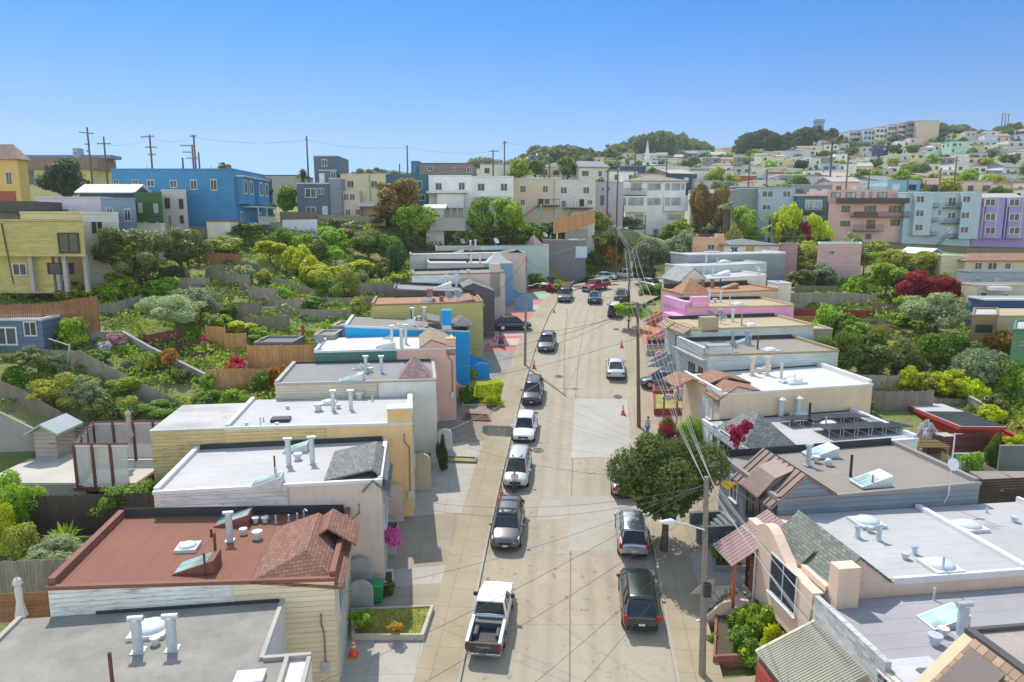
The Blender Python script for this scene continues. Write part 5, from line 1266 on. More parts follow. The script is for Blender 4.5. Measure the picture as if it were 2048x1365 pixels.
mb=MB();p=at(1291,430,147)-T.location;mb.box(p.x-.1,p.x+.1,-.1,0,p.z-5,p.z);mb.build('corner_board',M('plain',(.2,.25,.35)),T)
T=block(1482,1518,378,141,13,Sd((.20,.24,.24),pitch=.3),'grey green boarded wing left of the pale blue house',[],name='hillside_house',cat='house',cap=M('plain',(.5,.52,.55)))
T=block(1518.3,1590,377,140,14,St((.28,.36,.46)),'pale blue house with two white lattice windows',[(1523,382,1547,395),(1565,382,1582,395),(1524,410,1542,420)],name='hillside_house',pane=GLASSB)
T=block(1592,1656,394,139,13,St((.06,.11,.14)),'dark teal house with a wide glazed balcony',[(1610,400,1626,420),(1627,400,1644,420),(1606,432,1622,450)],name='hillside_house',pane=GP);balcony(T,139,1593,1650,417,426,1.3)
PKA=St((.50,.33,.32));
T=block(1658,1811,407,139,13,PKA,'pink apartment block with brown balconies and outside ladders',[(1683,412,1700,425),(1729,412,1752,423),(1778,412,1802,425),(1681,442,1700,453),(1733,440,1750,458),(1781,439,1799,452),(1731,468,1742,479)],name='apartment_building',cat='apartment building',pane=GLASS,frame=M('plain',(.12,.1,.09)),below=4)
o=T.location;mb=MB();a=at(1655,380,141.5);b=at(1796,380,141.5);mb.box(a.x-o.x,b.x-o.x,2.5,12.5,T['_h']-.2,a.z-o.z);mb.build('upper_wall',PKA,T)
for q in((1662,385,1681,396),(1692,385,1712,396),(1723,386,1729,395),(1738,386,1744,395),(1755,385,1774,396)):
    p=at((q[0]+q[2])/2,(q[1]+q[3])/2,141.5)-o;add_window(T,p.x,2.5,p.z,(q[2]-q[0])*.1,1.1,M('plain',(.12,.1,.09)),GP)
rect(T,139,(1672,397,1811,407),M('plain',(.09,.06,.04)),'balcony_band',1.4)
BR2=M('plain',(.11,.075,.055));balcony(T,139,1702,1748,424,434,1.3,solid=BR2);balcony(T,139,1749,1811,424,434,1.3);balcony(T,139,1701,1760,450,462,1.3)
LBA=St((.32,.43,.52));
T=block(1812,1951,386,138,14,LBA,'light blue apartment block with an outside metal stair',[(1896,394,1912,414),(1894,425,1911,438),(1876,419,1882,432),(1854,394,1866,415),(1851,421,1865,443),(1849,450,1863,470)],name='apartment_building',cat='apartment building',cap=WHITE,doors=[(1895,454,1904,467)],below=4)
for x0,x1 in((1826,1853),(1919,1947)):
    rect(T,138,(x0,386,x1,471 if x0<1900 else 478),LBA,'bay',1.1)
for q in((1832,393,1849,405),(1831,421,1848,433),(1829,449,1846,462),(1925,393,1941,405),(1922,425,1939,437),(1920,454,1937,466.5)):
    p=at((q[0]+q[2])/2,(q[1]+q[3])/2,136.9)-T.location;add_window(T,p.x,-1.1,p.z,(q[2]-q[0])*.098,1.3)
for q in((1853,1872,407,415),(1851,1870,436,443),(1849,1868,464,471),(1885,1918,406,416),(1882,1916,438,447),(1898,1916,468,476)):balcony(T,138,q[0],q[1],q[2],q[3],1.0)
mb=MB();a=at(1873,491,137)-T.location;b=at(1898,468,137)-T.location
for i in range(14):t=i/14;mb.box(a.x+(b.x-a.x)*t,a.x+(b.x-a.x)*(t+.08),-1.6,-.6,a.z+(b.z-a.z)*t,a.z+(b.z-a.z)*(t+.03))
mb.tube([(a.x,-1.6,a.z+1),(b.x,-1.6,b.z+1)],.05,4);mb.build('outside_stair',M('metal',(.05,.06,.06),.6),T)
PUR=St((.27,.22,.47));PURL=St((.42,.26,.60))
T=block(1951,2120,397,138,14,PUR,'violet apartment block with white window frames at the right edge',[(1977.5,399,1989,410),(1997,401,2006,420)],name='apartment_building',cat='apartment building',cap=WHITE,below=4)
rect(T,138,(1951,397,1966,478),PURL,'lilac_wall',.3)
for x0,x1 in((1967,1994),(2013,2044)):
    rect(T,138,(x0,396,x1,477),PUR,'bay',1.2)
    for(q0,q1)in((399,412),(427,442),(454,469.5)):
        p=at((x0+x1)/2,(q0+q1)/2,136.8)-T.location;add_window(T,p.x,-1.2,p.z,2.1,1.4)
mb=MB()
for px in(1967,1994,2013,2044):x=at(px,430,136.7).x-T.location.x;mb.box(x-.06,x+.06,-1.26,-1.2,at(px,477,136.8).z-T.location.z,T['_h'])
mb.build('corner_trims',WHITE,T)
# beyond the right row
SAL=St((.55,.33,.22))
T=block(1386,1450,478,118,9,SAL,'salmon house with a raised parapet beyond the right row',[(1415,489,1429,500)],name='hillside_house',roofm=RGWH);rect(T,118,(1434,468,1448,478),SAL,'chimney',.1,1.4)
T=block(1448,1558,490,117,10,St((.62,.58,.5)),'cream house with a grey shingled roof and one yellow blind',[(1460,494,1476,505),(1490,493,1509,505,WHITE,M('curtain',(.6,.42,.05))),(1525,494,1541,505,WHITE,CURT)],name='hillside_house',roof='hip',roofm=M('shingle',(.2,.2,.21)),rh=.9)
block(1557,1596,490,118,7,M('siding',(.55,.33,.33),.8,pitch=.25),'small pink boarded house right of the cream house with the yellow blind',[],name='hillside_house',roofm=RGWH,sk=0.4)
T=block(1636,1724,489,103,8,Sd((.50,.33,.34),pitch=.3),'plain pink boarded house with one small window among the trees',[(1659,501,1668,510)],name='hillside_house',cap=CAPW,below=4,sk=0.45)
T=block(1930,2140,521,107,5,St((.48,.43,.34)),'long beige house with a reddish brown roof at the right edge',[(1949,525,1964,540),(1975,525,1994,541),(2010,526,2021,539)],name='hillside_house',roof='hip',roofm=M('shingle',(.36,.18,.11)),rh=1.0,pane=GLASS,below=4)
T=block(1883,1929,513,108,8,Sd((.55,.5,.33),pitch=.25,wear=.2),'cream boarded gable end left of the long beige house',[],name='hillside_house',cap=CAPW,below=4)
T=block(1858,1884,507,116,8,St((.15,.24,.33)),'small blue house with a white gable behind the hedge',[],name='hillside_house',roof='front',roofm=CAPW,rh=.8)
T=block(1943,2140,545,92,3,Sd((.26,.3,.37),pitch=.3),'blue grey boarded house with a white roof and a round vent at the right edge',[(1951,556,1962,570),(1988,557,2000,566)],name='hillside_house',roofm=RWHITE,below=4,pane=GP)
T=block(1955,2140,572,84,3,St((.42,.39,.31)),'taupe house with a white awning and white window frames at the right edge',[(1961,584,1973,600),(2005,588,2016,600)],name='hillside_house',below=4);rect(T,84,(1971,573,2010,580),CAPW,'awning',1.2)
T=block(1971,2140,601,77,3,Sd((.02,.06,.16),pitch=.3),'deep navy boarded house with a white roof at the right edge',[],name='hillside_house',roofm=RWHITE2,cap=CAPW,below=4)
T=block(1944,1996,633,69,6,M('wood',(.42,.25,.12),.7,grain=(1,1,12)),'modern house clad in warm brown boards with a strip window',[(1951,650,1984,665)],name='hillside_house',below=4,frame=DKF,sk=0.68)
a=at(1996,633,69);b=at(2140,640,66);mb=MB();mb.box(T['_w']+.002,T['_w']+9,.3,6,-4,T['_h']-.1);sw_=mb.build('side_wall',St((.5,.38,.27)),T);mb=MB();mb.box(T['_w']+.05,T['_w']+9.1,.2,6.1,T['_h']-.099,T['_h']+.06);sr_=mb.build('side_roof',RTAN,T)
for c in(sw_,sr_):
    for v in c.data.vertices:v.co.x+=.68*v.co.y
block(2026,2140,662,61,6,Sd((.08,.2,.13),pitch=.3),'green boarded house corner at the right edge beside the ochre shrub',[(2038,683,2047,692)],name='hillside_house',below=4,sk=0.74)
# ------------------------------------------------------------------ far hillside
PAL=[('white',(.66,.66,.64)),('cream',(.6,.55,.42)),('pale blue',(.36,.46,.56)),('pale pink',(.58,.42,.38)),('light grey',(.42,.43,.45)),('beige',(.48,.4,.3)),('sky blue',(.2,.4,.55)),('grey green',(.3,.36,.3)),
       ('slate grey',(.2,.22,.25)),('tan',(.42,.31,.2)),('off-white',(.58,.56,.52)),('lilac',(.42,.38,.5)),('brick red',(.3,.1,.07)),('navy',(.05,.08,.15)),('pale yellow',(.56,.5,.28)),('mint',(.35,.52,.45))]
FW={n:M('stucco',WM(c),.9,stain=.15,s2=2)for n,c in PAL}
mb=MB();mb.box(0,1,0,1,-.6,1);_o=mb.build('wall',BASEL);FBOX=_o.data;bpy.data.objects.remove(_o)
mb=MB();mb.box(-.01,1.01,-.01,1.01,0,.5);mb.box(.04,.97,.04,.97,.5,.55);_o=mb.build('roof',BASEL);FROOF=_o.data;bpy.data.objects.remove(_o)
mb=MB();slab(mb,[(-.06,-.06,0),(1.06,-.06,0),(1.06,.5,1),(-.06,.5,1)],.12);slab(mb,[(1.06,1.06,0),(-.06,1.06,0),(-.06,.5,1),(1.06,.5,1)],.12);mb.prism([(0,-.02),(1,-.02),(.5,.9)],'x',0.01,.99);_o=mb.build('roof',BASEL,recalc=True);FGAB=_o.data;bpy.data.objects.remove(_o)
mb=MB();mb.box(-.5,.5,-.1,0,-.5,.5);_o=mb.build('window',BASEL);FWIN=_o.data;bpy.data.objects.remove(_o)
def inst(me,T,loc,sc,mat,name,rz=0):
    o=bpy.data.objects.new(name,me);COL.objects.link(o);o.parent=T;o.location=loc;o.scale=sc;o.rotation_euler.z=rz;setmat(o,mat);return o
FWM=M('glass',(.05,.06,.075),r=.25);FWH=M('plain',(.66,.66,.66));FR=[M('plain',(.6,.6,.6)),M('plain',(.36,.35,.34)),M('plain',(.3,.22,.17)),M('plain',(.7,.7,.7)),M('plain',(.22,.22,.23))]
FGR=[M('plain',(.3,.2,.15)),M('plain',(.22,.22,.22)),M('plain',(.4,.36,.32))]
rng=random.Random(11)
FARG='small houses on the far hillside'
def far_house(x,y,z,w,d,hh,col,label,yaw,gab=False):
    T=thing('hillside_house',label,'house',(x,y,z),yaw,FARG)
    inst(FBOX,T,(0,0,0),(w,d,hh),FW[col],'wall')
    if gab:inst(FGAB,T,(0,0,hh),(w,d,rng.uniform(1.2,2.2)),rng.choice(FGR),'roof')
    else:inst(FROOF,T,(0,0,hh-.2),(w,d,.6),rng.choice(FR),'roof')
    n=2 if w<9 else 3
    for fl in range(2 if hh>5.4 else 1):
        for i in range(n):
            if rng.random()<.12:continue
            ww=rng.choice([.9,1.3,1.8]);xx=w*(i+.5)/n+rng.uniform(-.3,.3)
            inst(FWIN,T,(xx,0,hh-1.7-fl*2.9),(ww,1,1.3),FWM if rng.random()<.75 else FWH,'window')
    sx=w if x<y*.3 else 0
    for i in range(2):inst(FWIN,T,(0 if x>0 else w,d*(i+.7)/2.4,hh-1.7),(1,1,1.2),FWM,'window',R(-90 if x>0 else 90))
    return T
ROWS=[(158,1385,2070),(172,1000,2070),(188,960,2070),(207,940,2070),(228,960,2070),(250,970,2070),(274,980,2070),(299,1010,2070),(325,1030,2070),(352,1040,2070),(380,1060,2070),(408,1130,2070),(438,1180,2070)]
tree_spots=[];used_px=[]
def clear(px,Y): # keep sight free for hand-built things
    for a,b,y0,y1 in((1243,1375,0,160),):
        if a<px<b and y0<Y<y1:return False
    return True
cnt=0
for ri,(Y,x0,x1)in enumerate(ROWS):
    px=x0;k=0;yaw=rng.uniform(-.25,.2);run=0
    while px<x1:
        w=rng.choice([6.8,7.6,7.6,8.2,9.5])*(.9 if ri>2 else 1);wp=w*FP/Y
        if run<=0:run=rng.randint(3,8);yaw=rng.uniform(-.3,.25);off=rng.uniform(-4,4)
        run-=1
        gap=.13+(.25 if px<1250 else 0)+(.08 if ri>7 else 0)
        if 1600<px<1800 and ri in(2,4):gap=.6
        if rng.random()<gap:
            nt_=rng.randint(1,2)
            for _ in range(nt_):tree_spots.append((px+rng.uniform(0,wp),Y+rng.uniform(-5,5)+off))
            px+=wp*rng.uniform(.7,1.5);run=0;continue
        yy=Y+off;d=ray(px,300);x=d[0]/d[1]*yy
        if clear(px,yy)and cnt<298:
            col=rng.choices(PAL,weights=[14,9,5,5,9,6,2,1,3,3,14,1,1,1,3,1])[0][0];k+=1;cnt+=1
            hh=rng.choice([3.8,4.4,5,5.6,6.2]);z=terr(x+w/2,yy)
            gab=rng.random()<.16
            lb='%s %shouse, %s from the left in the %s far hillside row'%(col,'gabled ' if gab else '',ORD[k-1],ORD[ri])
            far_house(x,yy,z,w-.1,rng.uniform(9,12),hh,col,lb,yaw,gab)
            if rng.random()<.35:tree_spots.append((px+rng.uniform(0,wp),Y+off+rng.choice([-7,13])))
        px+=wp
# special buildings of the far hill
T=far_house(at(1893,290,372).x,368,terr(at(1893,290,368).x,368)+2,9,9,6.5,'mint','bright turquoise house high on the far hillside',0);setmat(T.children[0],M('plain',(.05,.5,.55)))
x=1700
for i,(w,yt,Y_,c)in enumerate(((28,262,430,'light grey'),(24,259,426,'pale blue'),(24,255,424,'off-white'),(20,250,422,'light grey'),(18,247,420,'beige'),(20,243,418,'slate grey'),(44,242,414,'beige'))):
    a=at(x,yt,Y_);b=at(x+w,yt,Y_);g=terr(a.x,Y_);T=thing('apartment_building','%s apartment block, %s of the stepped blocks on the right ridge'%(c,ORD[i]),'apartment building',(a.x,Y_,g),0,'stepped apartment blocks on the right ridge')
    hh=a.z-g;inst(FBOX,T,(0,0,0),(b.x-a.x,14,hh),FW[c],'wall');inst(FROOF,T,(0,0,hh-.2),(b.x-a.x,14,.8),FR[1],'roof')
    for fl in range(4):
        for j in range(int(w//9)+1):
            if i<6:inst(FWIN,T,((b.x-a.x)*(j+.5)/(int(w//9)+1),0,hh-2-fl*3),(1.7,1,1.5),FWM,'window')
    x+=w+.3
# steeple
p=at(1294,330,300);g=terr(p.x,300);zt=at(1294,280,300).z
T=thing('church_steeple','slender white church steeple rising from the far hillside','steeple',(p.x,300,g));hh=zt-g
mb=MB();mb.box(-1.6,1.6,-1.6,1.6,0,hh-8.2);mb.box(-1.85,1.85,-1.85,1.85,hh-8.2,hh-7.9);mb.build('tower',FWH,T)
mb=MB();mb.tube([(0,0,hh-7.9),(0,0,hh-6.6)],[1.2,1.1],8);mb.tube([(0,0,hh-6.6),(0,0,hh)],[1.0,.05],8);mb.build('spire',FWH,T)
mb=MB();mb.box(-.5,.5,-1.66,-1.6,hh-11,hh-9.3);mb.build('louvre',DARK,T)
# water tower
p=at(1637,260,560);zt=at(1637,239,560).z;g=terr(p.x,560)
T=thing('water_tower','round pale blue water tower standing on the wooded ridge','water tower',(p.x,560,g));hh=zt-g
BT=M('plain',(.22,.36,.44));mb=MB();mb.cyl((0,0),3.6,0,hh-3,24);mb.build('shaft',BT,T,smooth=False)
mb=MB();mb.cyl((0,0),3.6,hh-3,hh-2.4,24,r2=4.3);mb.cyl((0,0),4.3,hh-2.39,hh-.4,24);mb.cyl((0,0),4.3,hh-.39,hh,24,r2=3.0);mb.build('tank',BT,T)
# blue gable house
block(1052,1078,325,250,9,M('plain',(.03,.12,.4)),'bright blue gable fronted house left of the steeple',[],roof='front',roofm=M('plain',(.5,.5,.52)),rh=2.4,h=4,name='hillside_house')
block(1110,1141,297,430,12,FW['pale yellow'],'pale yellow house high among the trees on the left ridge',[(1113,299,1119,303),(1124,299,1130,303)],name='hillside_house',h=8)
# trees between the far houses
CT=[('g','green'),('d','dark green'),('t','olive'),('a','yellowish'),('g','mid green'),('f','grey green'),('l','bright green')]
tree_spots+=[(rng.uniform(1000,2060),rng.choice([165,182,202,228,255,285,318,356,392,430]))for _ in range(60)]
tree_spots=[q for q in tree_spots if q[1]>150 and not(1235<q[0]<1385 and q[1]<175)]
tree_spots.sort(key=lambda q:q[1]);tr_groups={}
for i,(px,Y)in enumerate(tree_spots):
    c,nm=CT[rng.choices(range(7),weights=[6,3,4,5,5,3,4])[0]];d=ray(px,320);x=d[0]/d[1]*Y;g=terr(x,Y);s=rng.uniform(1.6,3.6)
    H=s*rng.uniform(1.5,2.3)
    T=thing('tree','%s round tree, %s in distance among the far hillside houses'%(nm,ORD[i]if i<89 else '%dth'%(i+1)),'tree',(x,Y,g),0,'trees between the far houses')
    foliage(x,Y,g+H*.62,s,H*.42,Y,c,'dense',T);t=bpy.data.objects.new('trunk',trunk_mesh(i%5));COL.objects.link(t);t.parent=T;t.scale=(H,H,H*.9)
def wood(name,label,spans,Y0,Y1,n,c,hmin=6,hmax=11,rel=.16,seed=5):
    """a far wood that reads as one mass: one mesh of many crowns and trunks"""
    rg=np.random.default_rng(seed);base=[cloud(900+i,rel,14,.55)for i in range(3)];Vs,Fs=[],[];off=0
    for i in range(n):
        a,b,yt0,yt1=spans[i%len(spans)];px=rg.uniform(a,b);Y=rg.uniform(Y0,Y1);t=(px-a)/(b-a)
        hump=math.sin(math.pi*min(max(t,.02),.98))**.5;yt=yt0+(yt1-yt0)*hump+rg.uniform(0,16)
        p=at(px,yt,Y);H=rg.uniform(hmin,hmax);g=min(terr(p.x,Y)+H*1.0,p.z)-H*.35
        V,F=base[i%3];s=rg.uniform(4.5,8.5);V=V*np.array([s,s,H*.5])+np.array([p.x,Y,p.z-H*.5]);Vs.append(V);Fs.append(F+off);off+=len(V)
    me=np_mesh(name,np.vstack(Vs),np.vstack(Fs),[leafmat(c)]);o=bpy.data.objects.new(name,me);COL.objects.link(o);tag(o,label,'wood',kind='stuff')
wood('woodland','dark rounded wood crowning the middle of the far ridge',[(1225,1420,292,262),(1260,1400,285,263),(1225,1420,290,275)],470,560,110,'t',hmin=9,hmax=15)
wood('woodland','dark tree belt on the ridge around the water tower',[(1478,1560,285,256),(1560,1690,283,250),(1670,1720,275,262)],420,560,80,'d',hmin=8,hmax=13,seed=8)
wood('woodland','low wood on the left end of the far ridge',[(1035,1175,315,284),(1150,1240,305,296),(1035,1175,318,295)],360,480,75,'t',hmin=7,hmax=12,seed=9)
wood('woodland','far tree line behind the houses on the crest',[(940,1040,322,312),(700,800,345,336),(790,850,345,340)],260,380,34,'f',hmin=4,hmax=7,seed=12)
wood('woodland','trees along the top of the right ridge',[(1860,1900,250,244),(1990,2060,262,240),(1900,1960,250,247)],480,540,26,'t',hmin=4,hmax=7,seed=13)
# ------------------------------------------------------------------ fences, garden walls, sheds
WG=M('wood',(.37,.315,.24),.95);WGD=M('wood',(.26,.22,.165),.95);CED=M('wood',(.6,.32,.13),.9);CEDD=M('wood',(.34,.16,.075),.9);WREDD=M('wood',(.2,.07,.045),.9);WRED=M('wood',(.38,.045,.035),.8);WDK=M('wood',(.10,.07,.05),.95)
GCON=M('concrete',(.33,.31,.28),.95)
def gpt(px,yt,yb,Y=None):
    if Y is None:g=ground_hit(px,yb);Y=g.y
    t=at(px,yt,Y);return Vector((t.x,Y,t.z))
def fence(pts,mat,label,board=.14,style='board',name='fence',Ys=None,cat='fence',rail=True,drop=.5):
    P=[gpt(*p,Y=None if Ys is None else Ys[i])for i,p in enumerate(pts)]
    Hs=[max(.6,min(4.5,P[i].z-gpt(p[0],p[2],p[2],P[i].y).z))for i,p in enumerate(pts)]
    o0=P[0].copy();o0.z-=Hs[0];T=thing(name,label,cat,o0);mb=MB();pm=[]
    rg=random.Random(int(P[0].x*10))
    for i in range(len(P)-1):
        a,b=P[i],P[i+1];d=b-a;L=math.hypot(d.x,d.y);e=Vector((d.x/L,d.y/L,0));nrm_=Vector((-e.y,e.x,0))*.012
        n=max(1,int(L/board))if style!='solid' else max(1,int(L/2))
        for k in range(n):
            t0,t1=k/n,(k+(1.0 if style=='solid' else .93))/n;j=0 if style in('solid','horiz')else rg.uniform(-.03,.04)
            q0,q1=a+d*t0,a+d*t1;h=Hs[i]*(1-t0)+Hs[i+1]*t0
            if style=='horiz':continue
            th=nrm_*(8 if style=='solid' else 1);z0,z1=-h-drop,j
            if style=='solid':q1=a+d*(k+1)/n
            B=[q0-th,q1-th,q1+th,q0+th]
            mb.hexa([(p.x-o0.x,p.y-o0.y,p.z+z0-o0.z)for p in B],[(p.x-o0.x,p.y-o0.y,p.z+z1-o0.z)for p in B])
        if style=='horiz':
            m=int(Hs[i]/.16)+2
            for k in range(m):
                B=[a-nrm_,b-nrm_,b+nrm_,a+nrm_];zt=-k*.165
                mb.hexa([(p.x-o0.x,p.y-o0.y,p.z+zt-.15-o0.z)for p in B],[(p.x-o0.x,p.y-o0.y,p.z+zt-o0.z)for p in B])
        if style!='solid':
            np_=max(1,int(L/2.4))
            for k in range(np_+1):
                q=a+d*k/np_+nrm_*6;m2=MB();m2.box(-.05,.05,-.05,.05,-Hs[i]-drop,.06);pm.append((m2,q))
        else:
            pass
    mb.build('boards' if style!='solid' else 'wall',mat,T)
    for m2,q in pm[:40]:m2.build('post',mat,T,loc=q-o0)
    if style=='solid':
        mc=MB()
        for i in range(len(P)-1):
            a,b=P[i],P[i+1];d=b-a;L=math.hypot(d.x,d.y);n_=Vector((-d.y/L,d.x/L,0))*.14;B=[a-n_,b-n_,b+n_,a+n_]
            mc.hexa([(p.x-o0.x,p.y-o0.y,p.z+.002-o0.z)for p in B],[(p.x-o0.x,p.y-o0.y,p.z+.07-o0.z)for p in B])
        mc.build('coping',mat,T)
    return T
F=fence
F([(-40,612,700),(84,608,692),(193,592,684)],CEDD,'tall brown stained fence beside the blue shed, posts capped')
F([(196,611,640),(240,603,632),(283,590,618)],WG,'grey panel fence running on from the tall brown fence')
F([(180,665,682),(245,664,682),(300,695,716),(412,750,770)],GCON,'grey retaining wall with a pale top falling across the rock garden',style='solid',name='garden_wall',cat='wall')
F([(75,700,735),(160,702,745),(250,750,795),(385,815,840)],WG,'long grey board fence falling diagonally below the rock garden')
F([(-30,750,795),(45,780,822),(150,842,868)],WGD,'grey board fence on top of the tall concrete wall at the left edge')
F([(-30,812,905),(86,868,908)],GCON,'tall bare concrete wall at the left edge beside the small grey shed',style='solid',name='garden_wall',cat='wall')
F([(494,692,732),(629,690,730)],CED,'bright cedar fence in front of the dark roofed shed',Ys=(59.3,59.3))
F([(448,667,703),(492,667,706)],CED,'short cedar fence stepping up left of the bright cedar fence')
F([(410,652,690),(448,655,700)],CED,'upper short cedar fence below the silver green tree')
F([(412,741,778),(470,737,780),(535,739,780)],CED,'low cedar fence in front of the red leaved shrub')
F([(293,671,700),(366,656,688)],WREDD,'dark brown retaining fence below the silver green tree',name='retaining_wall')
F([(352,690,712),(402,677,700)],WREDD,'middle dark brown retaining step under the grass terrace',name='retaining_wall')
F([(378,711,726),(437,696,713)],WREDD,'lowest dark brown retaining step beside the red cordyline',name='retaining_wall')
F([(354,556,582),(418,556,582)],WG,'grey picket fence left of the garden stairs, topmost of its column')
F([(418,579,594),(461,580,595)],WGD,'short dark picket fence below the topmost patch of dry grass')
F([(461,605,634),(520,606,636)],WGD,'dark picket fence under the second patch of dry grass')
F([(490,634,662),(577,634,662)],WGD,'wide dark picket fence at the foot of the garden stairs')
F([(455,547,574),(498,550,585)],WG,'grey board fence directly right of the upper handrail')
F([(498,575,606),(553,577,606)],WG,'grey board fence below the silver shrub')
F([(551,598,626),(600,600,628)],WG,'grey board fence between the low pale bush and the lower handrail')
F([(549,553,576),(600,570,590),(656,587,607)],WG,'long grey fence sloping down under the yellow green hedge')
F([(479,522,546),(548,536,560)],WGD,'dark grey fence sloping behind the silver shrub')
F([(410,537,560),(455,546,574)],WG,'weathered grey fence right of the black tarpaulin')
F([(600,618,640),(653,620,642)],WG,'grey fence right of the round dark green shrub, lower panel')
F([(655,596,616),(745,596,616)],WG,'long grey fence above the spindly yellow shrub')
F([(653,620,642),(702,620,642)],WG,'short grey fence left of the bright blue house roof')
F([(703,567,592),(787,566,590)],WG,'grey fence left of the charcoal house')
F([(410,505,528),(479,508,530)],CEDD,'brown fence under the bronze hedge near the yuccas')
F([(414,530,548),(466,530,548)],WGD,'dark green grey fence under the brown fence near the yuccas')
F([(560,424,441),(636,424,441)],WGD,'dark fence at the foot of the navy grey house',Ys=(116,116))
F([(637,430,443),(770,434,446)],WG,'low grey fence along the yard of the beige house',Ys=(115.5,115.5))
F([(565,441,468),(634,440,468)],M('stucco',(.68,.7,.76),.9),'white painted garden wall below the navy grey house',style='solid',name='garden_wall',cat='wall',Ys=(108,108))
F([(505,445,470),(564,447,470)],GCON,'plain concrete garden wall right of the white porch stair',style='solid',name='garden_wall',cat='wall',Ys=(109,109))
F([(372,452,470),(414,455,472)],WGD,'brown fence left of the small white shed',Ys=(98,98))
F([(860,436,455),(930,437,456)],GCON,'concrete retaining wall under the small white garden shed',style='solid',name='garden_wall',cat='wall',Ys=(112,112))
F([(1108,437,462),(1150,430,455),(1191,420,440)],CED,'cedar fence stepping up beside the weathered white house',Ys=(114,116,119))
F([(1216,420,440),(1248,412,432)],WREDD,'brown fence between the alley and the tall white building',Ys=(136,140))
F([(1581,587,616),(1668,586,616),(1752,589,618)],WG,'long tall grey fence right of the orange roofed house')
F([(1590,571,586),(1675,573,587)],WGD,'low fence behind the long tall grey fence')
F([(1587,618,636),(1632,619,636)],WRED,'bright red fence beside the orchid pink house')
F([(1688,620,640),(1750,622,640)],WRED,'bright red fence below the long tall grey fence')
F([(1702,638,652),(1773,638,652)],M('wood',(.4,.3,.18),.9),'tan lattice topped fence between the red fence and the cedar fence')
F([(1725,649,676),(1779,650,674)],CED,'orange cedar fence behind the lush green shrubs on the right')
F([(1587,632,656),(1632,633,656)],CED,'brown cedar fence beside the sandy roof')
F([(1772,647,662),(1832,672,686)],WREDD,'dark red sloping fence below the silver green dome shaped tree')
F([(1751,605,628),(1800,612,632)],WGD,'dark fence between the light green tree and the bright bush')
F([(1930,562,580),(1985,562,582)],WREDD,'dark red fence behind the dark red tree',Ys=(98,98))
F([(1940,585,600),(1975,588,604)],M('concrete',(.4,.33,.3),.9),'pale rosy wall beside the taupe house',style='solid',name='garden_wall',cat='wall',Ys=(86,86))
F([(1715,750,778),(1800,752,780)],WG,'weathered fence beyond the tan house')
F([(1747,784,822),(1868,783,822)],WGD,'dark picket fence with gaps beside the tan house')
F([(1870,797,815),(1935,800,816)],WGD,'dark fence beneath the lime green shrubs on the right')
F([(1938,793,816),(2000,826,850)],M('concrete',(.42,.33,.27),.9),'rosy concrete wall sloping down above the red shed',style='solid',name='garden_wall',cat='wall')
F([(1861,868,908),(1999,866,908)],WREDD,'dark red fence of wide horizontal boards in front of the red shed',style='horiz')
F([(1905,909,934),(1999,908,936)],M('concrete',(.26,.31,.34),.95),'blue grey stained wall under the dark red horizontal fence',style='solid',name='garden_wall',cat='wall')
F([(2002,858,893),(2070,890,910)],M('plain',(.45,.04,.04),.7),'bright red sloping wall at the right edge',style='solid',name='garden_wall',cat='wall',Ys=(50,46))
F([(2000,893,960),(2080,893,965)],M('concrete',(.17,.19,.17),.95),'dark grey green concrete wall at the right edge',style='solid',name='garden_wall',cat='wall',Ys=(45,44.5))
F([(1945,960,1014),(2080,954,1014)],WDK,'dark brown fence of horizontal boards right of the slate blue house',style='horiz',Ys=(41,40))
F([(1883,905,950),(1925,925,952)],WG,'short sloping grey fence beside the wooden pergola',style='horiz',Ys=(47,44))
F([(1967,928,958),(2030,957,962)],WG,'low sloping fence right of the patch of green grass',style='horiz',Ys=(45,42))
F([(55,993,1062),(180,990,1052),(306,985,1045)],WDK,'tall dark fence behind the spiky plant at the left',Ys=(36.6,36.8,37))
F([(-40,1125,1188),(150,1118,1180)],WG,'weathered grey fence behind the closed white parasol',Ys=(30.5,30.9))
F([(-40,1190,1236),(95,1184,1232)],CEDD,'brown horizontal fence around the closed white parasol',style='horiz',Ys=(27.2,27.6))
F([(1130,465,492),(1175,458,482)],GCON,'grey retaining wall above the corner house',style='solid',name='garden_wall',cat='wall',Ys=(122,124))
F([(1812,497,508),(1960,497,508),(2060,500,510)],WGD,'dark fence along the foot of the light blue and violet blocks',Ys=(131,131,131))
# sheds and small structures
T=block(-60,83,641,56,4.5,M('siding',(.11,.16,.26),.8,pitch=.5),'small dark blue shed with white trimmed windows at the left edge',[(48,643,74,673),(-10,654,35,691)],name='garden_shed',cat='shed',roofm=CAPW,cap=CAPW)
T=block(413,460,444,98,3,St((.66,.62,.56)),'small white garden shed with an orange roof edge',[],name='garden_shed',cat='shed',cap=M('plain',(.4,.2,.1)))
T=block(250,322,450,88,1,St((.6,.55,.5)),'long low cream shed behind the dark round tree',[],name='garden_shed',cat='shed',h=2.6)
T=block(66,110,862,44.5,2.0,M('siding',(.4,.34,.3),.8,pitch=.3),'small beige shed with a grey green gabled roof by the glass deck',[],name='garden_shed',cat='shed',roof='front',roofm=M('plain',(.35,.4,.38)),rh=.55,h=2.4)
T=block(508,585,688,61.5,3.4,M('plain',(.2,.19,.18)),'low shed with a flat dark grey roof behind the cedar fence',[],name='garden_shed',cat='shed',roofm=M('plain',(.12,.12,.13)),h=2.1)
T=block(628,668,673,62,3,M('plain',(.35,.33,.3)),'lean-to with a taupe felt roof beside the white roof',[],name='garden_shed',cat='shed',roofm=RTAUP,h=2.2)
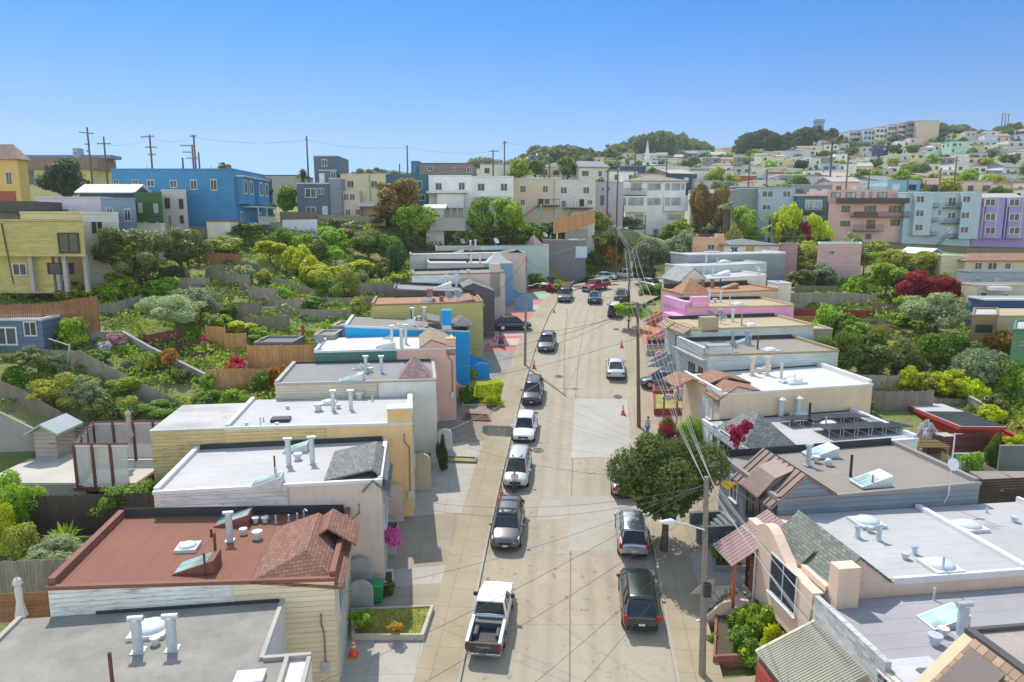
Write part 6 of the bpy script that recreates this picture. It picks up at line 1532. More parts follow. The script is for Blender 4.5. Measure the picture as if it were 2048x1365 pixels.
T=block(664,690,655,66.5,3.2,M('plain',(.4,.38,.35)),'small flat roofed lean-to behind the bright blue house',[],name='garden_shed',cat='shed',roofm=RTAUP,h=2.2)
T=block(1629,1665,661,69,3.5,M('plain',(.4,.33,.22)),'small sandy roofed lean-to behind the light blue grey house',[],name='garden_shed',cat='shed',roofm=RTAN,h=2.6)
T=block(1556,1583,569,84,3.5,St((.58,.54,.5)),'small off-white annex behind the beige orange roofed house',[],name='garden_shed',cat='shed',cap=CAPW,h=3)
# red shed with the long roof and solar panels
a=at(1921,853,49);g=terr(a.x,52);RS=M('siding',(.4,.035,.025),.8,pitch=.4)
T=thing('garden_shed','long red shed with a white roof and dark solar panels on its near half','shed',(a.x,49,g),R(-3));zt=a.z-g
mb=MB();mb.prism([(.2,-1.5),(9.6,-1.5),(9.6,zt-.63),(.2,zt-.14)],'x',.15,3.0);mb.build('wall',RS,T,recalc=True)
mb=MB();slab(mb,[(0,0,zt),(3.2,0,zt),(3.2,9.8,zt-.5),(0,9.8,zt-.5)],.12);mb.build('roof',RWHITE,T,recalc=True)
mb=MB();mb.prism([(0,zt-.3),(9.8,zt-.8),(9.8,zt-.52),(0,zt-.02)],'x',-.06,-.002);mb.box(-.06,3.26,-.06,-.002,zt-.2,zt+.0);mb.build('fascia',M('plain',(.4,.05,.04)),T)
for i in range(3):
    for j in range(3):
        mb=MB();x0,y0=.1+j*1.02,.15+i*1.6;zz=lambda y:zt-.5*y/9.8+.05;slab(mb,[(x0,y0,zz(y0)),(x0+1,y0,zz(y0)),(x0+1,y0+1.57,zz(y0+1.57)),(x0,y0+1.57,zz(y0+1.57))],.03);mb.build('solar_panel',PV,T,recalc=True)
# wooden pergola behind R4
a=at(1836,897,46.5);g=terr(a.x+1,47);T=thing('pergola','wooden slatted pergola behind the solar panel house','pergola',(a.x,46.5,g));zt=a.z-g
PW=M('wood',(.42,.26,.12),.9)
mb=MB()
for i in range(9):mb.box(-.1,2.3,.1+i*.33,.18+i*.33,zt,zt+.1)
mb.box(.0,.1,0,3,zt-.15,zt-.003);mb.box(2.05,2.15,0,3,zt-.15,zt-.003);mb.build('slats',PW,T)
for x,y in((0,0),(2.05,0),(0,2.9),(2.05,2.9)):mb=MB();mb.box(x,x+.1,y,y+.1,-.8,zt-.16);mb.build('post',PW,T)
# carport corner bottom right: yellow post and pale roof
a=at(2008,980,40.5);g=terr(a.x,41);T=thing('carport','pale flat canopy on a yellow green post at the right edge','canopy',(a.x,40.5,g));zt=a.z-g
mb=MB();slab(mb,[(-.2,0,zt),(5,0,zt),(5,3,zt+.1),(-.2,3,zt+.1)],.12);mb.build('roof',RTAUP,T,recalc=True);mb=MB();mb.box(.05,.15,.1,.2,-.5,zt-.13);mb.build('post',M('plain',(.5,.55,.05)),T)
# deck with a glass walled enclosure behind the tan house
dz=at(150,966,40.2).z;x0,x1=at(-40,966,40.2).x,at(272,960,40.2).x
T=thing('deck','raised pale terrace floor behind the yellow boarded annex','terrace',(x0,40.2,dz-2.5))
mb=MB();mb.box(0,x1-x0,0,8,2.35,2.5);mb.build('floor',M('concrete',(.5,.46,.4),.9),T)
mb=MB();mb.box(.1,at(165,960,40).x-x0,.05,.25,-.5,2.34);mb.build('retaining_wall',GCON,T)
xa,xb=at(163,960,40).x,at(270,960,40).x;RDW=M('wood',(.2,.075,.05),.85);PNL=M('sheet',(.62,.6,.57),.3,alpha=.62)
T=thing('glass_enclosure','roofless enclosure of framed translucent panels on the terrace','enclosure',(xa,39.6,dz));w=xb-xa;h_=at(165,888,39.6).z-dz
mb=MB();mb.box(-.2,w+.1,-.15,7,-.25,-.02);mb.build('deck_frame',RDW,T)
def run_panels(p,q,n,nm='panel'):
    for i in range(n):
        a=p+(q-p)*(i/n);b=p+(q-p)*((i+1)/n);e=(b-a).normalized();nn=Vector((-e.y,e.x,0))*.03
        m2=MB();c=a+e*.1;d=b-e*.1;B=[c-nn*.3,d-nn*.3,d+nn*.3,c+nn*.3]
        m2.hexa([(v.x,v.y,.2)for v in B],[(v.x,v.y,h_-.2)for v in B]);fr=m2.build('panel',PNL,T)
        m2=MB();m2.box(a.x-.07,a.x+.07,a.y-.07,a.y+.07,-.2,h_);m2.build('post',RDW,T)
        m2=MB()
        for z0,z1 in((.08,.2),(h_-.2,h_-.08)):
            B=[a-nn,b-nn,b+nn,a+nn];m2.hexa([(v.x,v.y,z0)for v in B],[(v.x,v.y,z1)for v in B])
        m2.build('frame',M('plain',(.6,.58,.55)),fr)
    m2=MB();m2.tube([(p.x,p.y,h_),(q.x,q.y,h_)],.06,4);m2.build('top_rail',RDW,T)
V3=Vector
run_panels(V3((0,0,0)),V3((w,0,0)),3);run_panels(V3((-1.6,4.6,0)),V3((0,0,0)),3);run_panels(V3((-1.6,4.6,0)),V3((w+.3,4.9,0)),4)
mb=MB()
for i in range(6):t=i/6;mb.tube([(-1.4-.3*t,t*4,h_+.02),(-.4,t*4-.3,h_+.1)],.04,4)
mb.build('rafter',RDW,T)
# ------------------------------------------------------------------ plants
def pl(px,yt,yb,w,c,label,**k):
    if 'Y' in k:Y=k.pop('Y')
    else:Y=ground_hit(px,yb).y
    return plant(px,yt,w,Y,c,label,**k)
def spiky(px,yt,yb,w,label,c='a',n=70,trunk=True,Y=None,name='spiky_plant',cat='plant',leaf=None,droop=.5,heads=1,tw=.12):
    if Y is None:Y=ground_hit(px,yb).y
    p=at(px,yt,Y);g=terr(p.x,Y);H=max(p.z-g,.8);r=w*.5*mpp(yt,Y);rg=random.Random(int(px*7+yt));T=thing(name,label,cat,(p.x,Y,p.z-H))
    if trunk:mb=MB();mb.tube([(0,0,-.3),(.02,0,(H-r)*.5),(0,0,H-r*.9)],[tw*1.3,tw,tw*.85],8);mb.build('trunk',BARK,T)
    mb=MB();zc=H-r*.95 if trunk else 0
    for i in range(n):
        a=rg.uniform(0,6.283);el=rg.uniform(-.2 if trunk else .25,1.4);L=r*rg.uniform(.8,1.15)*(1 if trunk else max(H/r,1)*.9 if el>.9 else 1);wd=L*.045+.02
        d=V3((math.cos(a)*math.cos(el),math.sin(a)*math.cos(el),math.sin(el)));s=V3((-math.sin(a),math.cos(a),0));o=V3((0,0,zc))
        m=o+d*L*.55;e=o+d*L-V3((0,0,1))*L*droop*math.cos(el)
        mb.poly([o-s*wd*.5,m-s*wd,m+s*wd,o+s*wd*.5]);mb.poly([m-s*wd,e,m+s*wd])
    mb.build('leaf_crown',leafmat(c),T);return T
def palm(px,yt,yb,w,label,c='g',Y=None,fr=26,thick=.28):
    if Y is None:Y=ground_hit(px,yb).y
    p=at(px,yt,Y);g=terr(p.x,Y);H=p.z-g;r=w*.5*mpp(yt,Y);T=thing('palm_tree',label,'palm',(p.x,Y,g));rg=random.Random(int(px))
    top=max(H-r*.55,.5);mb=MB();mb.tube([(0,0,-.3),(.05,0,top*.5),(0,0,top)],[thick,thick*.8,thick*.75],10);mb.build('trunk',BARK,T)
    mb=MB()
    for i in range(fr):
        a=i*2.4;el=.1+1.1*((i*.618)%1)-.25;L=r*1.25;d0=V3((math.cos(a)*math.cos(el),math.sin(a)*math.cos(el),math.sin(el)));P=[]
        for k in range(7):t=k/6;P.append(V3((0,0,top))+d0*L*t-V3((0,0,1))*L*.75*t*t*math.cos(el))
        s=V3((-math.sin(a),math.cos(a),0))
        for k in range(6):
            for q in range(3):
                t=(k+q/3)/6;o=P[k]+(P[k+1]-P[k])*(q/3);ll=r*.34*math.sin(math.pi*min(1,t+.12))
                for sg in(-1,1):
                    e=o+s*sg*ll+(P[k+1]-P[k]).normalized()*ll*.5-V3((0,0,ll*.35));v=(P[k+1]-P[k]).normalized()*.07*max(1,r*.35);mb.poly([o-v,e,o+v])
    mb.build('fronds',leafmat(c),T);return T
def hedge(px0,px1,yt,yb,c,label,dep=1.2,Y=None,name='hedge',flat=True,H=None,mat2=None):
    if Y is None:Y=ground_hit((px0+px1)/2,yb).y
    a,b=at(px0,yt,Y),at(px1,yt,Y);w=abs(b.x-a.x);g=min(terr(a.x,Y),terr(b.x,Y));h=max(a.z-g,.6)if H is None else H;rg=np.random.default_rng(int(px0));sz=max(.12,.0034*Y)
    n=int(min(26000,(w*h*2+w*dep*2+dep*h*2)*2.6/(sz*sz*.32)));P=rg.uniform(-.5,.5,(n,3));f=rg.integers(0,3,n);sgn=rg.choice([-1,1],n);P[np.arange(n),f]=.5*sgn*rg.uniform(.86,1.06,n)
    P*=np.array([w,dep,h]);P+=np.sin(P[:,::-1]*2.3)*.09;N=np.zeros((n,3));N[np.arange(n),f]=sgn;N+=rg.normal(size=(n,3))*.6;N/=np.linalg.norm(N,axis=1)[:,None]
    V,Fq=leaves(P,N,np.full(n,sz),rg,.7);me=np_mesh(name,V,Fq,[leafmat(c)]);o=bpy.data.objects.new(name,me);COL.objects.link(o);o.location=((a.x+b.x)/2,Y+dep/2,a.z-h/2);tag(o,label,'hedge')
    return o
# left, around the yellow and pale grey houses
pl(260,457,540,146,'t','broad dark evergreen tree in front of the pale grey boarded house',kind='tree',ch=.8,Y=73)
pl(358,458,515,100,'t','bronze tinted tree right of the broad dark evergreen',kind='tree',ch=.8,Y=80)
pl(444,474,510,82,'a','bronze topped wide hedge like shrub above the brown fence',style='dense')
pl(488,446,492,56,'g','small green tree beside the white garden shed',kind='tree')
pl(560,457,503,64,'g','green shrub left of the white painted garden wall');pl(596,470,510,58,'l','fresh green shrub below the white painted garden wall')
pl(538,482,536,64,'y','yellow green spreading tree above the grey sloping fence',kind='tree',ch=.6);pl(588,492,548,72,'y','large yellow green shrub, uppermost of the lime coloured mass')
pl(620,512,565,66,'y','yellow green shrub in the middle of the lime coloured mass');pl(648,530,582,76,'y','broad yellow green shrub behind the long sloping fence');pl(690,540,592,56,'a','darker yellow green shrub at the right end of the lime coloured mass');pl(660,556,600,60,'g','green lower shrub below the lime coloured mass')
pl(492,531,566,44,'s','silver shrub beside the garden stairs');pl(530,538,568,34,'a','soft olive shrub right of the silver shrub')
hedge(180,352,538,572,'d','long clipped dark hedge below the broad dark evergreen tree')
hedge(95,182,530,560,'d','short clipped dark hedge left end behind the white posts')
pl(240,549,598,84,'l','rounded lime green bush in front of the clipped hedge');pl(322,556,598,68,'l','glossy bright green bush right of the rounded lime green bush');pl(150,570,602,78,'a','low yellowish shrubs behind the basketball hoop');pl(50,568,596,70,'l','green climber on the wire fence left of the basketball hoop')
pl(348,590,674,134,'s','large silver green olive like tree on the upper terrace',kind='tree',style='feathery',ch=.8);pl(397,576,646,88,'f','grey green feathery tree behind the silver green tree',kind='tree',style='feathery',ch=.85)
pl(440,630,664,44,'l','bright green ground shrub right of the grey green feathery tree');pl(475,642,672,60,'y','lime green ground shrub above the short cedar fence');pl(515,655,682,50,'l','green low shrub near the dark roofed shed');pl(455,608,640,38,'g','leafy green shrub under the dark picket fence')
spiky(443,592,622,32,'green agave like plant beside the dark picket fence',c='g',trunk=False);pl(567,574,600,28,'l','small pale green bush between two grey fences');pl(232,665,697,40,'p','pink flowering shrub on the retaining wall',style='loose');pl(208,684,708,28,'w','white flowering bush in the rock garden');pl(245,692,712,22,'g','small green bush beside the white flowering bush');pl(283,664,692,26,'g','green clump behind the retaining wall')
spiky(408,667,706,24,'dark red cordyline on a thin stem',c='k',tw=.05);pl(473,711,744,56,'k','crimson leaved low tree beside the tan canes',style='loose')
pl(141,636,702,62,'l','upright bright green shrub in front of the tall brown fence',style='dense');pl(38,697,758,88,'t','spreading sparse olive tree at the left edge',kind='tree',style='loose',ch=.6);pl(27,734,778,44,'g','green shrub under the spreading sparse tree');pl(105,706,748,54,'f','thin grey branched shrub by the drying frame',style='loose')
pl(100,748,812,88,'a','pale olive spreading shrub above the grey fence, left one',style='loose');pl(172,752,818,86,'s','pale silver spreading shrub, middle of the lower garden',style='loose');pl(257,752,804,70,'l','light green sparse small tree on the diagonal fence',kind='tree',style='loose',ch=.8)
pl(200,796,842,66,'t','olive green shrub left of the turquoise table');pl(250,792,838,60,'a','rusty green shrub behind the glass enclosure');pl(320,800,842,86,'g','dense green shrub behind the annex roof');pl(412,782,822,66,'g','dark leafy shrub left of the flat white roof');pl(465,778,820,62,'l','leafy bright shrub beside the grey flat roof')
pl(413,752,782,30,'l','small clipped round ball bush');pl(296,706,742,38,'a','yellowish shrub among the garden rocks');pl(318,704,738,32,'g','green conical shrub among the garden rocks');pl(336,698,752,30,'o','small orange flowering tree by the retaining wall',kind='tree');pl(258,718,742,30,'f','grey round dwarf bush in the rock garden');pl(195,700,730,46,'g','green tufted shrub on the left of the rock garden')
pl(365,740,765,34,'t','low dark shrub at the end of the retaining wall');pl(552,730,782,52,'o','orange flowering shrub left of the grey flat roof',style='loose');pl(520,745,785,34,'g','green shrub left of the orange flowering shrub')
pl(12,945,1038,96,'l','large light green bush at the left edge by the terrace',Y=36.5);pl(2,1003,1056,62,'y','bright yellow green bush at the left edge',Y=35);pl(32,1048,1095,72,'a','rust tipped bush under the bright yellow bush',Y=34.3)
spiky(122,1027,1075,80,'strap leaved green plant in front of the tall dark fence',c='l',n=110,trunk=False,Y=35.2,droop=.7);pl(104,1076,1122,116,'s','low rounded silver green bush behind the weathered fence',Y=33.2,style='dense');pl(250,962,1034,112,'g','leafy green tree leaning against the white roofed house',Y=37.8,kind='tree',style='loose',ch=.6)
# centre
pl(635,480,528,42,'t','dark olive shrub left of the tall light shrub');pl(668,454,500,58,'l','light green tall shrub right of the garden wall');pl(670,492,534,36,'l','small fresh green tree above the lime coloured mass',kind='tree',ch=.8);pl(686,438,466,64,'t','dull green shrub under the beige house fence');pl(702,456,482,46,'b','brownish shrub between green shrubs')
pl(735,462,528,92,'g','very broad dark leafy tree in the middle of the hillside',kind='tree',ch=.85);pl(780,470,530,60,'g','leafy green tree right of the very broad tree',kind='tree',ch=.85);pl(763,425,452,64,'t','flat olive hedge shrub beneath the bronze tree');pl(832,411,492,90,'l','tall bright green willow like tree',kind='tree',ch=.88,style='feathery');pl(826,468,514,44,'t','dark rounded tree below the willow like tree',kind='tree',ch=.85)
pl(794,359,434,86,'b','bronze orange leaved tree in front of the teal house',kind='tree',ch=.85,Y=115);pl(892,436,492,38,'b','dark reddish brown small tree below the white house',kind='tree',ch=.85);pl(935,455,498,66,'t','rounded olive shrub above the flat roofs, left one');pl(990,450,492,72,'t','wide olive shrub above the flat roofs');pl(1035,455,488,50,'g','green shrub behind the satellite dishes')
pl(957,397,448,60,'g','green tree in front of the off-white house',kind='tree',ch=.88,Y=115.5);pl(1018,398,452,68,'l','bright green tree right of its darker neighbour on the crest',kind='tree',ch=.88,Y=115.5);pl(792,490,558,36,'d','narrow dark cypress standing upright',kind='tree',ch=.97,style='dense',cat='cypress')
pl(727,520,550,54,'y','yellow green bush left of the dark cypress');pl(761,526,560,30,'t','olive shrub touching the dark cypress');pl(723,540,568,30,'f','grey green bush below the yellow green bush');pl(792,548,568,36,'y','bright yellow bush at the foot of the cypress')
pl(623,594,624,46,'g','round dark green shrub on the grey fence');pl(717,594,636,52,'a','spindly yellow green shrub left of the olive yellow house',style='loose');pl(1065,446,482,56,'g','green tree left of the cedar fence');pl(1105,444,476,58,'d','dark green shrub below the cedar fence');pl(1140,455,485,46,'g','green shrub above the grey corner house')
pl(522,368,418,40,'d','dark green tree right of the royal blue building',kind='tree',Y=122,ch=.85);pl(570,372,424,48,'g','rounded green tree left of the navy grey house',kind='tree',Y=120,ch=.85);spiky(605,335,380,40,'dark palm like tree behind the navy grey house',c='d',n=160,Y=134,tw=.3);pl(450,327,350,46,'b','brown crowned tree behind the royal blue building',Y=132,kind='tree',ch=.5)
pl(122,317,398,86,'d','huge round dark tree before the pale yellow school',kind='tree',Y=140,ch=.85,style='dense');spiky(356,503,535,34,'left of three yellow tipped yuccas',c='y',tw=.08);spiky(374,500,535,36,'middle of three yellow tipped yuccas',c='y',tw=.08);spiky(396,499,535,40,'right of three yellow tipped yuccas',c='y',tw=.08)
pl(350,530,556,40,'g','low plants at the foot of the yuccas')
# top of the street and the alley
pl(1205,425,460,44,'a','yellow green bush beside the alley path');pl(1235,402,440,34,'t','dark bush at the top of the alley path');pl(1262,434,480,50,'f','grey green bush against the tall white building',Y=139);pl(1200,462,508,52,'a','yellowish bush on the bank above the white pickup');pl(1240,470,520,50,'g','green bush on the bank left of the round street tree');pl(1222,488,532,44,'o','rust coloured bush on the bank');pl(1190,500,540,44,'g','leafy green bush right of the grey corner house');pl(1180,532,552,30,'l','lime bush by the grey corner house')
pl(1304,476,575,90,'f','big round tree on a bare trunk at the bend',kind='tree',ch=.72,style='dense',Y=113);pl(1366,463,545,76,'f','second big round tree behind the salmon house',kind='tree',ch=.85,Y=121,style='dense');pl(1358,438,474,64,'l','bright green bush at the foot of the tall white building',Y=140)
pl(1302,570,592,52,'g','clipped round leafy shrub island at the bend');hedge(1268,1310,536,552,'d','clipped dark hedge beside the blue car',Y=121)
pl(1404,368,424,46,'b','bronze round headed tree beside the pale building',kind='tree',ch=.75,Y=143);pl(1440,373,424,38,'b','smaller bronze tree right of its taller twin',kind='tree',ch=.75,Y=143);palm(1455,400,482,40,'thick trunked palm left of the grey green wing',thick=.8,Y=134)
pl(1400,428,462,48,'a','straw coloured shrub on the dry slope');pl(1430,432,466,44,'y','yellow shrub on the dry slope');pl(1420,450,478,40,'f','grey shrub below the dry slope')
pl(1494,414,474,56,'l','green tree in front of the grey green wing',kind='tree',ch=.88,Y=133);palm(1528,446,480,52,'low palm with arching fronds',Y=130,thick=.2);palm(1541,420,470,50,'palm in front of the pale blue house',Y=133);pl(1575,410,474,62,'y','yellow green tree between palm and teal house',kind='tree',ch=.88,Y=132);pl(1635,430,480,54,'y','yellow green tree before the pink apartment block',kind='tree',ch=.88,Y=131);pl(1613,443,486,24,'r','slim dark red tree between two yellow green trees',kind='tree',Y=129);pl(1470,452,484,44,'a','fern like shrub beside the thick trunked palm',Y=130);pl(1590,455,488,60,'t','dark olive shrub under the yellow green tree',Y=129)
# right gardens
pl(1612,482,562,82,'a','wiry yellow green tree left of the pink boarded house',kind='tree',ch=.8,style='loose');pl(1648,478,545,38,'d','dark leaved tree touching the pink boarded house',kind='tree');pl(1650,530,574,74,'f','grey green flowering shrub before the pink boarded house');pl(1604,540,580,50,'t','dark olive shrub beside the blue-grey boarded house')
pl(1708,467,502,46,'s','pale silver tree in front of the pink apartment block',kind='tree',Y=120);pl(1750,482,514,48,'a','yellow tinted shrub above the long hedge tree');pl(1730,504,552,48,'l','light green tree right of the pink boarded house',kind='tree');pl(1785,500,548,62,'a','left crown of the long yellow green hedge trees',style='dense');pl(1840,503,552,74,'a','right crown of the long yellow green hedge trees',style='dense');pl(1776,527,602,76,'l','airy light green tree left of the dark red tree',kind='tree',ch=.8)
pl(1840,543,618,100,'r','dark red leaved tree, its fuller left crown',kind='tree',ch=.85);pl(1900,556,615,72,'r','dark red leaved tree with the brighter right crown',kind='tree',ch=.85);pl(1878,586,670,126,'s','dome shaped silver green tree with yellow tips',kind='tree',ch=.9,style='dense');pl(1713,553,592,42,'l','green shrub under the airy light green tree');pl(1808,592,632,34,'l','bright shrub left of the dome shaped tree');pl(1806,627,652,42,'l','low bright shrub under the dome shaped tree')
pl(1660,610,668,62,'l','bushy green shrub over the red fence');pl(1700,628,680,50,'g','green shrub left of the cedar fence');pl(1715,645,690,46,'l','lighter shrub before the cedar fence');pl(1692,664,748,86,'g','large green shrub behind the blue-grey house');pl(1748,660,712,60,'g','green tree among the lush shrubs on the right');pl(1750,690,752,72,'t','flowering olive shrub in the middle of the lush shrubs');pl(1810,684,752,76,'t','dark shrub right of the flowering olive shrub')
pl(1880,664,748,84,'g','tall dark green tree below the dome shaped tree',kind='tree',ch=.9);pl(1925,670,748,60,'g','green tree right of the tall dark green tree',kind='tree',ch=.9);pl(1863,668,698,34,'y','yellow patch of shrub above the dark shrub');pl(1990,661,728,84,'o','mustard orange shrub beside the brown boarded house',style='dense');pl(2035,690,742,50,'a','ochre shrub at the right edge');pl(1960,700,792,86,'f','feathery grey green tree below the mustard shrub',kind='tree',ch=.9,style='feathery');pl(2030,720,802,66,'l','light green tree at the right edge',kind='tree',ch=.9);pl(1997,790,840,50,'t','dark shrub above the yellow shrubs')
pl(1822,734,782,52,'y','yellow green shrub beyond the picket fence');pl(1856,746,788,46,'a','rusty yellow shrub beside the lime shrubs');pl(1900,742,796,66,'y','lime green shrub, left half of the pair');pl(1948,758,806,60,'y','lime green shrub, right half of the pair');pl(1985,812,852,46,'y','golden shrub above the red shed');spiky(2042,830,880,60,'yucca with bright tips at the right edge',c='a',Y=49,n=90);pl(2030,870,900,44,'y','yellow flowering bush inside the red wall',Y=47);pl(1858,845,884,38,'w','grey white flowering shrub above the pergola',Y=49);pl(1940,905,950,50,'l','patch of tall green grass behind the slate blue house',Y=44.5)
pl(1720,795,822,50,'g','green shrub beside the dark picket fence');pl(1990,870,905,30,'g','small leafy plant on the red wall',Y=46)
# street side
LC['q']=((.05,.08,.02),(.15,.17,.045))
T=pl(1336,868,1104,200,'q','glossy dark green street tree by the silver compact SUV',kind='tree',Y=38.6,ch=.82,style='round')
pl(1258,606,664,52,'l','young street tree beside the boxy four by four',kind='tree',ch=.6)
pl(1520,1208,1290,92,'l','lush light green shrubs in the red bordered bed',Y=31.5);pl(1550,1248,1315,56,'y','yellow green shrub beside the red garage door',Y=30);pl(1492,1262,1318,60,'g','green leafy plants in the red bordered bed',Y=30.2);pl(1478,1225,1290,60,'g','green shrub by the pink steps in the red bordered bed',Y=31.8);pl(1505,1290,1325,60,'l','leafy bright plants along the front of the red bordered bed',Y=29.8);pl(1432,1228,1266,36,'g','small bush beside the steps',Y=33);pl(1432,1268,1312,34,'g','small bush in the front of the red bordered bed',Y=31)
pl(1335,836,882,52,'g','rose bushes on the corner of the tan house garden',Y=51,extra='k');pl(1385,835,892,46,'l','bright green garden shrub beside the tan house porch',Y=50);pl(1378,868,905,50,'g','dark green garden shrub behind the street tree',Y=48);pl(1362,846,868,26,'y','orange yellow flower clump beside the tan house',Y=52)
pl(1450,1070,1125,52,'g','ferny plants in the concrete bed of the slate blue house',Y=37.5)
pl(935,768,812,36,'g','dark clipped round hedge beside the pink house',style='dense');hedge(951,1003,768,800,'y','bright yellow clipped hedge beside the dark clipped one',dep=1.0,Y=56.6,H=1.0);pl(985,780,815,46,'y','rounded yellow hedge end nearest the pavement',style='dense')
pl(945,735,765,24,'y','small yellow bush against the bright blue house');pl(1043,556,585,24,'g','dark green shrub beside the medium blue house');pl(1078,548,572,44,'g','green shrub in the front garden of the pale blue-green house',Y=107);pl(1118,560,578,34,'a','flowering shrub in the front garden at the bend',Y=104);pl(1100,566,580,24,'k','red leaved low plant beside the flowering shrub',Y=104)
pl(1185,552,576,56,'g','low green hedge before the white pickup',Y=118,style='dense')
pl(884,870,935,24,'d','dark climber at the corner of the pale grey house',Y=48.5)

# low plants, weeds and ground cover on both slopes: nobody could count them
def undergrowth(zone,n,per,c,label,seed):
    rg=np.random.default_rng(seed);X,Y=[],[]
    while len(X)<n:
        y=rg.uniform(34,118)if zone<0 else rg.uniform(26,122)
        if zone<0:b=np.interp(y,_FY,_FL)-13.5;a=-.80*y-4
        else:a=np.interp(y,_FY,_FR)+15.5;b=.80*y+4
        if b<=a:continue
        x=rg.uniform(a,b)
        if zone<0 and y<51 and x>-36:continue
        if zone>0 and 47<y<61 and 30<x<38:continue
        if math.sin(x*.31+seed)*math.cos(y*.23+seed*2)+.25<rg.uniform(-.6,.9):continue
        X.append(x);Y.append(y)
    X=np.array(X);Y=np.array(Y);Z=terr_np(X,Y);r=rg.uniform(.5,1.5,n)*(.7+Y/130);h=r*rg.uniform(.25,.7,n);k=np.repeat(np.arange(n),per)
    d=rg.normal(size=(n*per,3));d/=np.linalg.norm(d,axis=1)[:,None];d[:,2]=np.abs(d[:,2]);q=rg.uniform(.6,1.05,n*per)
    P=np.stack([X[k]+d[:,0]*r[k]*q,Y[k]+d[:,1]*r[k]*q,Z[k]+d[:,2]*h[k]*q],1);N=d+rg.normal(size=d.shape)*.6;N/=np.linalg.norm(N,axis=1)[:,None]
    V,F2=leaves(P,N,.0042*Y[k]+.03,rg,.65);me=np_mesh('ground_cover',V,F2,[leafmat(c)]);o=bpy.data.objects.new('ground_cover',me);COL.objects.link(o);tag(o,label,'ground cover',kind='stuff')
undergrowth(-1,620,60,'l','bright green low weeds spread over the left hillside gardens',1);undergrowth(-1,620,60,'g','mid green ground cover spread over the left hillside gardens',2);undergrowth(-1,260,60,'a','dry yellowish ground cover on the left hillside gardens',3)
undergrowth(1,520,60,'l','bright green low weeds in the gardens behind the right row',4);undergrowth(1,560,60,'g','mid green ground cover in the gardens behind the right row',5);undergrowth(1,160,60,'a','dry yellowish ground cover behind the right row',6)
# ------------------------------------------------------------------ front garden details
BRW_=M('brick',(.32,.12,.08),.9)
def bed(px,mat,soil,label,h=.4,w=.15,name='planter',shrub=None):
    """raised bed: a low kerb wall around soil; px = ground corners in the photo"""
    c=[street_hit(*p)for p in px];o=c[0];T=thing(name,label,'planter',o);mb=MB();cen=sum(c,Vector())/len(c)
    for i in range(len(c)):
        a,b=c[i]-o,c[(i+1)%len(c)]-o;ia,ib=a+(cen-c[i]).normalized()*w*1.3,b+(cen-c[(i+1)%len(c)]).normalized()*w*1.3
        B=[a,b,ib,ia];mb.hexa([(v.x,v.y,v.z-.2)for v in B],[(v.x,v.y,v.z+h+.15)for v in B])
    mb.build('border',mat,T,recalc=True);mb=MB();mb.poly([(v.x-o.x+(cen-v).x*.05,v.y-o.y+(cen-v).y*.05,v.z-o.z+h+.06)for v in c]);mb.build('soil',soil,T,recalc=True);return T,c,h
SOIL=M('gravel',(.10,.075,.05),.95);TURF=M('plain',(.3,.28,.07),.95,amp=.5,s1=1.6,s2=14)
bed([(704,1293),(848,1292),(868,1226),(702,1236)][::1],M('concrete',(.5,.46,.38),.9),TURF,'low concrete bordered bed of dry grass and orange poppies',h=.3)
pl(722,1222,1262,44,'l','leafy green bush in the concrete bordered bed',Y=31.6,H=.8);pl(788,1247,1268,34,'o','orange poppies in the concrete bordered bed',Y=31.0,style='loose',H=.45);spiky(812,1252,1278,26,'small green yucca beside the orange poppies',c='g',trunk=False,Y=31.5)
# grass tufts of the bed: nobody could count them
rgt=np.random.default_rng(3);q0,q1,q2,q3=[street_hit(*p)for p in[(708,1288),(845,1288),(862,1232),(706,1240)]]
P_=[];
for _ in range(2600):
    a_,b_=rgt.random(),rgt.random();p=q0*(1-a_)*(1-b_)+q1*a_*(1-b_)+q2*a_*b_+q3*(1-a_)*b_;P_.append((p.x,p.y,p.z+.39))
P_=np.array(P_);N_=rgt.normal(size=P_.shape);N_[:,2]*=.3;N_/=np.linalg.norm(N_,axis=1)[:,None]
V_,F_=leaves(P_,N_,np.full(len(P_),.085),rgt,.5);me=np_mesh('grass',V_,F_,[leafmat('a')]);o=bpy.data.objects.new('grass',me);COL.objects.link(o);tag(o,'dry yellow green grass in the concrete bordered bed','grass',kind='stuff')
def dry(px,n,size,c,label,dz=.05,name='grass'):
    c4=[ground_hit(*p)for p in px];rg=np.random.default_rng(int(px[0][0]));P=[]
    for _ in range(n):
        a_,b_=rg.random(),rg.random();p=c4[0]*(1-a_)*(1-b_)+c4[1]*a_*(1-b_)+c4[2]*a_*b_+c4[3]*(1-a_)*b_;P.append((p.x,p.y,terr(p.x,p.y)+dz))
    P=np.array(P);N=rg.normal(size=P.shape);N[:,2]*=.35;N/=np.linalg.norm(N,axis=1)[:,None];V,F2=leaves(P,N,np.full(n,size),rg,.5)
    me=np_mesh(name,V,F2,[leafmat(c)]);o=bpy.data.objects.new(name,me);COL.objects.link(o);tag(o,label,'grass',kind='stuff')
T,c,h_=bed([(768,1120),(792,1118),(798,1070),(772,1072)],M('stucco',(.42,.38,.33),.9),SOIL,'narrow stucco planter against the white roofed house',h=.8);pl(787,1056,1105,32,'m','magenta flowering cushion plant in the narrow stucco planter',Y=36.2,style='dense',H=1.2)
bed([(767,1190),(786,1190),(788,1165),(770,1165)],M('stucco',(.55,.5,.4),.9),SOIL,'small cream planter beside the green wheelie bin',h=.5);pl(777,1160,1180,24,'t','small dark plant in the cream planter',Y=34.6)
bed([(868,930),(953,933),(955,925),(884,921)],M('stucco',(.2,.18,.15),.9),TURF,'low dark bordered grass strip beside the pale grey house',h=.15)
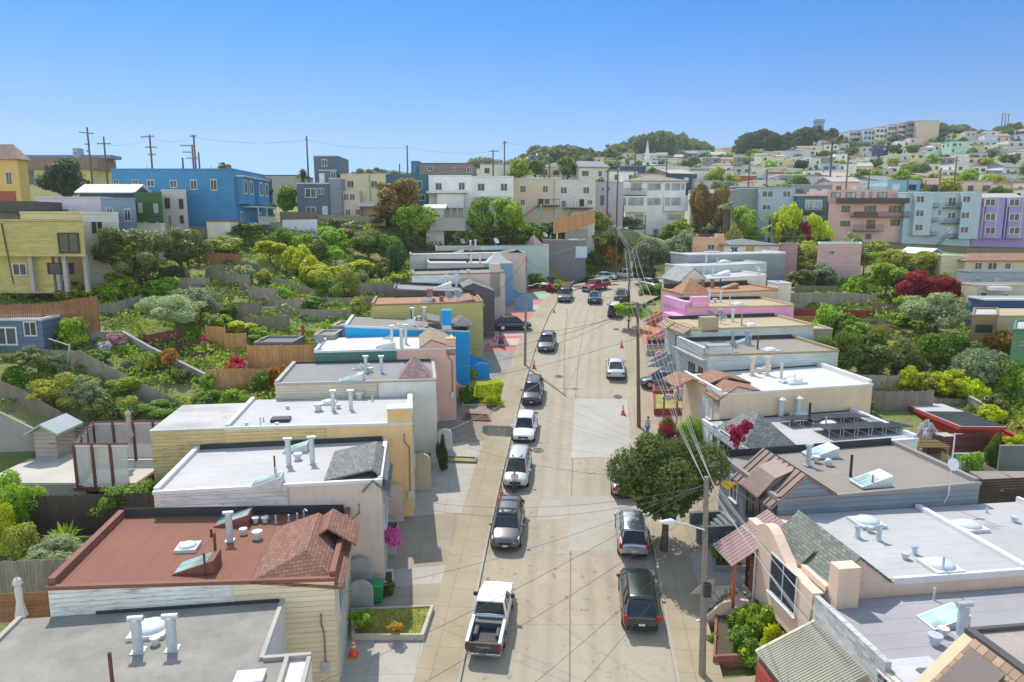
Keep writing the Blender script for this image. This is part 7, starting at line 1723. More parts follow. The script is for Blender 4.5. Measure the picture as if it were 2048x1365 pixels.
bed([(925,845),(982,848),(978,835),(930,833)],BRW_,SOIL,'low brick bed at the foot of the pink house',h=.12);bed([(1055,588),(1140,577),(1150,568),(1056,574)],BRW_,SOIL,'red brick front garden border at the bend',h=.35)
bed([(924,815),(1000,817),(998,800),(925,800)],M('concrete',(.45,.42,.36),.9),SOIL,'concrete curb of the yellow clipped hedge',h=.1)
bed([(1425,1335),(1568,1325),(1572,1215),(1430,1225)],BRW_,SOIL,'red bordered garden bed in front of the pink house',h=.3)
bed([(1428,1150),(1500,1150),(1490,1090),(1425,1095)],M('concrete',(.3,.3,.3),.9),SOIL,'grey concrete garden bed of the slate blue house',h=.3)
bed([(1308,835),(1390,832),(1378,800),(1306,803)],M('stucco',(.3,.06,.05),.9),TURF,'dark red walled lawn terrace beside the scalloped stair walls',h=.55);bed([(1306,802),(1372,800),(1368,785),(1304,787)],M('stucco',(.3,.06,.05),.9),SOIL,'second dark red walled terrace behind the lawn terrace',h=.7)
bed([(1303,592),(1350,590),(1345,574),(1280,577)],BRW_,SOIL,'brick edge of the round shrub island',h=.15)
bed([(1292,715),(1335,713),(1330,700),(1290,702)],M('stucco',(.35,.27,.2),.9),SOIL,'brown wall carrying three potted plants',h=.5)
# scalloped stair walls seen in front of the right row
def scallop(px,py,w,h,col,label,n=3,yaw=0):
    p=street_hit(px,py);mb=MB();k=w/n;pts=[(0,-.4)]
    for i in range(n):
        for q in range(9):a=math.pi*q/8;pts.append((i*k+k*.5-k*.5*math.cos(a),h*(i+1)/n*.75+k*.4*math.sin(a)))
    pts.append((w,-.4));mb.prism(pts,'y',-.1,.1);o=mb.build('stair_wall',St(col),None,loc=p,rz=yaw,recalc=True);tag(o,label,'wall');return o
for q in((1310,722,2.2,1.5,(.66,.3,.55),'orchid pink scalloped wall beside the potted plants',2),(1318,748,2.4,1.7,(.3,.36,.36),'grey green scalloped wall behind the grey driveway car',3),(1328,800,2.6,2.0,(.42,.36,.42),'mauve scalloped wall above the dark red terrace',3),(1322,812,2.2,1.4,(.46,.4,.46),'lower mauve scalloped wall touching the lawn terrace',2),
          (1305,640,2.6,1.6,(.55,.3,.2),'salmon scalloped wall on the orange forecourt',2),(1300,655,2.4,1.3,(.3,.12,.07),'brown planter wall below the salmon scalloped wall',2),(697,1228,1.3,1.7,(.3,.32,.35),'nearer pale grey round topped wall beside the green bin',1),(696,1200,1.3,2.3,(.3,.32,.35),'farther grey round topped wall behind its lower neighbour',1),(770,1050,1.2,2.8,(.5,.42,.37),'dusty pink rounded wall behind the magenta flowers',1),(825,985,1.3,2.9,(.4,.35,.25),'brown rounded wall above the recycling bins',1),(876,905,1.1,1.9,(.55,.55,.54),'pale rounded wall beside the pale grey house',1),(946,760,1.6,1.4,(.012,.26,.62),'bright blue rounded stair wall',1),(1030,622,2.4,1.5,(.15,.27,.44),'medium blue rounded stair wall',1)):
    scallop(*q)
# ------------------------------------------------------------------ pots, bins, cones, parasols
TERRA=M('plain',(.4,.17,.08),.8)
def pot(px,py,r,h,mat,label,c='g'):
    p=ground_hit(px,py);T=thing('potted_plant',label,'potted plant',p);mb=MB();mb.lathe([(r*.7,0),(r,h*.9),(r*1.1,h*.9),(r*1.1,h),(r*.9,h)]);mb.build('pot',mat,T)
    mb=MB();rg=random.Random(int(px))
    for i in range(26):
        a=rg.uniform(0,6.28);el=rg.uniform(.5,1.4);d=V3((math.cos(a)*math.cos(el),math.sin(a)*math.cos(el),math.sin(el)));s=V3((-math.sin(a),math.cos(a),0))*.04;L=r*rg.uniform(1.8,2.8);o_=V3((0,0,h));mb.poly([o_-s*.5,o_+d*L*.6-s,o_+d*L,o_+d*L*.6+s,o_+s*.5])
    mb.build('leaves',leafmat(c),T);return T
NAVY=M('plain',(.03,.05,.12),.4)
for px,w_ in((1298,'left'),(1310,'middle'),(1322,'right')):t=pot(px,700,.28,.5,NAVY,'%s of the three navy potted plants on the brown wall'%w_,'a');t.location.z+=.5
t=pot(58,1052,.25,.35,TERRA,'terracotta potted plant before the tall dark fence','y');t.location=at(58,1052,35);t.location.z=terr(t.location.x,35)+.3
pot(1446,1225,.25,.45,TERRA,'potted plant beside the pink steps, left one');pot(1460,1222,.25,.5,DARK,'taller potted plant beside the pink steps')
def bin_(px,py,col,label,lid=None,yaw=0):
    p=street_hit(px,py);T=thing('wheelie_bin',label,'bin',p+V3((0,0,.15)),yaw);m=M('plain',col,.5,amp=.03)
    mb=MB();mb.hexa([(-.24,-.26,.06),(.24,-.26,.06),(.24,.26,.06),(-.24,.26,.06)],[(-.3,-.34,.95),(.3,-.34,.95),(.3,.34,.95),(-.3,.34,.95)]);mb.build('body',m,T,bevel=.02)
    mb=MB();mb.hexa([(-.32,-.37,.955),(.32,-.37,.955),(.32,.37,.955),(-.32,.37,.955)],[(-.28,-.33,1.02),(.28,-.33,1.02),(.3,.35,1.06),(-.3,.35,1.06)]);mb.build('lid',M('plain',lid,.5)if lid else m,T,bevel=.02)
    for s in(-1,1):mb=MB();mb.tube([(s*.28,.3,.12),(s*.34,.3,.12)],.12,12);mb.build('wheel',DARK,T)
bin_(756,1208,(.02,.27,.07),'green wheelie bin standing beside the white roofed house')
bin_(836,950,(.02,.25,.35),'bright blue lidded bin, nearest of three in the wooden stall',(.04,.4,.6));bin_(834,938,(.05,.3,.08),'green lidded bin, middle of three in the wooden stall',(.2,.5,.2));bin_(832,926,(.1,.1,.1),'pale lidded bin, farthest of three in the wooden stall',(.45,.5,.48))
p=street_hit(836,962);T=thing('bin_stall','open wooden stall around the three bins','stall',p);mb=MB();mb.box(-.6,.6,-.1,-.04,0,1.1);mb.build('front_board',WDK,T);mb=MB();mb.box(.6,.66,-.1,3.2,0,1.25);mb.build('side_board',CEDD,T)
CO=M('plain',(.75,.12,.03),.6,amp=.03)
def cone(px,py,label,s=1.):
    p=street_hit(px,py);side=kl(p.y)>p.x or kr(p.y)<p.x;T=thing('traffic_cone',label,'traffic cone',p+V3((0,0,.15 if side else .004)));mb=MB()
    mb.box(-.19*s,.19*s,-.19*s,.19*s,0,.04);mb.tube([(0,0,.04),(0,0,.72*s)],[.14*s,.03*s],14);mb.build('cone',CO,T);mb=MB()
    for z0,z1 in((.34,.44),(.5,.58)):
        r0=.14+(.03-.14)*(z0-.04)/.68+.004;r1=.14+(.03-.14)*(z1-.04)/.68+.004;mb.tube([(0,0,z0*s),(0,0,z1*s)],[r0*s,r1*s],14,cap=False)
    mb.build('reflective_band',WHITE,T)
cone(1003,994,'orange traffic cone between the two parked cars beside the man',1.1);cone(708,1322,'orange traffic cone by the house with the red-brown roof',1.2);cone(1246,830,'orange traffic cone on the pale road slab',1.15);cone(1243,696,'orange traffic cone near the right kerb behind the white sedan',1.15)
cone(1068,738,'orange traffic cone at the foot of the bare pole',1.2);cone(1108,626,'small far orange traffic cone behind the dark four by four',1.0);cone(977,694,'orange traffic cone beside the woman, left one');cone(990,688,'orange traffic cone beside the woman, right one')
def parasol(px,yb,H,col,label,Y=None):
    p=ground_hit(px,yb)if Y is None else at(px,yb,Y);m=M('plain',col,.8);T=thing('parasol',label,'parasol',p);mb=MB();mb.tube([(0,0,-.4),(0,0,H+.06)],.025,6);mb.build('pole',M('plain',(.3,.2,.12)),T)
    mb=MB();n=16;pr=[(.03,H),(.13,H-.12),(.17,H-.3),(.1,H-.38),(.13,H-.6),(.11,H-1.1),(.17,H-1.5),(.22,H-1.75)];vv=[]
    for r,z in pr:
        for k in range(n):a=6.283*k/n;rr=r*(1+.18*(k%2));vv.append((rr*math.cos(a),rr*math.sin(a),z))
    mb.v=vv
    for i in range(len(pr)-1):
        for k in range(n):q=i*n+k;q2=i*n+(k+1)%n;mb.f.append((q,q2,q2+n,q+n));mb.m.append(0)
    mb.build('canopy',m,T,recalc=True)
parasol(43,1232,1.75,(.66,.6,.56),'closed off-white parasol before the brown fence',Y=27.0);parasol(607,690,1.9,(.5,.04,.05),'closed red parasol beside the dark roofed shed');parasol(1082,437,2.3,(.08,.4,.45),'closed teal parasol in the yard of the sand coloured house',Y=116)
parasol(260,872,1.7,(.5,.38,.34),'closed pinkish parasol inside the glass enclosure',Y=43.5)
# basketball hoop
p=at(93,583,70);g=terr(p.x,70);T=thing('basketball_hoop','black basketball backboard with a white square on the left hillside','basketball hoop',(p.x,70,g));hz=p.z-g
mb=MB();mb.tube([(0,.3,0),(0,.2,hz-.3)],.06,8);mb.build('pole',DARK,T);mb=MB();mb.box(-.8,.8,0,.05,hz-.5,hz+.5);bb=mb.build('backboard',M('plain',(.04,.05,.06),.4),T)
mb=MB()
for q in((-.3,.3,-.2,-.15),(-.3,.3,.2,.25),(-.3,-.25,-.15,.2),(.25,.3,-.15,.2)):mb.box(q[0],q[1],-.01,-.001,hz+q[2],hz+q[3])
mb.build('target_square',WHITE,bb);mb=MB();mb.tube([(.22*math.cos(a),-.25+.22*math.sin(a),hz-.28)for a in np.linspace(0,6.283,17)],.012,5,cap=False);mb.build('ring',RED,T)
# turquoise table, drying frame, yellow flag, garden stairs with handrails
p=ground_hit(235,838);T=thing('garden_table','turquoise topped garden table behind the glass enclosure','table',p);mb=MB();mb.box(-1.6,1.6,-.8,.8,.68,.74);mb.build('table_top',M('plain',(.02,.32,.28),.5),T)
for x in(-1.4,1.4):mb=MB();mb.box(x-.04,x+.04,-.6,.6,-.1,.679);mb.build('leg',DARK,T)
p=ground_hit(110,742);T=thing('drying_frame','white metal drying frame on the left garden','drying frame',p);mb=MB();mb.tube([(1.0,0,0),(1.3,0,1.9),(-.6,.6,2.3)],.03,5);mb.tube([(.6,.8,0),(.9,.8,1.9)],.03,5);mb.build('frame',WHITE,T)
for i,(a,b,w_)in enumerate((((455,560),(492,600),'upper'),((497,590),(530,622),'middle'),((541,605),(576,640),'lower'))):
    A,B=ground_hit(*a),ground_hit(*b);T=thing('garden_stairs','%s flight of weathered garden steps with a wooden handrail'%w_,'stairs',B);d=A-B;mb=MB();n=8;s=V3((d.y,-d.x,0)).normalized()*.5
    for k in range(n):q0=d*(k/n);q1=d*((k+1)/n);Bq=[q0-s,q0+s,V3((q1.x,q1.y,q0.z))+s,V3((q1.x,q1.y,q0.z))-s];mb.hexa([(v.x,v.y,v.z-.3)for v in Bq],[(v.x,v.y,v.z+.15)for v in Bq])
    mb.build('steps',WG,T,recalc=True);HR=M('plain',(.33,.22,.15));mb=MB();mb.tube([V3((0,0,1))+s,d+V3((0,0,1))+s],.04,5);mb.build('handrail',HR,T)
    for t in(0,.5,1):mb=MB();mb.tube([d*t+s-V3((0,0,.2)),d*t+s+V3((0,0,1))],.045,5);mb.build('post',HR,T)
fl=at(1443,963,37.5);T=thing('flag','yellow pennant hanging over the slate blue house garden','flag',fl);mb=MB();v=[]
for j in range(5):
    for i in range(9):t=i/8;v.append((t*.95,.12*math.sin(t*5+j),-.05*t-(j/4)*.55*(1-abs(t-.45)*1.5 if abs(t-.45)<.6 else .1)))
mb.v=v
for j in range(4):
    for i in range(8):q=j*9+i;mb.f.append((q,q+1,q+10,q+9));mb.m.append(0)
mb.build('cloth',M('plain',(.8,.5,.01),.7),T);mb=MB();mb.tube([(0,0,.05),(1.9,-.5,-1.2)],.02,5);mb.build('pole',M('plain',(.4,.3,.2)),T)
# bougainvillea on the white house (R5), its corner column
q=RF[3];x_=at(1462,900,44.5).x
for i,(px,yt,yb,w,c,lb)in enumerate(((1470,846,900,44,'k','crimson bougainvillea blossom on the corner of the solar panel house'),(1490,838,872,30,'k','upper crimson bougainvillea spray near the grey hipped roof'),(1472,895,1000,42,'g','green bougainvillea foliage climbing the solar panel house front'),(1462,950,1015,34,'t','darker foot of the climbing bougainvillea'))):
    a=at(px,(yt+yb)/2,43.2);r=w*.5*mpp(yt,43.2);rz=(yb-yt)*.5*mpp(yt,43.2);o=foliage(a.x,43.2,a.z,r,rz,43.2,c,'loose',name='climber');tag(o,lb,'climbing plant')
# ------------------------------------------------------------------ utility poles and wires
POLE=M('wood',(.19,.14,.10),.95,grain=(12,12,.8));POLEG=M('wood',(.32,.27,.22),.95,grain=(12,12,.8));INS=M('plain',(.3,.32,.34),.4);LAMP=M('plain',(.7,.72,.72),.4)
def upole(px,yt,Y=None,base=None,r=.16,label='',arms=(),mat=None,lamp=None,lean=None,group=None,extra=()):
    if base:b=street_hit(*base)if base[1]>550 else ground_hit(*base);Y=b.y;bx,bz=b.x,b.z
    else:b=at(px,yt,Y);bx=b.x;bz=terr(bx,Y)
    t=at(px,yt,Y);T=thing('utility_pole',label,'utility pole',(bx,Y,bz),0,group);H=t.z-bz;dx=t.x-bx
    mb=MB();mb.tube([(0,0,-.3),(dx,0,H)],[r,r*.62],12);mb.build('shaft',mat or POLE,T)
    for a in arms: # (photo x0, x1, y)
        p0,p1=at(a[0],a[2],Y),at(a[1],a[3]if len(a)>3 else a[2],Y);o=T.location;mb=MB();c=V3((p0.x-o.x,-.12,p0.z-o.z));e=V3((p1.x-o.x,-.12,p1.z-o.z));mb.tube([c,e],.07,4);am=mb.build('crossarm',mat or POLE,T)
        n=4
        for i in range(n):q=c+(e-c)*((i+.3)/(n-.4));m2=MB();m2.tube([q+V3((0,0,.04)),q+V3((0,0,.22))],[.035,.05],8);m2.build('insulator',INS,am)
    if lamp: # arm polyline in the photo, last point = head
        o=T.location;P=[at(x,y,Y)-o for x,y in lamp];P=[V3((p.x,-.1,p.z))for p in P];mb=MB();mb.tube(P,.035,7);la=mb.build('lamp_arm',LAMP,T);e=P[-1];s=-1 if P[-1].x<P[0].x else 1
        mb=MB();mb.tube([e,e+V3((s*.25,0,.03)),e+V3((s*.75,0,0))],[.07,.14,.06],10);mb.build('lamp_head',LAMP,la,smooth=True)
    for kind,x,y in extra:
        p=at(x,y,Y)-T.location;mb=MB()
        if kind=='can':mb.tube([(p.x,-.32,p.z-.45),(p.x,-.32,p.z+.45)],.22,12);mb.build('transformer',INS,T)
        if kind=='box':mb.box(p.x-.15,p.x+.15,-.35,-.1,p.z-.3,p.z+.3);mb.build('cable_box',DARK,T)
    return T
A_Y=27.6
PA=upole(1413,954,base=(1404,1362),r=.17,label='near grey wooden pole with a street lamp arm beside the dark green tailed SUV',mat=POLEG,lamp=[(1408,1058),(1390,1053),(1372,1046),(1352,1043)],extra=(('box',1412,1175),));PA['label']='nearest grey wooden pole, carrying a curved street lamp arm and many wires'
PBp=upole(1275,605,base=(1278,860),r=.17,label='dark brown pole with a long crossarm standing on the right pavement',arms=((1246,1312,609),),extra=())
PC=upole(1053,513,base=(1050,734),r=.14,label='bare tan pole with a small curved lamp on the left pavement',mat=POLEG,lamp=[(1056,572),(1064,571),(1074,567),(1082,568)])
PD=upole(1259,490,base=(1258,604),r=.2,label='tall dark pole behind the charcoal sedan at the bend',arms=((1246,1274,500),),extra=(('can',1262,530),));PE=upole(1234,446,Y=119,r=.15,label='slim pole with a small lamp above the white pickup',lamp=[(1234,458),(1242,456),(1248,457)])
FARP='utility poles on the skyline'
for px,yt,Y,arms,lb in((174,255,118,((159,188,265,268),(170,181,289),(173,180,303)),'tall pole with crossarms left of its twin on the upper left'),(207,274,124,((195,222,288),),'second pole from the left with one crossarm near the top'),(299,270,112,((282,309,275,273),(291,315,295),(296,312,310)),'leaning pole with three crossarms above the royal blue building'),
        (387,270,112,((380,393,273),),'dark pole above the right end of the royal blue building'),(384,290,113,((361,389,292),(366,386,305),(373,396,317)),'pole with three crossarms just left of the dark pole'),(365,316,118,(),'short stub pole left of the three armed pole'),(397,305,118,(),'thin short pole right of the dark pole'),
        (613,272,128,((611,616,280),),'lone slim pole left of the stepped navy tower'),(814,291,132,(),'lone bare pole above the white house'),(799,328,160,(),'short pole behind the teal house'),(986,300,150,((977,997,303),),'pole with one crossarm above the off-white house'),(1009,282,145,((1005,1015,286),),'taller pole with a drum right of the one armed pole'),(1089,330,140,(),'plain pole above the weathered white house'),(1099,316,142,(),'second plain pole above the weathered white house'),
        (1216,340,131,(),'left of the poles in front of the lavender grey house'),(1236,335,129,(),'right of the poles in front of the lavender grey house'),(1271,298,170,((1266,1276,303),),'pole left of the church steeple'),(1334,316,175,(),'pole above the hipped brown roof'),(1500,310,160,((1494,1508,322),),'pole with a crossarm above the grey green wing'),(1535,338,165,(),'short pole above the pale blue house'),
        (1698,300,155,((1694,1702,306),),'tall slim pole above the pink apartment block'),(1740,338,160,((1737,1743,341),),'short pole right of the tall slim pole'),(1816,358,150,(),'short pole above the edge of the light blue block'),(1852,360,150,(),'second short pole above the light blue block'),(1882,338,148,((1877,1887,360),),'dark pole above the centre of the light blue block'),(1914,312,165,((1910,1918,322),),'pole above the right half of the light blue block')):
    upole(px,yt,Y=Y,arms=arms,r=.2,label=lb,group=FARP)
pp=at(2007,225,470)
for i in range(3):upole(2006+i*6,226+i,Y=470,r=.35,label='%s of three slim masts on the right ridge'%('left','middle','right')[i],group=FARP,arms=((2002+i*6,2010+i*6,229),))
palm(1666,272,338,34,'tall thin palm standing on the far hillside',Y=235,c='d',thick=.35)
WIREL=M('plain',(.36,.36,.35),.5,amp=.02);WIRED=M('plain',(.05,.05,.05),.6,amp=.02)
def wire(p,q,sag,label,r=.009,light=False,n=14):
    p,q=V3(p),V3(q);pts=[p+(q-p)*(i/n)-V3((0,0,1))*sag*4*(i/n)*(1-i/n)for i in range(n+1)];o0=pts[0];mb=MB();mb.tube([v-o0 for v in pts],r,5);o=mb.build('overhead_wire',WIREL if light else WIRED,loc=o0);tag(o,label,'wire','overhead wires');return o
Av=V3((PA.location.x+.12,PA.location.y,at(1413,960,PA.location.y).z));Bv=V3((PBp.location.x,PBp.location.y-.12,at(1275,609,PBp.location.y).z));Cv=V3((PC.location.x,PC.location.y,at(1053,518,PC.location.y).z));Dv=V3((PD.location.x,PD.location.y,at(1259,498,PD.location.y).z));Ev=V3((PE.location.x,PE.location.y,at(1234,450,PE.location.y).z))
for i in range(6):
    s=i-2.5;dz_=-.25*(i%3)
    wire(Bv+V3((s*.42,0,.1)),Av+V3((s*.1-.1,0,-.2+dz_)),.7,'%s of six pale wires from the crossarm pole down to the near pole'%ORD[i],light=True,r=.01)
    wire(Av+V3((s*.1+.1,0,-.3+dz_)),V3((Av.x+1.6+s*.35,8,Av.z-1.3+dz_*.3)),.5,'%s of six pale wires from the near pole towards the bottom edge'%ORD[i],light=True,r=.009)
for i in range(4):wire(Dv+V3(((i-1.5)*.5,0,0)),Bv+V3(((i-1.5)*.6,0,.1)),.5,'%s of four wires between the bend pole and the crossarm pole'%ORD[i],light=True,r=.018)
for i in range(3):wire(Ev+V3(((i-1)*.3,0,-.2*i)),Dv+V3(((i-1)*.4,0,0)),.4,'%s of three wires between the slim lamp pole and the bend pole'%ORD[i],light=True,r=.02)
def drop(src,px,py,Y,lab,sag=.5,r=.009,light=False):wire(src,at(px,py,Y),sag,lab,r,light)
drop(Av,690,1185,29.5,'dark wire from the near pole to the red-brown roofed house',.6);drop(Av+V3((0,0,-.2)),764,990,36,'dark wire from the near pole to the white roofed house',.9);drop(Av+V3((0,0,-.3)),768,1000,36.5,'second dark wire from the near pole to the white roofed house',1.2)
drop(Av+V3((0,0,.1)),560,1400,21,'dark wire from the near pole past the pickup to the bottom left',.4);drop(Av+V3((0,0,-.9)),600,1500,20,'lower dark wire from the near pole to the bottom left',.4);drop(Av+V3((0,0,-2)),900,1500,21,'dark wire crossing behind the lamp arm towards the bottom',.3);drop(Av+V3((0,0,-2.1)),1000,1550,20,'second dark wire crossing towards the bottom edge',.3)
drop(Av+V3((0,0,.05)),822,850,43,'dark wire from the near pole to the tan house',1.0);drop(Av+V3((0,0,-.1)),1556,1015,35.5,'short dark wire from the near pole to the slate blue house',.2);drop(Av+V3((0,0,-.5)),1650,1200,29,'dark wire from the near pole to the pink house chimney',.3);drop(Av+V3((0,0,-.7)),1700,1330,22,'dark wire from the near pole to the barred gate house',.3)
drop(Bv,875,870,49,'pale wire from the crossarm pole to the pale grey house',1.0,light=True);drop(Bv,911,735,57,'dark wire from the crossarm pole to the pink house',.9,.016);drop(Bv,943,700,64,'dark wire from the crossarm pole to the bright blue house',.8,.016);drop(Bv+V3((0,0,-.4)),970,665,70,'dark wire from the crossarm pole to the olive yellow house',.8,.016);drop(Bv+V3((0,0,-2.6)),943,760,64,'lower dark wire from the crossarm pole to the bright blue house',.3,.016);drop(Bv,1442,800,50,'wire from the crossarm pole to the tan house with shingled entry',.3,.014);drop(Bv,1420,720,58,'wire from the crossarm pole to the pale blue-grey house',.3,.014);drop(Bv,1385,670,65,'wire from the crossarm pole to the light blue-grey house',.2,.014)
drop(Cv,985,590,82,'dark wire from the bare tan pole to the charcoal house',.4,.016);wire(Cv,Bv,.8,'long wire over the street between the tan pole and the crossarm pole',.016);wire(Cv,Ev,.9,'thin wire from the tan pole up to the slim lamp pole',.018,True);drop(Cv,1128,592,95,'pale guy wire running down from the tan pole to the right',.1,.03,light=True)
drop(Dv,1352,640,75,'dark wire from the bend pole to the orchid pink house',.4,.018);drop(Dv,1345,575,88,'dark wire from the bend pole to the beige house',.3,.018);drop(Dv,1400,495,115,'wire from the bend pole to the salmon house',.4,.018);wire(Ev,at(1650,470,128),1.0,'long wire from the slim lamp pole to the right over the palms',.02,True)
sk=[at(174,265,118),at(207,288,124),at(299,275,112),at(387,275,112),at(613,280,128),at(814,295,132),at(986,303,150),at(1009,286,145),at(1271,303,170)]
for i in range(len(sk)-1):
    for j in range(2):wire(sk[i]+V3((j*.8-.4,0,0)),sk[i+1]+V3((j*.8-.4,0,0)),.7,'%s wire of span %d along the skyline poles'%(('upper','lower')[j],i+1),.009)
# ------------------------------------------------------------------ cars
CG_=M('glass',(.03,.042,.045),r=.05);TYRE=M('plain',(.025,.025,.025),.85);RIM=M('metal',(.5,.5,.52),.35,met=.6);BLK=M('plain',(.02,.02,.02),.6);HL=M('glass',(.55,.58,.6),r=.1);TL=M('plain',(.35,.01,.01),.25);PLT=M('plain',(.62,.62,.62),.5);CHR=M('metal',(.6,.6,.6),.2,met=.9)
P_=lambda c,met=.35,r=.28:M('paint',c,r,met=met)
KINDS=dict( # L, W, H, hood z, belt z, [windscreen base y, roof front y, roof rear y, rear glass base y] as fractions from the front (0) to the rear (1), tail z
 sedan=(4.6,1.80,1.45,.80,.93,.27,.42,.68,.86,.98,.34),hatch=(4.3,1.80,1.55,.86,.98,.24,.40,.80,.97,1.0,.34),suv=(4.6,1.86,1.70,.98,1.08,.24,.38,.88,.98,1.08,.37),mpv=(4.6,1.78,1.62,.90,1.0,.19,.38,.88,.99,1.02,.33))
def car(kind,px,py,yaw,paint,label,away=False,extra=(),scale=1.,moving=False,plate=True,rails=False,sunroof=False,name='parked_car',Y=None,roofm=None,z_off=0,lower=None):
    L,Wd,H,hz,bz,f1,f2,f3,f4,tz,wr=KINDS[kind]
    p=street_hit(px,py)if Y is None else at(px,py,Y)
    T=thing(name,label,'car',(0,0,0),0,None)
    hw=Wd/2;yf=L/2;Yp=lambda f:yf-f*L
    # body shell: stations from front to rear: (y, half width, bottom z, shoulder z, top z)
    S=[(yf,.70,.36,.52,.60),(yf-.06,.84,.26,.60,hz*.84),(yf-.35,.96,.22,.66,hz*.93),(Yp(f1)+.3,1.0,.2,.70,hz*.99),(Yp(f1),1.0,.2,.74,bz*.98),(0,1.0,.2,.76,bz),(Yp(.8),1.0,.2,.78,bz+.01),(Yp(min(f4,.93)),.99,.22,.78,tz),(-yf+.14,.95,.26,.76,tz*.985),(-yf+.03,.86,.30,.72,tz*.93),(-yf,.74,.38,.66,tz*.8)]
    mb=MB();vv=[]
    for y,w,zb,zs,zt in S:
        w*=hw;vv+=[(-w*.90,y,zb),(-w,y,zb+.14),(-w*1.0,y,zs),(-w*.93,y,zt-.05),(-w*.80,y,zt),(0,y,zt+.035),(w*.80,y,zt),(w*.93,y,zt-.05),(w*1.0,y,zs),(w,y,zb+.14),(w*.90,y,zb)]
    mb.v=vv;k=11
    for i in range(len(S)-1):
        for j in range(k-1):q=i*k+j;mb.f.append((q,q+1,q+k+1,q+k));mb.m.append(0)
        q=i*k;mb.f.append((q,q+k,q+2*k-1,q+k-1));mb.m.append(0)
    mb.f.append(tuple(range(k))[::-1]);mb.m.append(0);q=(len(S)-1)*k;mb.f.append(tuple(q+j for j in range(k)));mb.m.append(0)
    body=mb.build('body',paint,T,smooth=True,recalc=True);m=body.modifiers.new('sub','SUBSURF');m.levels=m.render_levels=1
    # glasshouse
    wb,wt=hw*.86,hw*.70;y1,y2,y3,y4=Yp(f1),Yp(f2),Yp(f3),Yp(f4);zr=H-.05
    mb=MB();rows=[(y1,wb*.93,bz-.02,0),(y2,wt*.96,zr,1),((y2+y3)/2,wt,zr+.03,1),(y3,wt*.95,zr-.01,1),(y4,wb*.9,tz-.02,0)]
    b0=[(-wb*.93,y1,bz-.05),(wb*.93,y1,bz-.05),(wb,(y1+y4)/2,bz-.05),(wb*.92,y4,tz-.06),(-wb*.92,y4,tz-.06),(-wb,(y1+y4)/2,bz-.05)]
    t0=[(-wt*.93,y2,zr-.02),(wt*.93,y2,zr-.02),(wt,(y2+y3)/2,zr),(wt*.92,y3,zr-.03),(-wt*.92,y3,zr-.03),(-wt,(y2+y3)/2,zr)]
    n=len(mb.v);mb.v+=b0+t0
    for i in range(6):j=(i+1)%6;mb.f.append((i,j,6+j,6+i));mb.m.append(0)
    mb.f.append((6,7,8,9,10,11));mb.m.append(0);mb.build('windows',CG_,T,recalc=True,bevel=.02)
    mb=MB();vv=[] # roof skin
    for f,w in((0,.93),(.12,.97),(.5,1.0),(.88,.98),(1,.92)):
        y=y2+(y3-y2)*f;zz=zr+.0+.045*math.sin(math.pi*(.12+.76*f))
        vv+=[(-wt*w*1.04,y,zz-.04),(-wt*w*.85,y,zz+.02),(0,y,zz+.045),(wt*w*.85,y,zz+.02),(wt*w*1.04,y,zz-.04)]
    mb.v=vv
    for i in range(4):
        for j in range(4):q=i*5+j;mb.f.append((q,q+5,q+6,q+1));mb.m.append(0)
    r=mb.build('roof',roofm or paint,T,smooth=True);sol=r.modifiers.new('t','SOLIDIFY');sol.thickness=.05;sol.offset=-1
    pr=.032 # pillars
    for s in(-1,1):
        ym=(y2+y3)/2;q_=[((s*wb*.95,y1,bz-.04),(s*wt*.96,y2,zr),1),((s*wb*.93,y4,tz-.05),(s*wt*.94,y3,zr-.02),1.5),((s*wb*1.01,ym,bz-.04),(s*wt*1.01,ym,zr),1)]
        if f4>.95:y5=y2+(y3-y2)*.78;q_.append(((s*wb*1.0,y5-.1,bz-.04),(s*wt*.99,y5,zr),1.3))
        for A_,B_,m_ in q_:mb=MB();mb.tube([A_,B_],pr*m_,5);mb.build('pillar',paint,T)
    # wheels
    for s in(-1,1):
        for yy in(yf-.19*L,-yf+.20*L):
            x0,x1=s*(hw-.2),s*(hw+.012);mb=MB();mb.tube([(s*(hw-.12),yy,wr),(s*(hw+.004),yy,wr)],wr+.055,20);mb.build('wheel_arch',BLK,T)
            mb=MB();mb.tube([(x0,yy,wr),(x1+s*.004,yy,wr)],wr,20);w_=mb.build('wheel',TYRE,T);mb=MB();mb.tube([(x1,yy,wr),(x1+s*.012,yy,wr)],wr*.64,14);mb.build('rim',RIM,w_)
    def part(nm,mat,*bxs,par=None):
        mb=MB()
        for b in bxs:mb.box(*b)
        return mb.build(nm,mat,par or T,bevel=.012)
    for s in(-1,1):
        mb=MB();a,b=s*hw*.50,s*hw*.90;mb.hexa([(a,yf-.05,hz*.68),(b,yf-.24,hz*.70),(b,yf-.5,hz*.72),(a,yf-.2,hz*.72)],[(a,yf-.10,hz*.83),(b,yf-.30,hz*.86),(b,yf-.54,hz*.90),(a,yf-.26,hz*.87)]);mb.build('headlight',HL,T,recalc=True)
        zt_=tz*.92;x0,x1=(s*hw*.60,s*hw*.955)
        if kind in('suv','mpv','hatch'):mb=MB();mb.box(s*hw*.74,s*hw*.97,-yf-.005,-yf+.16,tz*.72,tz*1.0);mb.build('tail_light',TL,T,bevel=.02)
        else:mb=MB();mb.box(x0,x1,-yf-.008,-yf+.14,tz*.72,tz*.9);mb.build('tail_light',TL,T,bevel=.02)
        mb=MB();mb.box(s*(hw*.95),s*(hw+.16),y1-.28,y1-.16,bz-.02,bz+.12);mb.build('mirror',paint,T,bevel=.03)
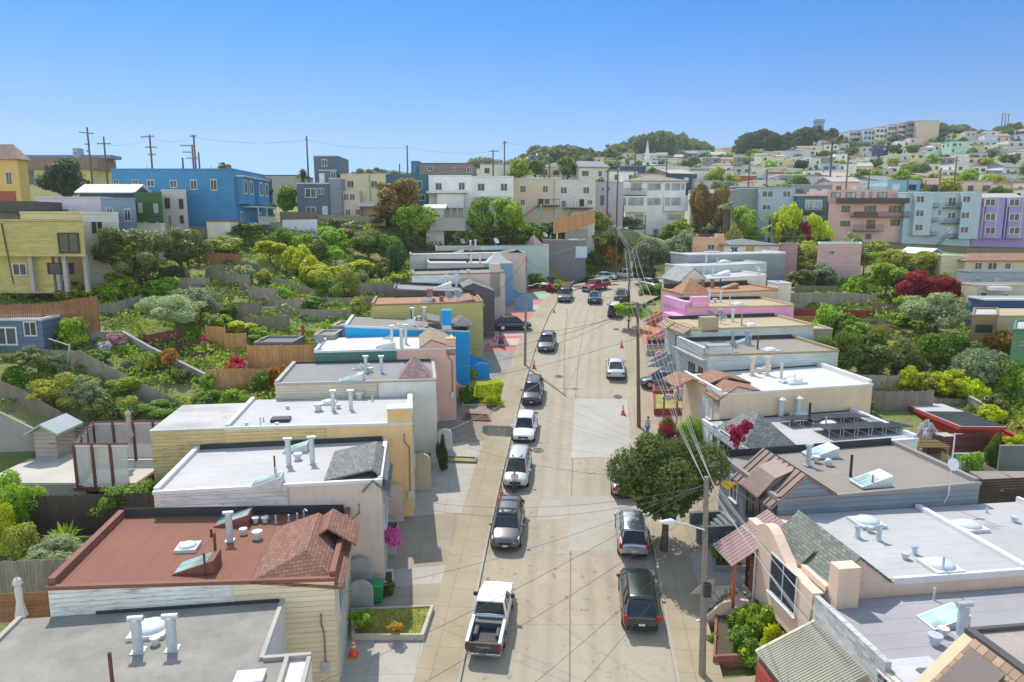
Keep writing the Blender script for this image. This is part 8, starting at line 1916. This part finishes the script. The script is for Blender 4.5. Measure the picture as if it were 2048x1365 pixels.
    part('grille',BLK,(-hw*.42,hw*.42,yf-.10,yf+.012,hz*.55,hz*.76));part('lower_grille',BLK,(-hw*.62,hw*.62,yf-.10,yf+.004,.26,.42));part('rear_bumper',lower or BLK,(-hw*.8,hw*.8,-yf-.012,-yf+.1,.28,.46))
    part('sill',lower or BLK,(-hw*.985,-hw*.9,-yf*.5,yf*.5,.17,.26),(hw*.9,hw*.985,-yf*.5,yf*.5,.17,.26))
    part('licence_plate',PLT,(-.16,.16,yf+.006,yf+.02,.42,.54))if kind!='x' else None;part('licence_plate',PLT,(-.16,.16,-yf-.02,-yf-.006,.55,.68))
    if rails or kind=='suv' and rails is not None:
        for s in(-1,1):mb=MB();mb.tube([(s*wt*.9,y2-.1,zr+.05),(s*wt*.92,y2-.25,zr+.10),(s*wt*.92,y3+.2,zr+.09),(s*wt*.9,y3+.08,zr+.04)],.018,5);mb.build('roof_rail',BLK if rails!='chrome' else CHR,T)
    if 'bars' in extra:part('roof_bar',BLK,(-wt,wt,y2-.55,y2-.48,zr+.10,zr+.135));part('roof_bar',BLK,(-wt,wt,y3+.7,y3+.77,zr+.10,zr+.135))
    if sunroof:part('sunroof',CG_,(-wt*.6,wt*.6,y2-.75,y2-.15,zr+.03,zr+.062))
    if 'spare' in extra:mb=MB();mb.tube([(.05,-yf-.02,.95),(.05,-yf-.22,.95)],.36,20);mb.build('spare_wheel',TYRE,T)
    if 'vtail' in extra:
        for s in(-1,1):mb=MB();mb.box(s*hw*.72,s*hw*.80,-yf+.02+.0,-yf+.12,tz*.95,H*.93);mb.build('tail_light',TL,T)
    T.location=(p.x,p.y,p.z);slope=0
    fw=V3((math.sin(yaw),math.cos(yaw),0));dh=(prof(p.y+fw.y*1.4)-prof(p.y-fw.y*1.4))
    T.rotation_euler=(math.atan2(dh,2.8),0,-yaw);T.scale=(scale,)*3
    c=fw*(L/2*scale) # py,px mark the ground under the end nearest to the camera
    T.location+=(c if fw.y>0 else-c);T.location.z=prof(T.location.y)+.004+z_off
    if T.location.x<kl(min(T.location.y,88))-.9 or(T.location.y<88 and T.location.x>kr(T.location.y)+.9):T.location.z+=.15
    return T
def heading(Y): # direction of the kerb at depth Y, clockwise from +Y
    return math.atan((kl(Y+3)-kl(Y-3))/6)
def kerbcar(kind,px,py,paint,label,away,side,**kw):
    p=street_hit(px,py);yw=heading(p.y)if side=='L' else math.atan((kr(p.y+3)-kr(p.y-3))/6)
    return car(kind,px,py,yw+(0 if away else math.pi),paint,label,**kw)
SILV=P_((.42,.43,.44),.6);WHT=P_((.7,.7,.7),.1);GRAPH=P_((.12,.125,.14),.5);DKC=P_((.03,.032,.04),.4);DGR=P_((.035,.045,.038),.4)
kerbcar('suv',1010,1108,P_((.11,.105,.11),.5),'graphite crossover with roof bars parked facing the camera on the left',False,'L',extra=('bars',),sunroof=True,scale=.97)
kerbcar('mpv',1030,986,P_((.5,.48,.44),.5),'silver beige minivan with a sunroof parked behind the graphite crossover',False,'L',sunroof=True)
kerbcar('hatch',1046,890,WHT,'white car parked facing the camera in front of the silver minivan',False,'L')
kerbcar('suv',1062,815,P_((.05,.05,.065),.5),'dark charcoal crossover parked behind the white car facing down the street',False,'L',scale=.95)
kerbcar('hatch',1091,708,P_((.11,.115,.14),.5),'grey hatchback parked alone left of the centre of the street',False,'L',sunroof=False)
kerbcar('suv',1127,607,P_((.13,.13,.14),.5),'grey crossover parked beside the red pickup with the white canopy',False,'L',scale=.98)
kerbcar('suv',1283,1274,DGR,'black green SUV with roof rails seen from behind, nearest on the right',True,'R',rails=True,scale=1.0)
kerbcar('suv',1268,1124,SILV,'silver compact SUV with tall tail lights parked under the street tree',True,'R',extra=('vtail',),scale=.97)
kerbcar('sedan',1250,1002,P_((.30,.29,.29),.6),'grey sedan half hidden by the glossy street tree',True,'R')
kerbcar('sedan',1232,764,P_((.55,.55,.55),.3),'white sedan seen from behind beside the dark brown pole',True,'R')
kerbcar('suv',1229,638,P_((.03,.03,.03),.3),'boxy black four by four with a white roof and spare wheel',True,'R',extra=('spare',),roofm=P_((.62,.62,.6),.1),scale=.98)
kerbcar('sedan',1241,607,P_((.07,.075,.085),.5),'dark grey sedan parked in front of the boxy black four by four',True,'R',scale=1.03)
car('sedan',1188,610,R(8),P_((.01,.09,.18),.5),'teal blue sedan driving up the middle of the street',name='car')
car('sedan',1234,562,R(-72),P_((.55,.54,.5),.4),'beige silver sedan parked across the top of the street')
car('sedan',1126,566,R(-75),P_((.02,.02,.022),.3),'black car parked in the driveway of the grey corner house',Y=109,z_off=.1)
car('hatch',1322,570,R(150),P_((.4,.4,.4),.4),'pale compact car with bicycles on top beside the shrub island',Y=106)
car('hatch',1333,545,R(-100),P_((.01,.13,.4),.4),'bright blue small car parked at the bend near the hedge',Y=122,scale=.95)
t=car('hatch',1024,665,R(84),P_((.02,.022,.06),.4),'dark blue hatchback parked sideways in the driveway of the charcoal house',extra=('bars',));t.location=street_hit(1026,662);t.location.z+=.16
t=car('hatch',1322,790,R(-84),P_((.16,.17,.18),.5),'grey car parked sideways in the right driveway behind the pole');t.location=street_hit(1326,778);t.location.z+=.16
t=car('suv',1404,428,R(90),P_((.06,.05,.05),.3),'dark car parked high beside the bronze tree',Y=146);t.location.z=terr(t.location.x,t.location.y)+.1
def pickup(px,py,yaw,paint,label,away=True,canopy=None,L=5.0,Wd=1.72,Y=None,load=False,scale=1.):
    hw=Wd/2;yf=L/2;p=street_hit(px,py)if Y is None else at(px,py,Y);T=thing('pickup_truck',label,'pickup truck',(0,0,0));hz,bz,H,wr=.98,1.05,1.62,.36
    yc=-yf+L*.40 # bed / cab boundary
    mb=MB();S=[(yf,.80,.40,.60,.80),(yf-.08,.93,.32,.66,hz-.05),(yf-.5,1.0,.3,.7,hz),(yf-L*.26,1.0,.3,.74,bz),(yc+.02,1.0,.3,.76,bz)];vv=[];k=9
    for y,w,zb,zs,zt in S:w*=hw;vv+=[(-w*.95,y,zb),(-w,y,zb+.12),(-w,y,zs),(-w*.93,y,zt-.03),(0,y,zt+.02),(w*.93,y,zt-.03),(w,y,zs),(w,y,zb+.12),(w*.95,y,zb)]
    mb.v=vv
    for i in range(4):
        for j in range(k-1):q=i*k+j;mb.f.append((q,q+1,q+k+1,q+k));mb.m.append(0)
        q=i*k;mb.f.append((q,q+k,q+2*k-1,q+k-1));mb.m.append(0)
    mb.f.append(tuple(range(k))[::-1]);mb.m.append(0);mb.f.append(tuple(4*k+j for j in range(k)));mb.m.append(0);mb.build('body',paint,T,recalc=True,bevel=.03)
    b=MB();b.box(-hw*.99,-hw*.80,-yf+.02,yc,.5,bz-.02);b.box(hw*.80,hw*.99,-yf+.02,yc,.5,bz-.02);b.box(-hw*.799,hw*.799,yc-.07,yc-.005,.5,bz-.021);b.build('cargo_bed',paint,T,bevel=.02)
    b=MB();b.box(-hw*.79,hw*.79,-yf+.08,yc-.08,.5,.58)
    for i in range(9):x=-hw*.7+i*hw*.175;b.box(x-.02,x+.02,-yf+.09,yc-.09,.581,.60)
    b.build('bed_liner',M('plain',(.045,.045,.05),.7),T)
    b=MB();b.box(-hw*.93,hw*.93,-yf-.03,-yf+.03,.52,bz-.06);tg=b.build('tailgate',M('plain',(.05,.05,.055),.5)if load else paint,T,bevel=.01)
    if load:
        cu=bpy.data.curves.new('tailgate_lettering','FONT');cu.body='Chevrolet';cu.size=.17;cu.align_x='CENTER';cu.extrude=.002;tx0=bpy.data.objects.new('t',cu);me_=bpy.data.meshes.new_from_object(tx0);bpy.data.objects.remove(tx0);tx=bpy.data.objects.new('tailgate_lettering',me_);COL.objects.link(tx);tx.parent=tg;tx.location=(0,-yf-.036,.72);tx.rotation_euler=(R(90),0,0);me_.materials.append(CHR)
        for s,r_ in((-1,.13),(1,.10)):
            b=MB();b.tube([(s*hw*.62,yc-.3,.72),(s*hw*.62,yc-1.2,.72)],r_,10);b.build('rolled_cover',M('plain',(.1,.1,.11),.8),T)
        b=MB();b.box(-hw*.78,hw*.78,yc-.5,yc-.09,.6,.95);b.build('tool_box',M('plain',(.07,.08,.09),.6),T)
    wb,wt=hw*.93,hw*.78;y1,y2,y3,y4=yf-L*.26,yf-L*.36,yc+.22,yc+.05;zr=H
    b=MB();b.hexa([(-wb,y4,bz-.04),(wb,y4,bz-.04),(wb,y1,bz-.04),(-wb,y1,bz-.04)],[(-wt,y3,zr-.03),(wt,y3,zr-.03),(wt,y2,zr-.03),(-wt,y2,zr-.03)]);b.build('windows',CG_,T,bevel=.02)
    b=MB();b.box(-wt*1.03,wt*1.03,y3-.03,y2+.02,zr-.04,zr+.04);b.build('roof',paint,T,bevel=.035)
    for s in(-1,1):
        ym=(y2+y3)/2
        for A_,B_,m_ in(((s*wb,y1,bz-.03),(s*wt,y2,zr),.035),((s*wb,y4,bz-.03),(s*wt,y3,zr),.06),((s*wb*1.01,ym,bz-.03),(s*wt*1.01,ym,zr),.035)):b=MB();b.tube([A_,B_],m_,5);b.build('pillar',paint,T)
    for s in(-1,1):
        for yy in(yf-.17*L,-yf+.23*L):
            b=MB();b.tube([(s*(hw-.1),yy,wr),(s*(hw+.003),yy,wr)],wr+.05,18);b.build('wheel_arch',BLK,T);b=MB();b.tube([(s*(hw-.2),yy,wr),(s*(hw+.015),yy,wr)],wr,18);w_=b.build('wheel',TYRE,T);b=MB();b.tube([(s*(hw+.01),yy,wr),(s*(hw+.026),yy,wr)],wr*.6,14);b.build('rim',RIM,w_)
        b=MB();b.box(s*hw*.84,s*hw*1.0,-yf-.045,-yf+.04,.62,.92);b.build('tail_light',TL,T);b=MB();b.box(s*hw*.55,s*hw*.93,yf-.06,yf+.01,.66,.84);b.build('headlight',HL,T)
        b=MB();b.box(s*hw,s*(hw+.2),y1-.3,y1-.2,bz,bz+.2);b.build('mirror',BLK,T)
    b=MB();b.box(-hw*.95,hw*.95,-yf-.12,-yf-.032,.38,.5);b.build('rear_bumper',CHR if load else paint,T,bevel=.01);b=MB();b.box(-hw*.95,hw*.95,yf+.0,yf+.1,.38,.55);b.build('front_bumper',CHR,T,bevel=.01);b=MB();b.box(-hw*.5,hw*.5,yf-.05,yf+.02,.62,.86);b.build('grille',BLK,T);b=MB();b.box(-.16,.16,-yf-.135,-yf-.121,.4,.5);b.build('licence_plate',M('plain',(.08,.2,.3)),T)
    if canopy:
        b=MB();b.hexa([(-hw*.98,-yf+.03,bz-.019),(hw*.98,-yf+.03,bz-.019),(hw*.98,yc+.0,bz-.019),(-hw*.98,yc,bz-.019)],[(-wt,-yf+.2,zr+.05),(wt,-yf+.2,zr+.05),(wt,yc-.03,zr+.05),(-wt,yc-.03,zr+.05)]);cp=b.build('canopy',canopy,T,bevel=.03)
        for s in(-1,1):b=MB();b.hexa([(s*hw*.955,-yf+.3,bz+.1),(s*hw*.955,yc-.2,bz+.1),(s*hw*.975,yc-.2,bz+.1),(s*hw*.975,-yf+.3,bz+.1)],[(s*wt*1.02,-yf+.4,zr-.08),(s*wt*1.02,yc-.25,zr-.08),(s*wt*1.05,yc-.25,zr-.08),(s*wt*1.05,-yf+.4,zr-.08)]);b.build('side_window',CG_,cp,recalc=True)
    fw=V3((math.sin(yaw),math.cos(yaw),0));dh=prof(p.y+fw.y*1.4)-prof(p.y-fw.y*1.4);T.rotation_euler=(math.atan2(dh,2.8),0,-yaw);c=fw*(L/2)*scale;T.scale=(scale,)*3
    T.location=p+(c if fw.y>0 else-c);T.location.z=prof(T.location.y)+.004;return T
pickup(967,1330,heading(30)+R(3),WHT,'white pickup with an open dark lined bed parked nearest on the left',load=True,scale=1.0)
t=pickup(1170,585,R(-138),P_((.42,.02,.03),.2),'red pickup with a white topped canopy turning at the top of the street',canopy=P_((.6,.6,.58),.1),L=5.4,Wd=1.85);
t=pickup(1215,545,R(78),WHT,'white pickup parked broadside at the top bend',Y=121,L=5.8,Wd=1.9)
# ------------------------------------------------------------------ people
SKIN=M('plain',(.5,.3,.2),.6,amp=.05)
def skinned(name,pts,edges,rad,mat,parent,sub=2):
    me=bpy.data.meshes.new(name);me.from_pydata(pts,edges,[]);me.materials.append(mat);o=bpy.data.objects.new(name,me);COL.objects.link(o);o.parent=parent
    m=o.modifiers.new('skin','SKIN');
    for v,r in zip(me.skin_vertices[0].data,rad):v.radius=(r,r)if not isinstance(r,tuple)else r
    me.skin_vertices[0].data[0].use_root=True;m.use_smooth_shade=True
    s=o.modifiers.new('sub','SUBSURF');s.levels=s.render_levels=sub;return o
def person(loc,yaw,label,top,bottom,hair,step=0.,dress=False,arm=(0,0),long_hair=False,H=1.7):
    T=thing('person',label,'person',loc,yaw);k=H/1.7
    J={};pts=[];rad=[];ed=[]
    def j(n,p,r,par=None):
        J[n]=len(pts);pts.append(tuple(c*k for c in p));rad.append(r*k if not isinstance(r,tuple)else tuple(x*k for x in r))
        if par:ed.append((J[par],J[n]))
    j('pel',(0,0,.93),(.15,.1));j('waist',(0,0,1.08),(.125,.09),'pel');j('chest',(0,.01,1.3),(.155,.1),'waist');j('neck',(0,.01,1.45),.055,'chest');j('jaw',(0,-.015,1.53),.068,'neck');j('head',(0,-.01,1.61),.088,'jaw');j('crown',(0,0,1.68),.06,'head')
    for s,nm in((-1,'l'),(1,'r')):
        a=arm[0]if s<0 else arm[1]
        j(nm+'sh',(s*.17,0,1.40),.052,'chest');el=(s*.23,-.03-.10*a,1.13+.02*a);wr_=(s*(.25-.08*a),-.08-.30*a,.90+.22*a)
        j(nm+'el',el,.038,nm+'sh');j(nm+'wr',wr_,.026,nm+'el');hd=(wr_[0]-s*.01*a,wr_[1]-.05*a-.01,wr_[2]-.07*(1-a));j(nm+'hd',hd,(.034,.018),nm+'wr')
        for f in range(4):
            L=(.075,.085,.08,.062)[f];ox=(-.027+.018*f);j(nm+'f%da'%f,(hd[0]+ox*.4,hd[1]+ox-.03*a,hd[2]-.04*(1-a)),.0085,nm+'hd');j(nm+'f%db'%f,(hd[0]+ox*.4-s*.012,hd[1]+ox-(.03+L)*a-.01,hd[2]-.04*(1-a)-L*(1-a)),.0075,nm+'f%da'%f)
        j(nm+'th',(hd[0]-s*.035,hd[1]-.03,hd[2]+.01),.009,nm+'hd')
        st=step*s;j(nm+'hip',(s*.09,0,.88),.085,'pel');j(nm+'kn',(s*.095,-.02-st*.5-.04,.49),.055,nm+'hip');j(nm+'an',(s*.095,.02-st,.09),.036,nm+'kn');j(nm+'toe',(s*.10,-.13-st,.035),.033,nm+'an')
    b=skinned('body',pts,ed,rad,SKIN,T)
    mt,mbm=M('plain',top,.85,amp=.06),M('plain',bottom,.85,amp=.06)
    q=[J[n]for n in('waist','chest','lsh','lel','rsh','rel')];P=[pts[J['pel']],pts[J['waist']],pts[J['chest']],pts[J['lsh']],tuple((pts[J['lsh']][i]+pts[J['lel']][i])/2 for i in range(3)),pts[J['rsh']],tuple((pts[J['rsh']][i]+pts[J['rel']][i])/2 for i in range(3))]
    skinned('shirt',P,[(0,1),(1,2),(2,3),(3,4),(2,5),(5,6)],[(.165*k,.115*k),(.145*k,.11*k),(.17*k,.12*k),.068*k,.058*k,.068*k,.058*k],mt,T)
    if dress:
        mb=MB();n=18;vv=[];pr=[(.16,1.02),(.2,.9),(.25,.7),(.31,.5),(.36,.32)]
        for r,z in pr:
            for i in range(n):a=6.283*i/n;rr=r*(1+.08*math.sin(a*5+z*3));vv.append((rr*math.cos(a)*k,rr*math.sin(a)*k,z*k))
        mb.v=vv
        for i in range(4):
            for jn in range(n):q_=i*n+jn;q2=i*n+(jn+1)%n;mb.f.append((q_,q2,q2+n,q_+n));mb.m.append(0)
        mb.build('skirt',mbm,T,smooth=True)
    else:
        P=[pts[J[n]]for n in('pel','lhip','lkn','lan','rhip','rkn','ran')];skinned('trousers',P,[(0,1),(1,2),(2,3),(0,4),(4,5),(5,6)],[(.16*k,.115*k),.1*k,.072*k,.055*k,.1*k,.072*k,.055*k],mbm,T)
    for s,nm in((-1,'l'),(1,'r')):
        t=pts[J[nm+'toe']];a=pts[J[nm+'an']];mb=MB();mb.hexa([(t[0]-.045,t[1]-.06,0),(t[0]+.045,t[1]-.06,0),(t[0]+.04,a[1]+.07,0),(t[0]-.04,a[1]+.07,0)],[(t[0]-.035,t[1]-.04,.05),(t[0]+.035,t[1]-.04,.05),(t[0]+.035,a[1]+.05,.1),(t[0]-.035,a[1]+.05,.1)]);mb.build('shoe',BLK,T,bevel=.01)
    hp=pts[J['head']];mb=MB();mb.dome((hp[0],hp[1]+.018,hp[2]-.0),.1*k,.105*k,.11*k,14,6,bottom=-.15);
    if long_hair:mb.tube([(0,.07,1.62*k),(0,.1,1.5*k),(0,.1,1.4*k)],[.07,.08,.04],10)
    mb.build('hair',M('plain',hair,.7),T,smooth=True)
    for s in(-1,1):mb=MB();mb.dome((s*.03*k,-.083*k,hp[2]-.005),.011,.011,.011,8,4,bottom=-1.5);mb.build('eye',BLK,T);mb=MB();mb.dome((s*.088*k,.0,hp[2]-.015),.014,.022,.03,8,4,bottom=-1.5);mb.build('ear',SKIN,T)
    mb=MB();mb.tube([(0,-.085*k,hp[2]+.0),(0,-.108*k,hp[2]-.035)],[.008,.016],6);mb.build('nose',SKIN,T);mb=MB();mb.box(-.022,.022,-.093*k,-.07*k,hp[2]-.068,hp[2]-.06);mb.build('mouth',M('plain',(.35,.1,.09)),T)
    return T
p=street_hit(1029,1002);person(p+V3((0,1.0,0)),0,'man in a white t-shirt standing between two parked cars, holding a phone',(.72,.68,.70),(.08,.08,.1),(.1,.05,.03),arm=(.9,.9),H=1.78)
p=street_hit(1002,698);person(p+V3((0,0,.16)),R(80),'woman walking in a dark red dress past the painted driveway',(.2,.03,.05),(.16,.03,.07),(.03,.02,.02),step=.22,dress=True,long_hair=True)
p=street_hit(1295,880);person(p+V3((0,0,.16)),R(-60),'person in a pale blue top on the pavement beside the brown pole',(.36,.44,.6),(.12,.15,.3),(.06,.03,.02),step=.1,H=1.72)
# haze: thin air between the camera and the far ridge
mb=MB();mb.box(-1500,1500,-60,1500,-90,190);hz_=mb.build('haze',BASEL);hz_.data.materials.clear();hm=bpy.data.materials.new('haze');hm.use_nodes=True;ht=hm.node_tree;ht.nodes.clear()
ho=ht.nodes.new('ShaderNodeOutputMaterial');hv=ht.nodes.new('ShaderNodeVolumePrincipled');hv.inputs['Color'].default_value=(.82,.9,1,1);hv.inputs['Density'].default_value=.00022;hv.inputs['Anisotropy'].default_value=.3;ht.links.new(hv.outputs[0],ho.inputs['Volume'])
hz_.data.materials.append(hm);tag(hz_,'thin pale haze in the air over the whole hillside','haze',kind='stuff')
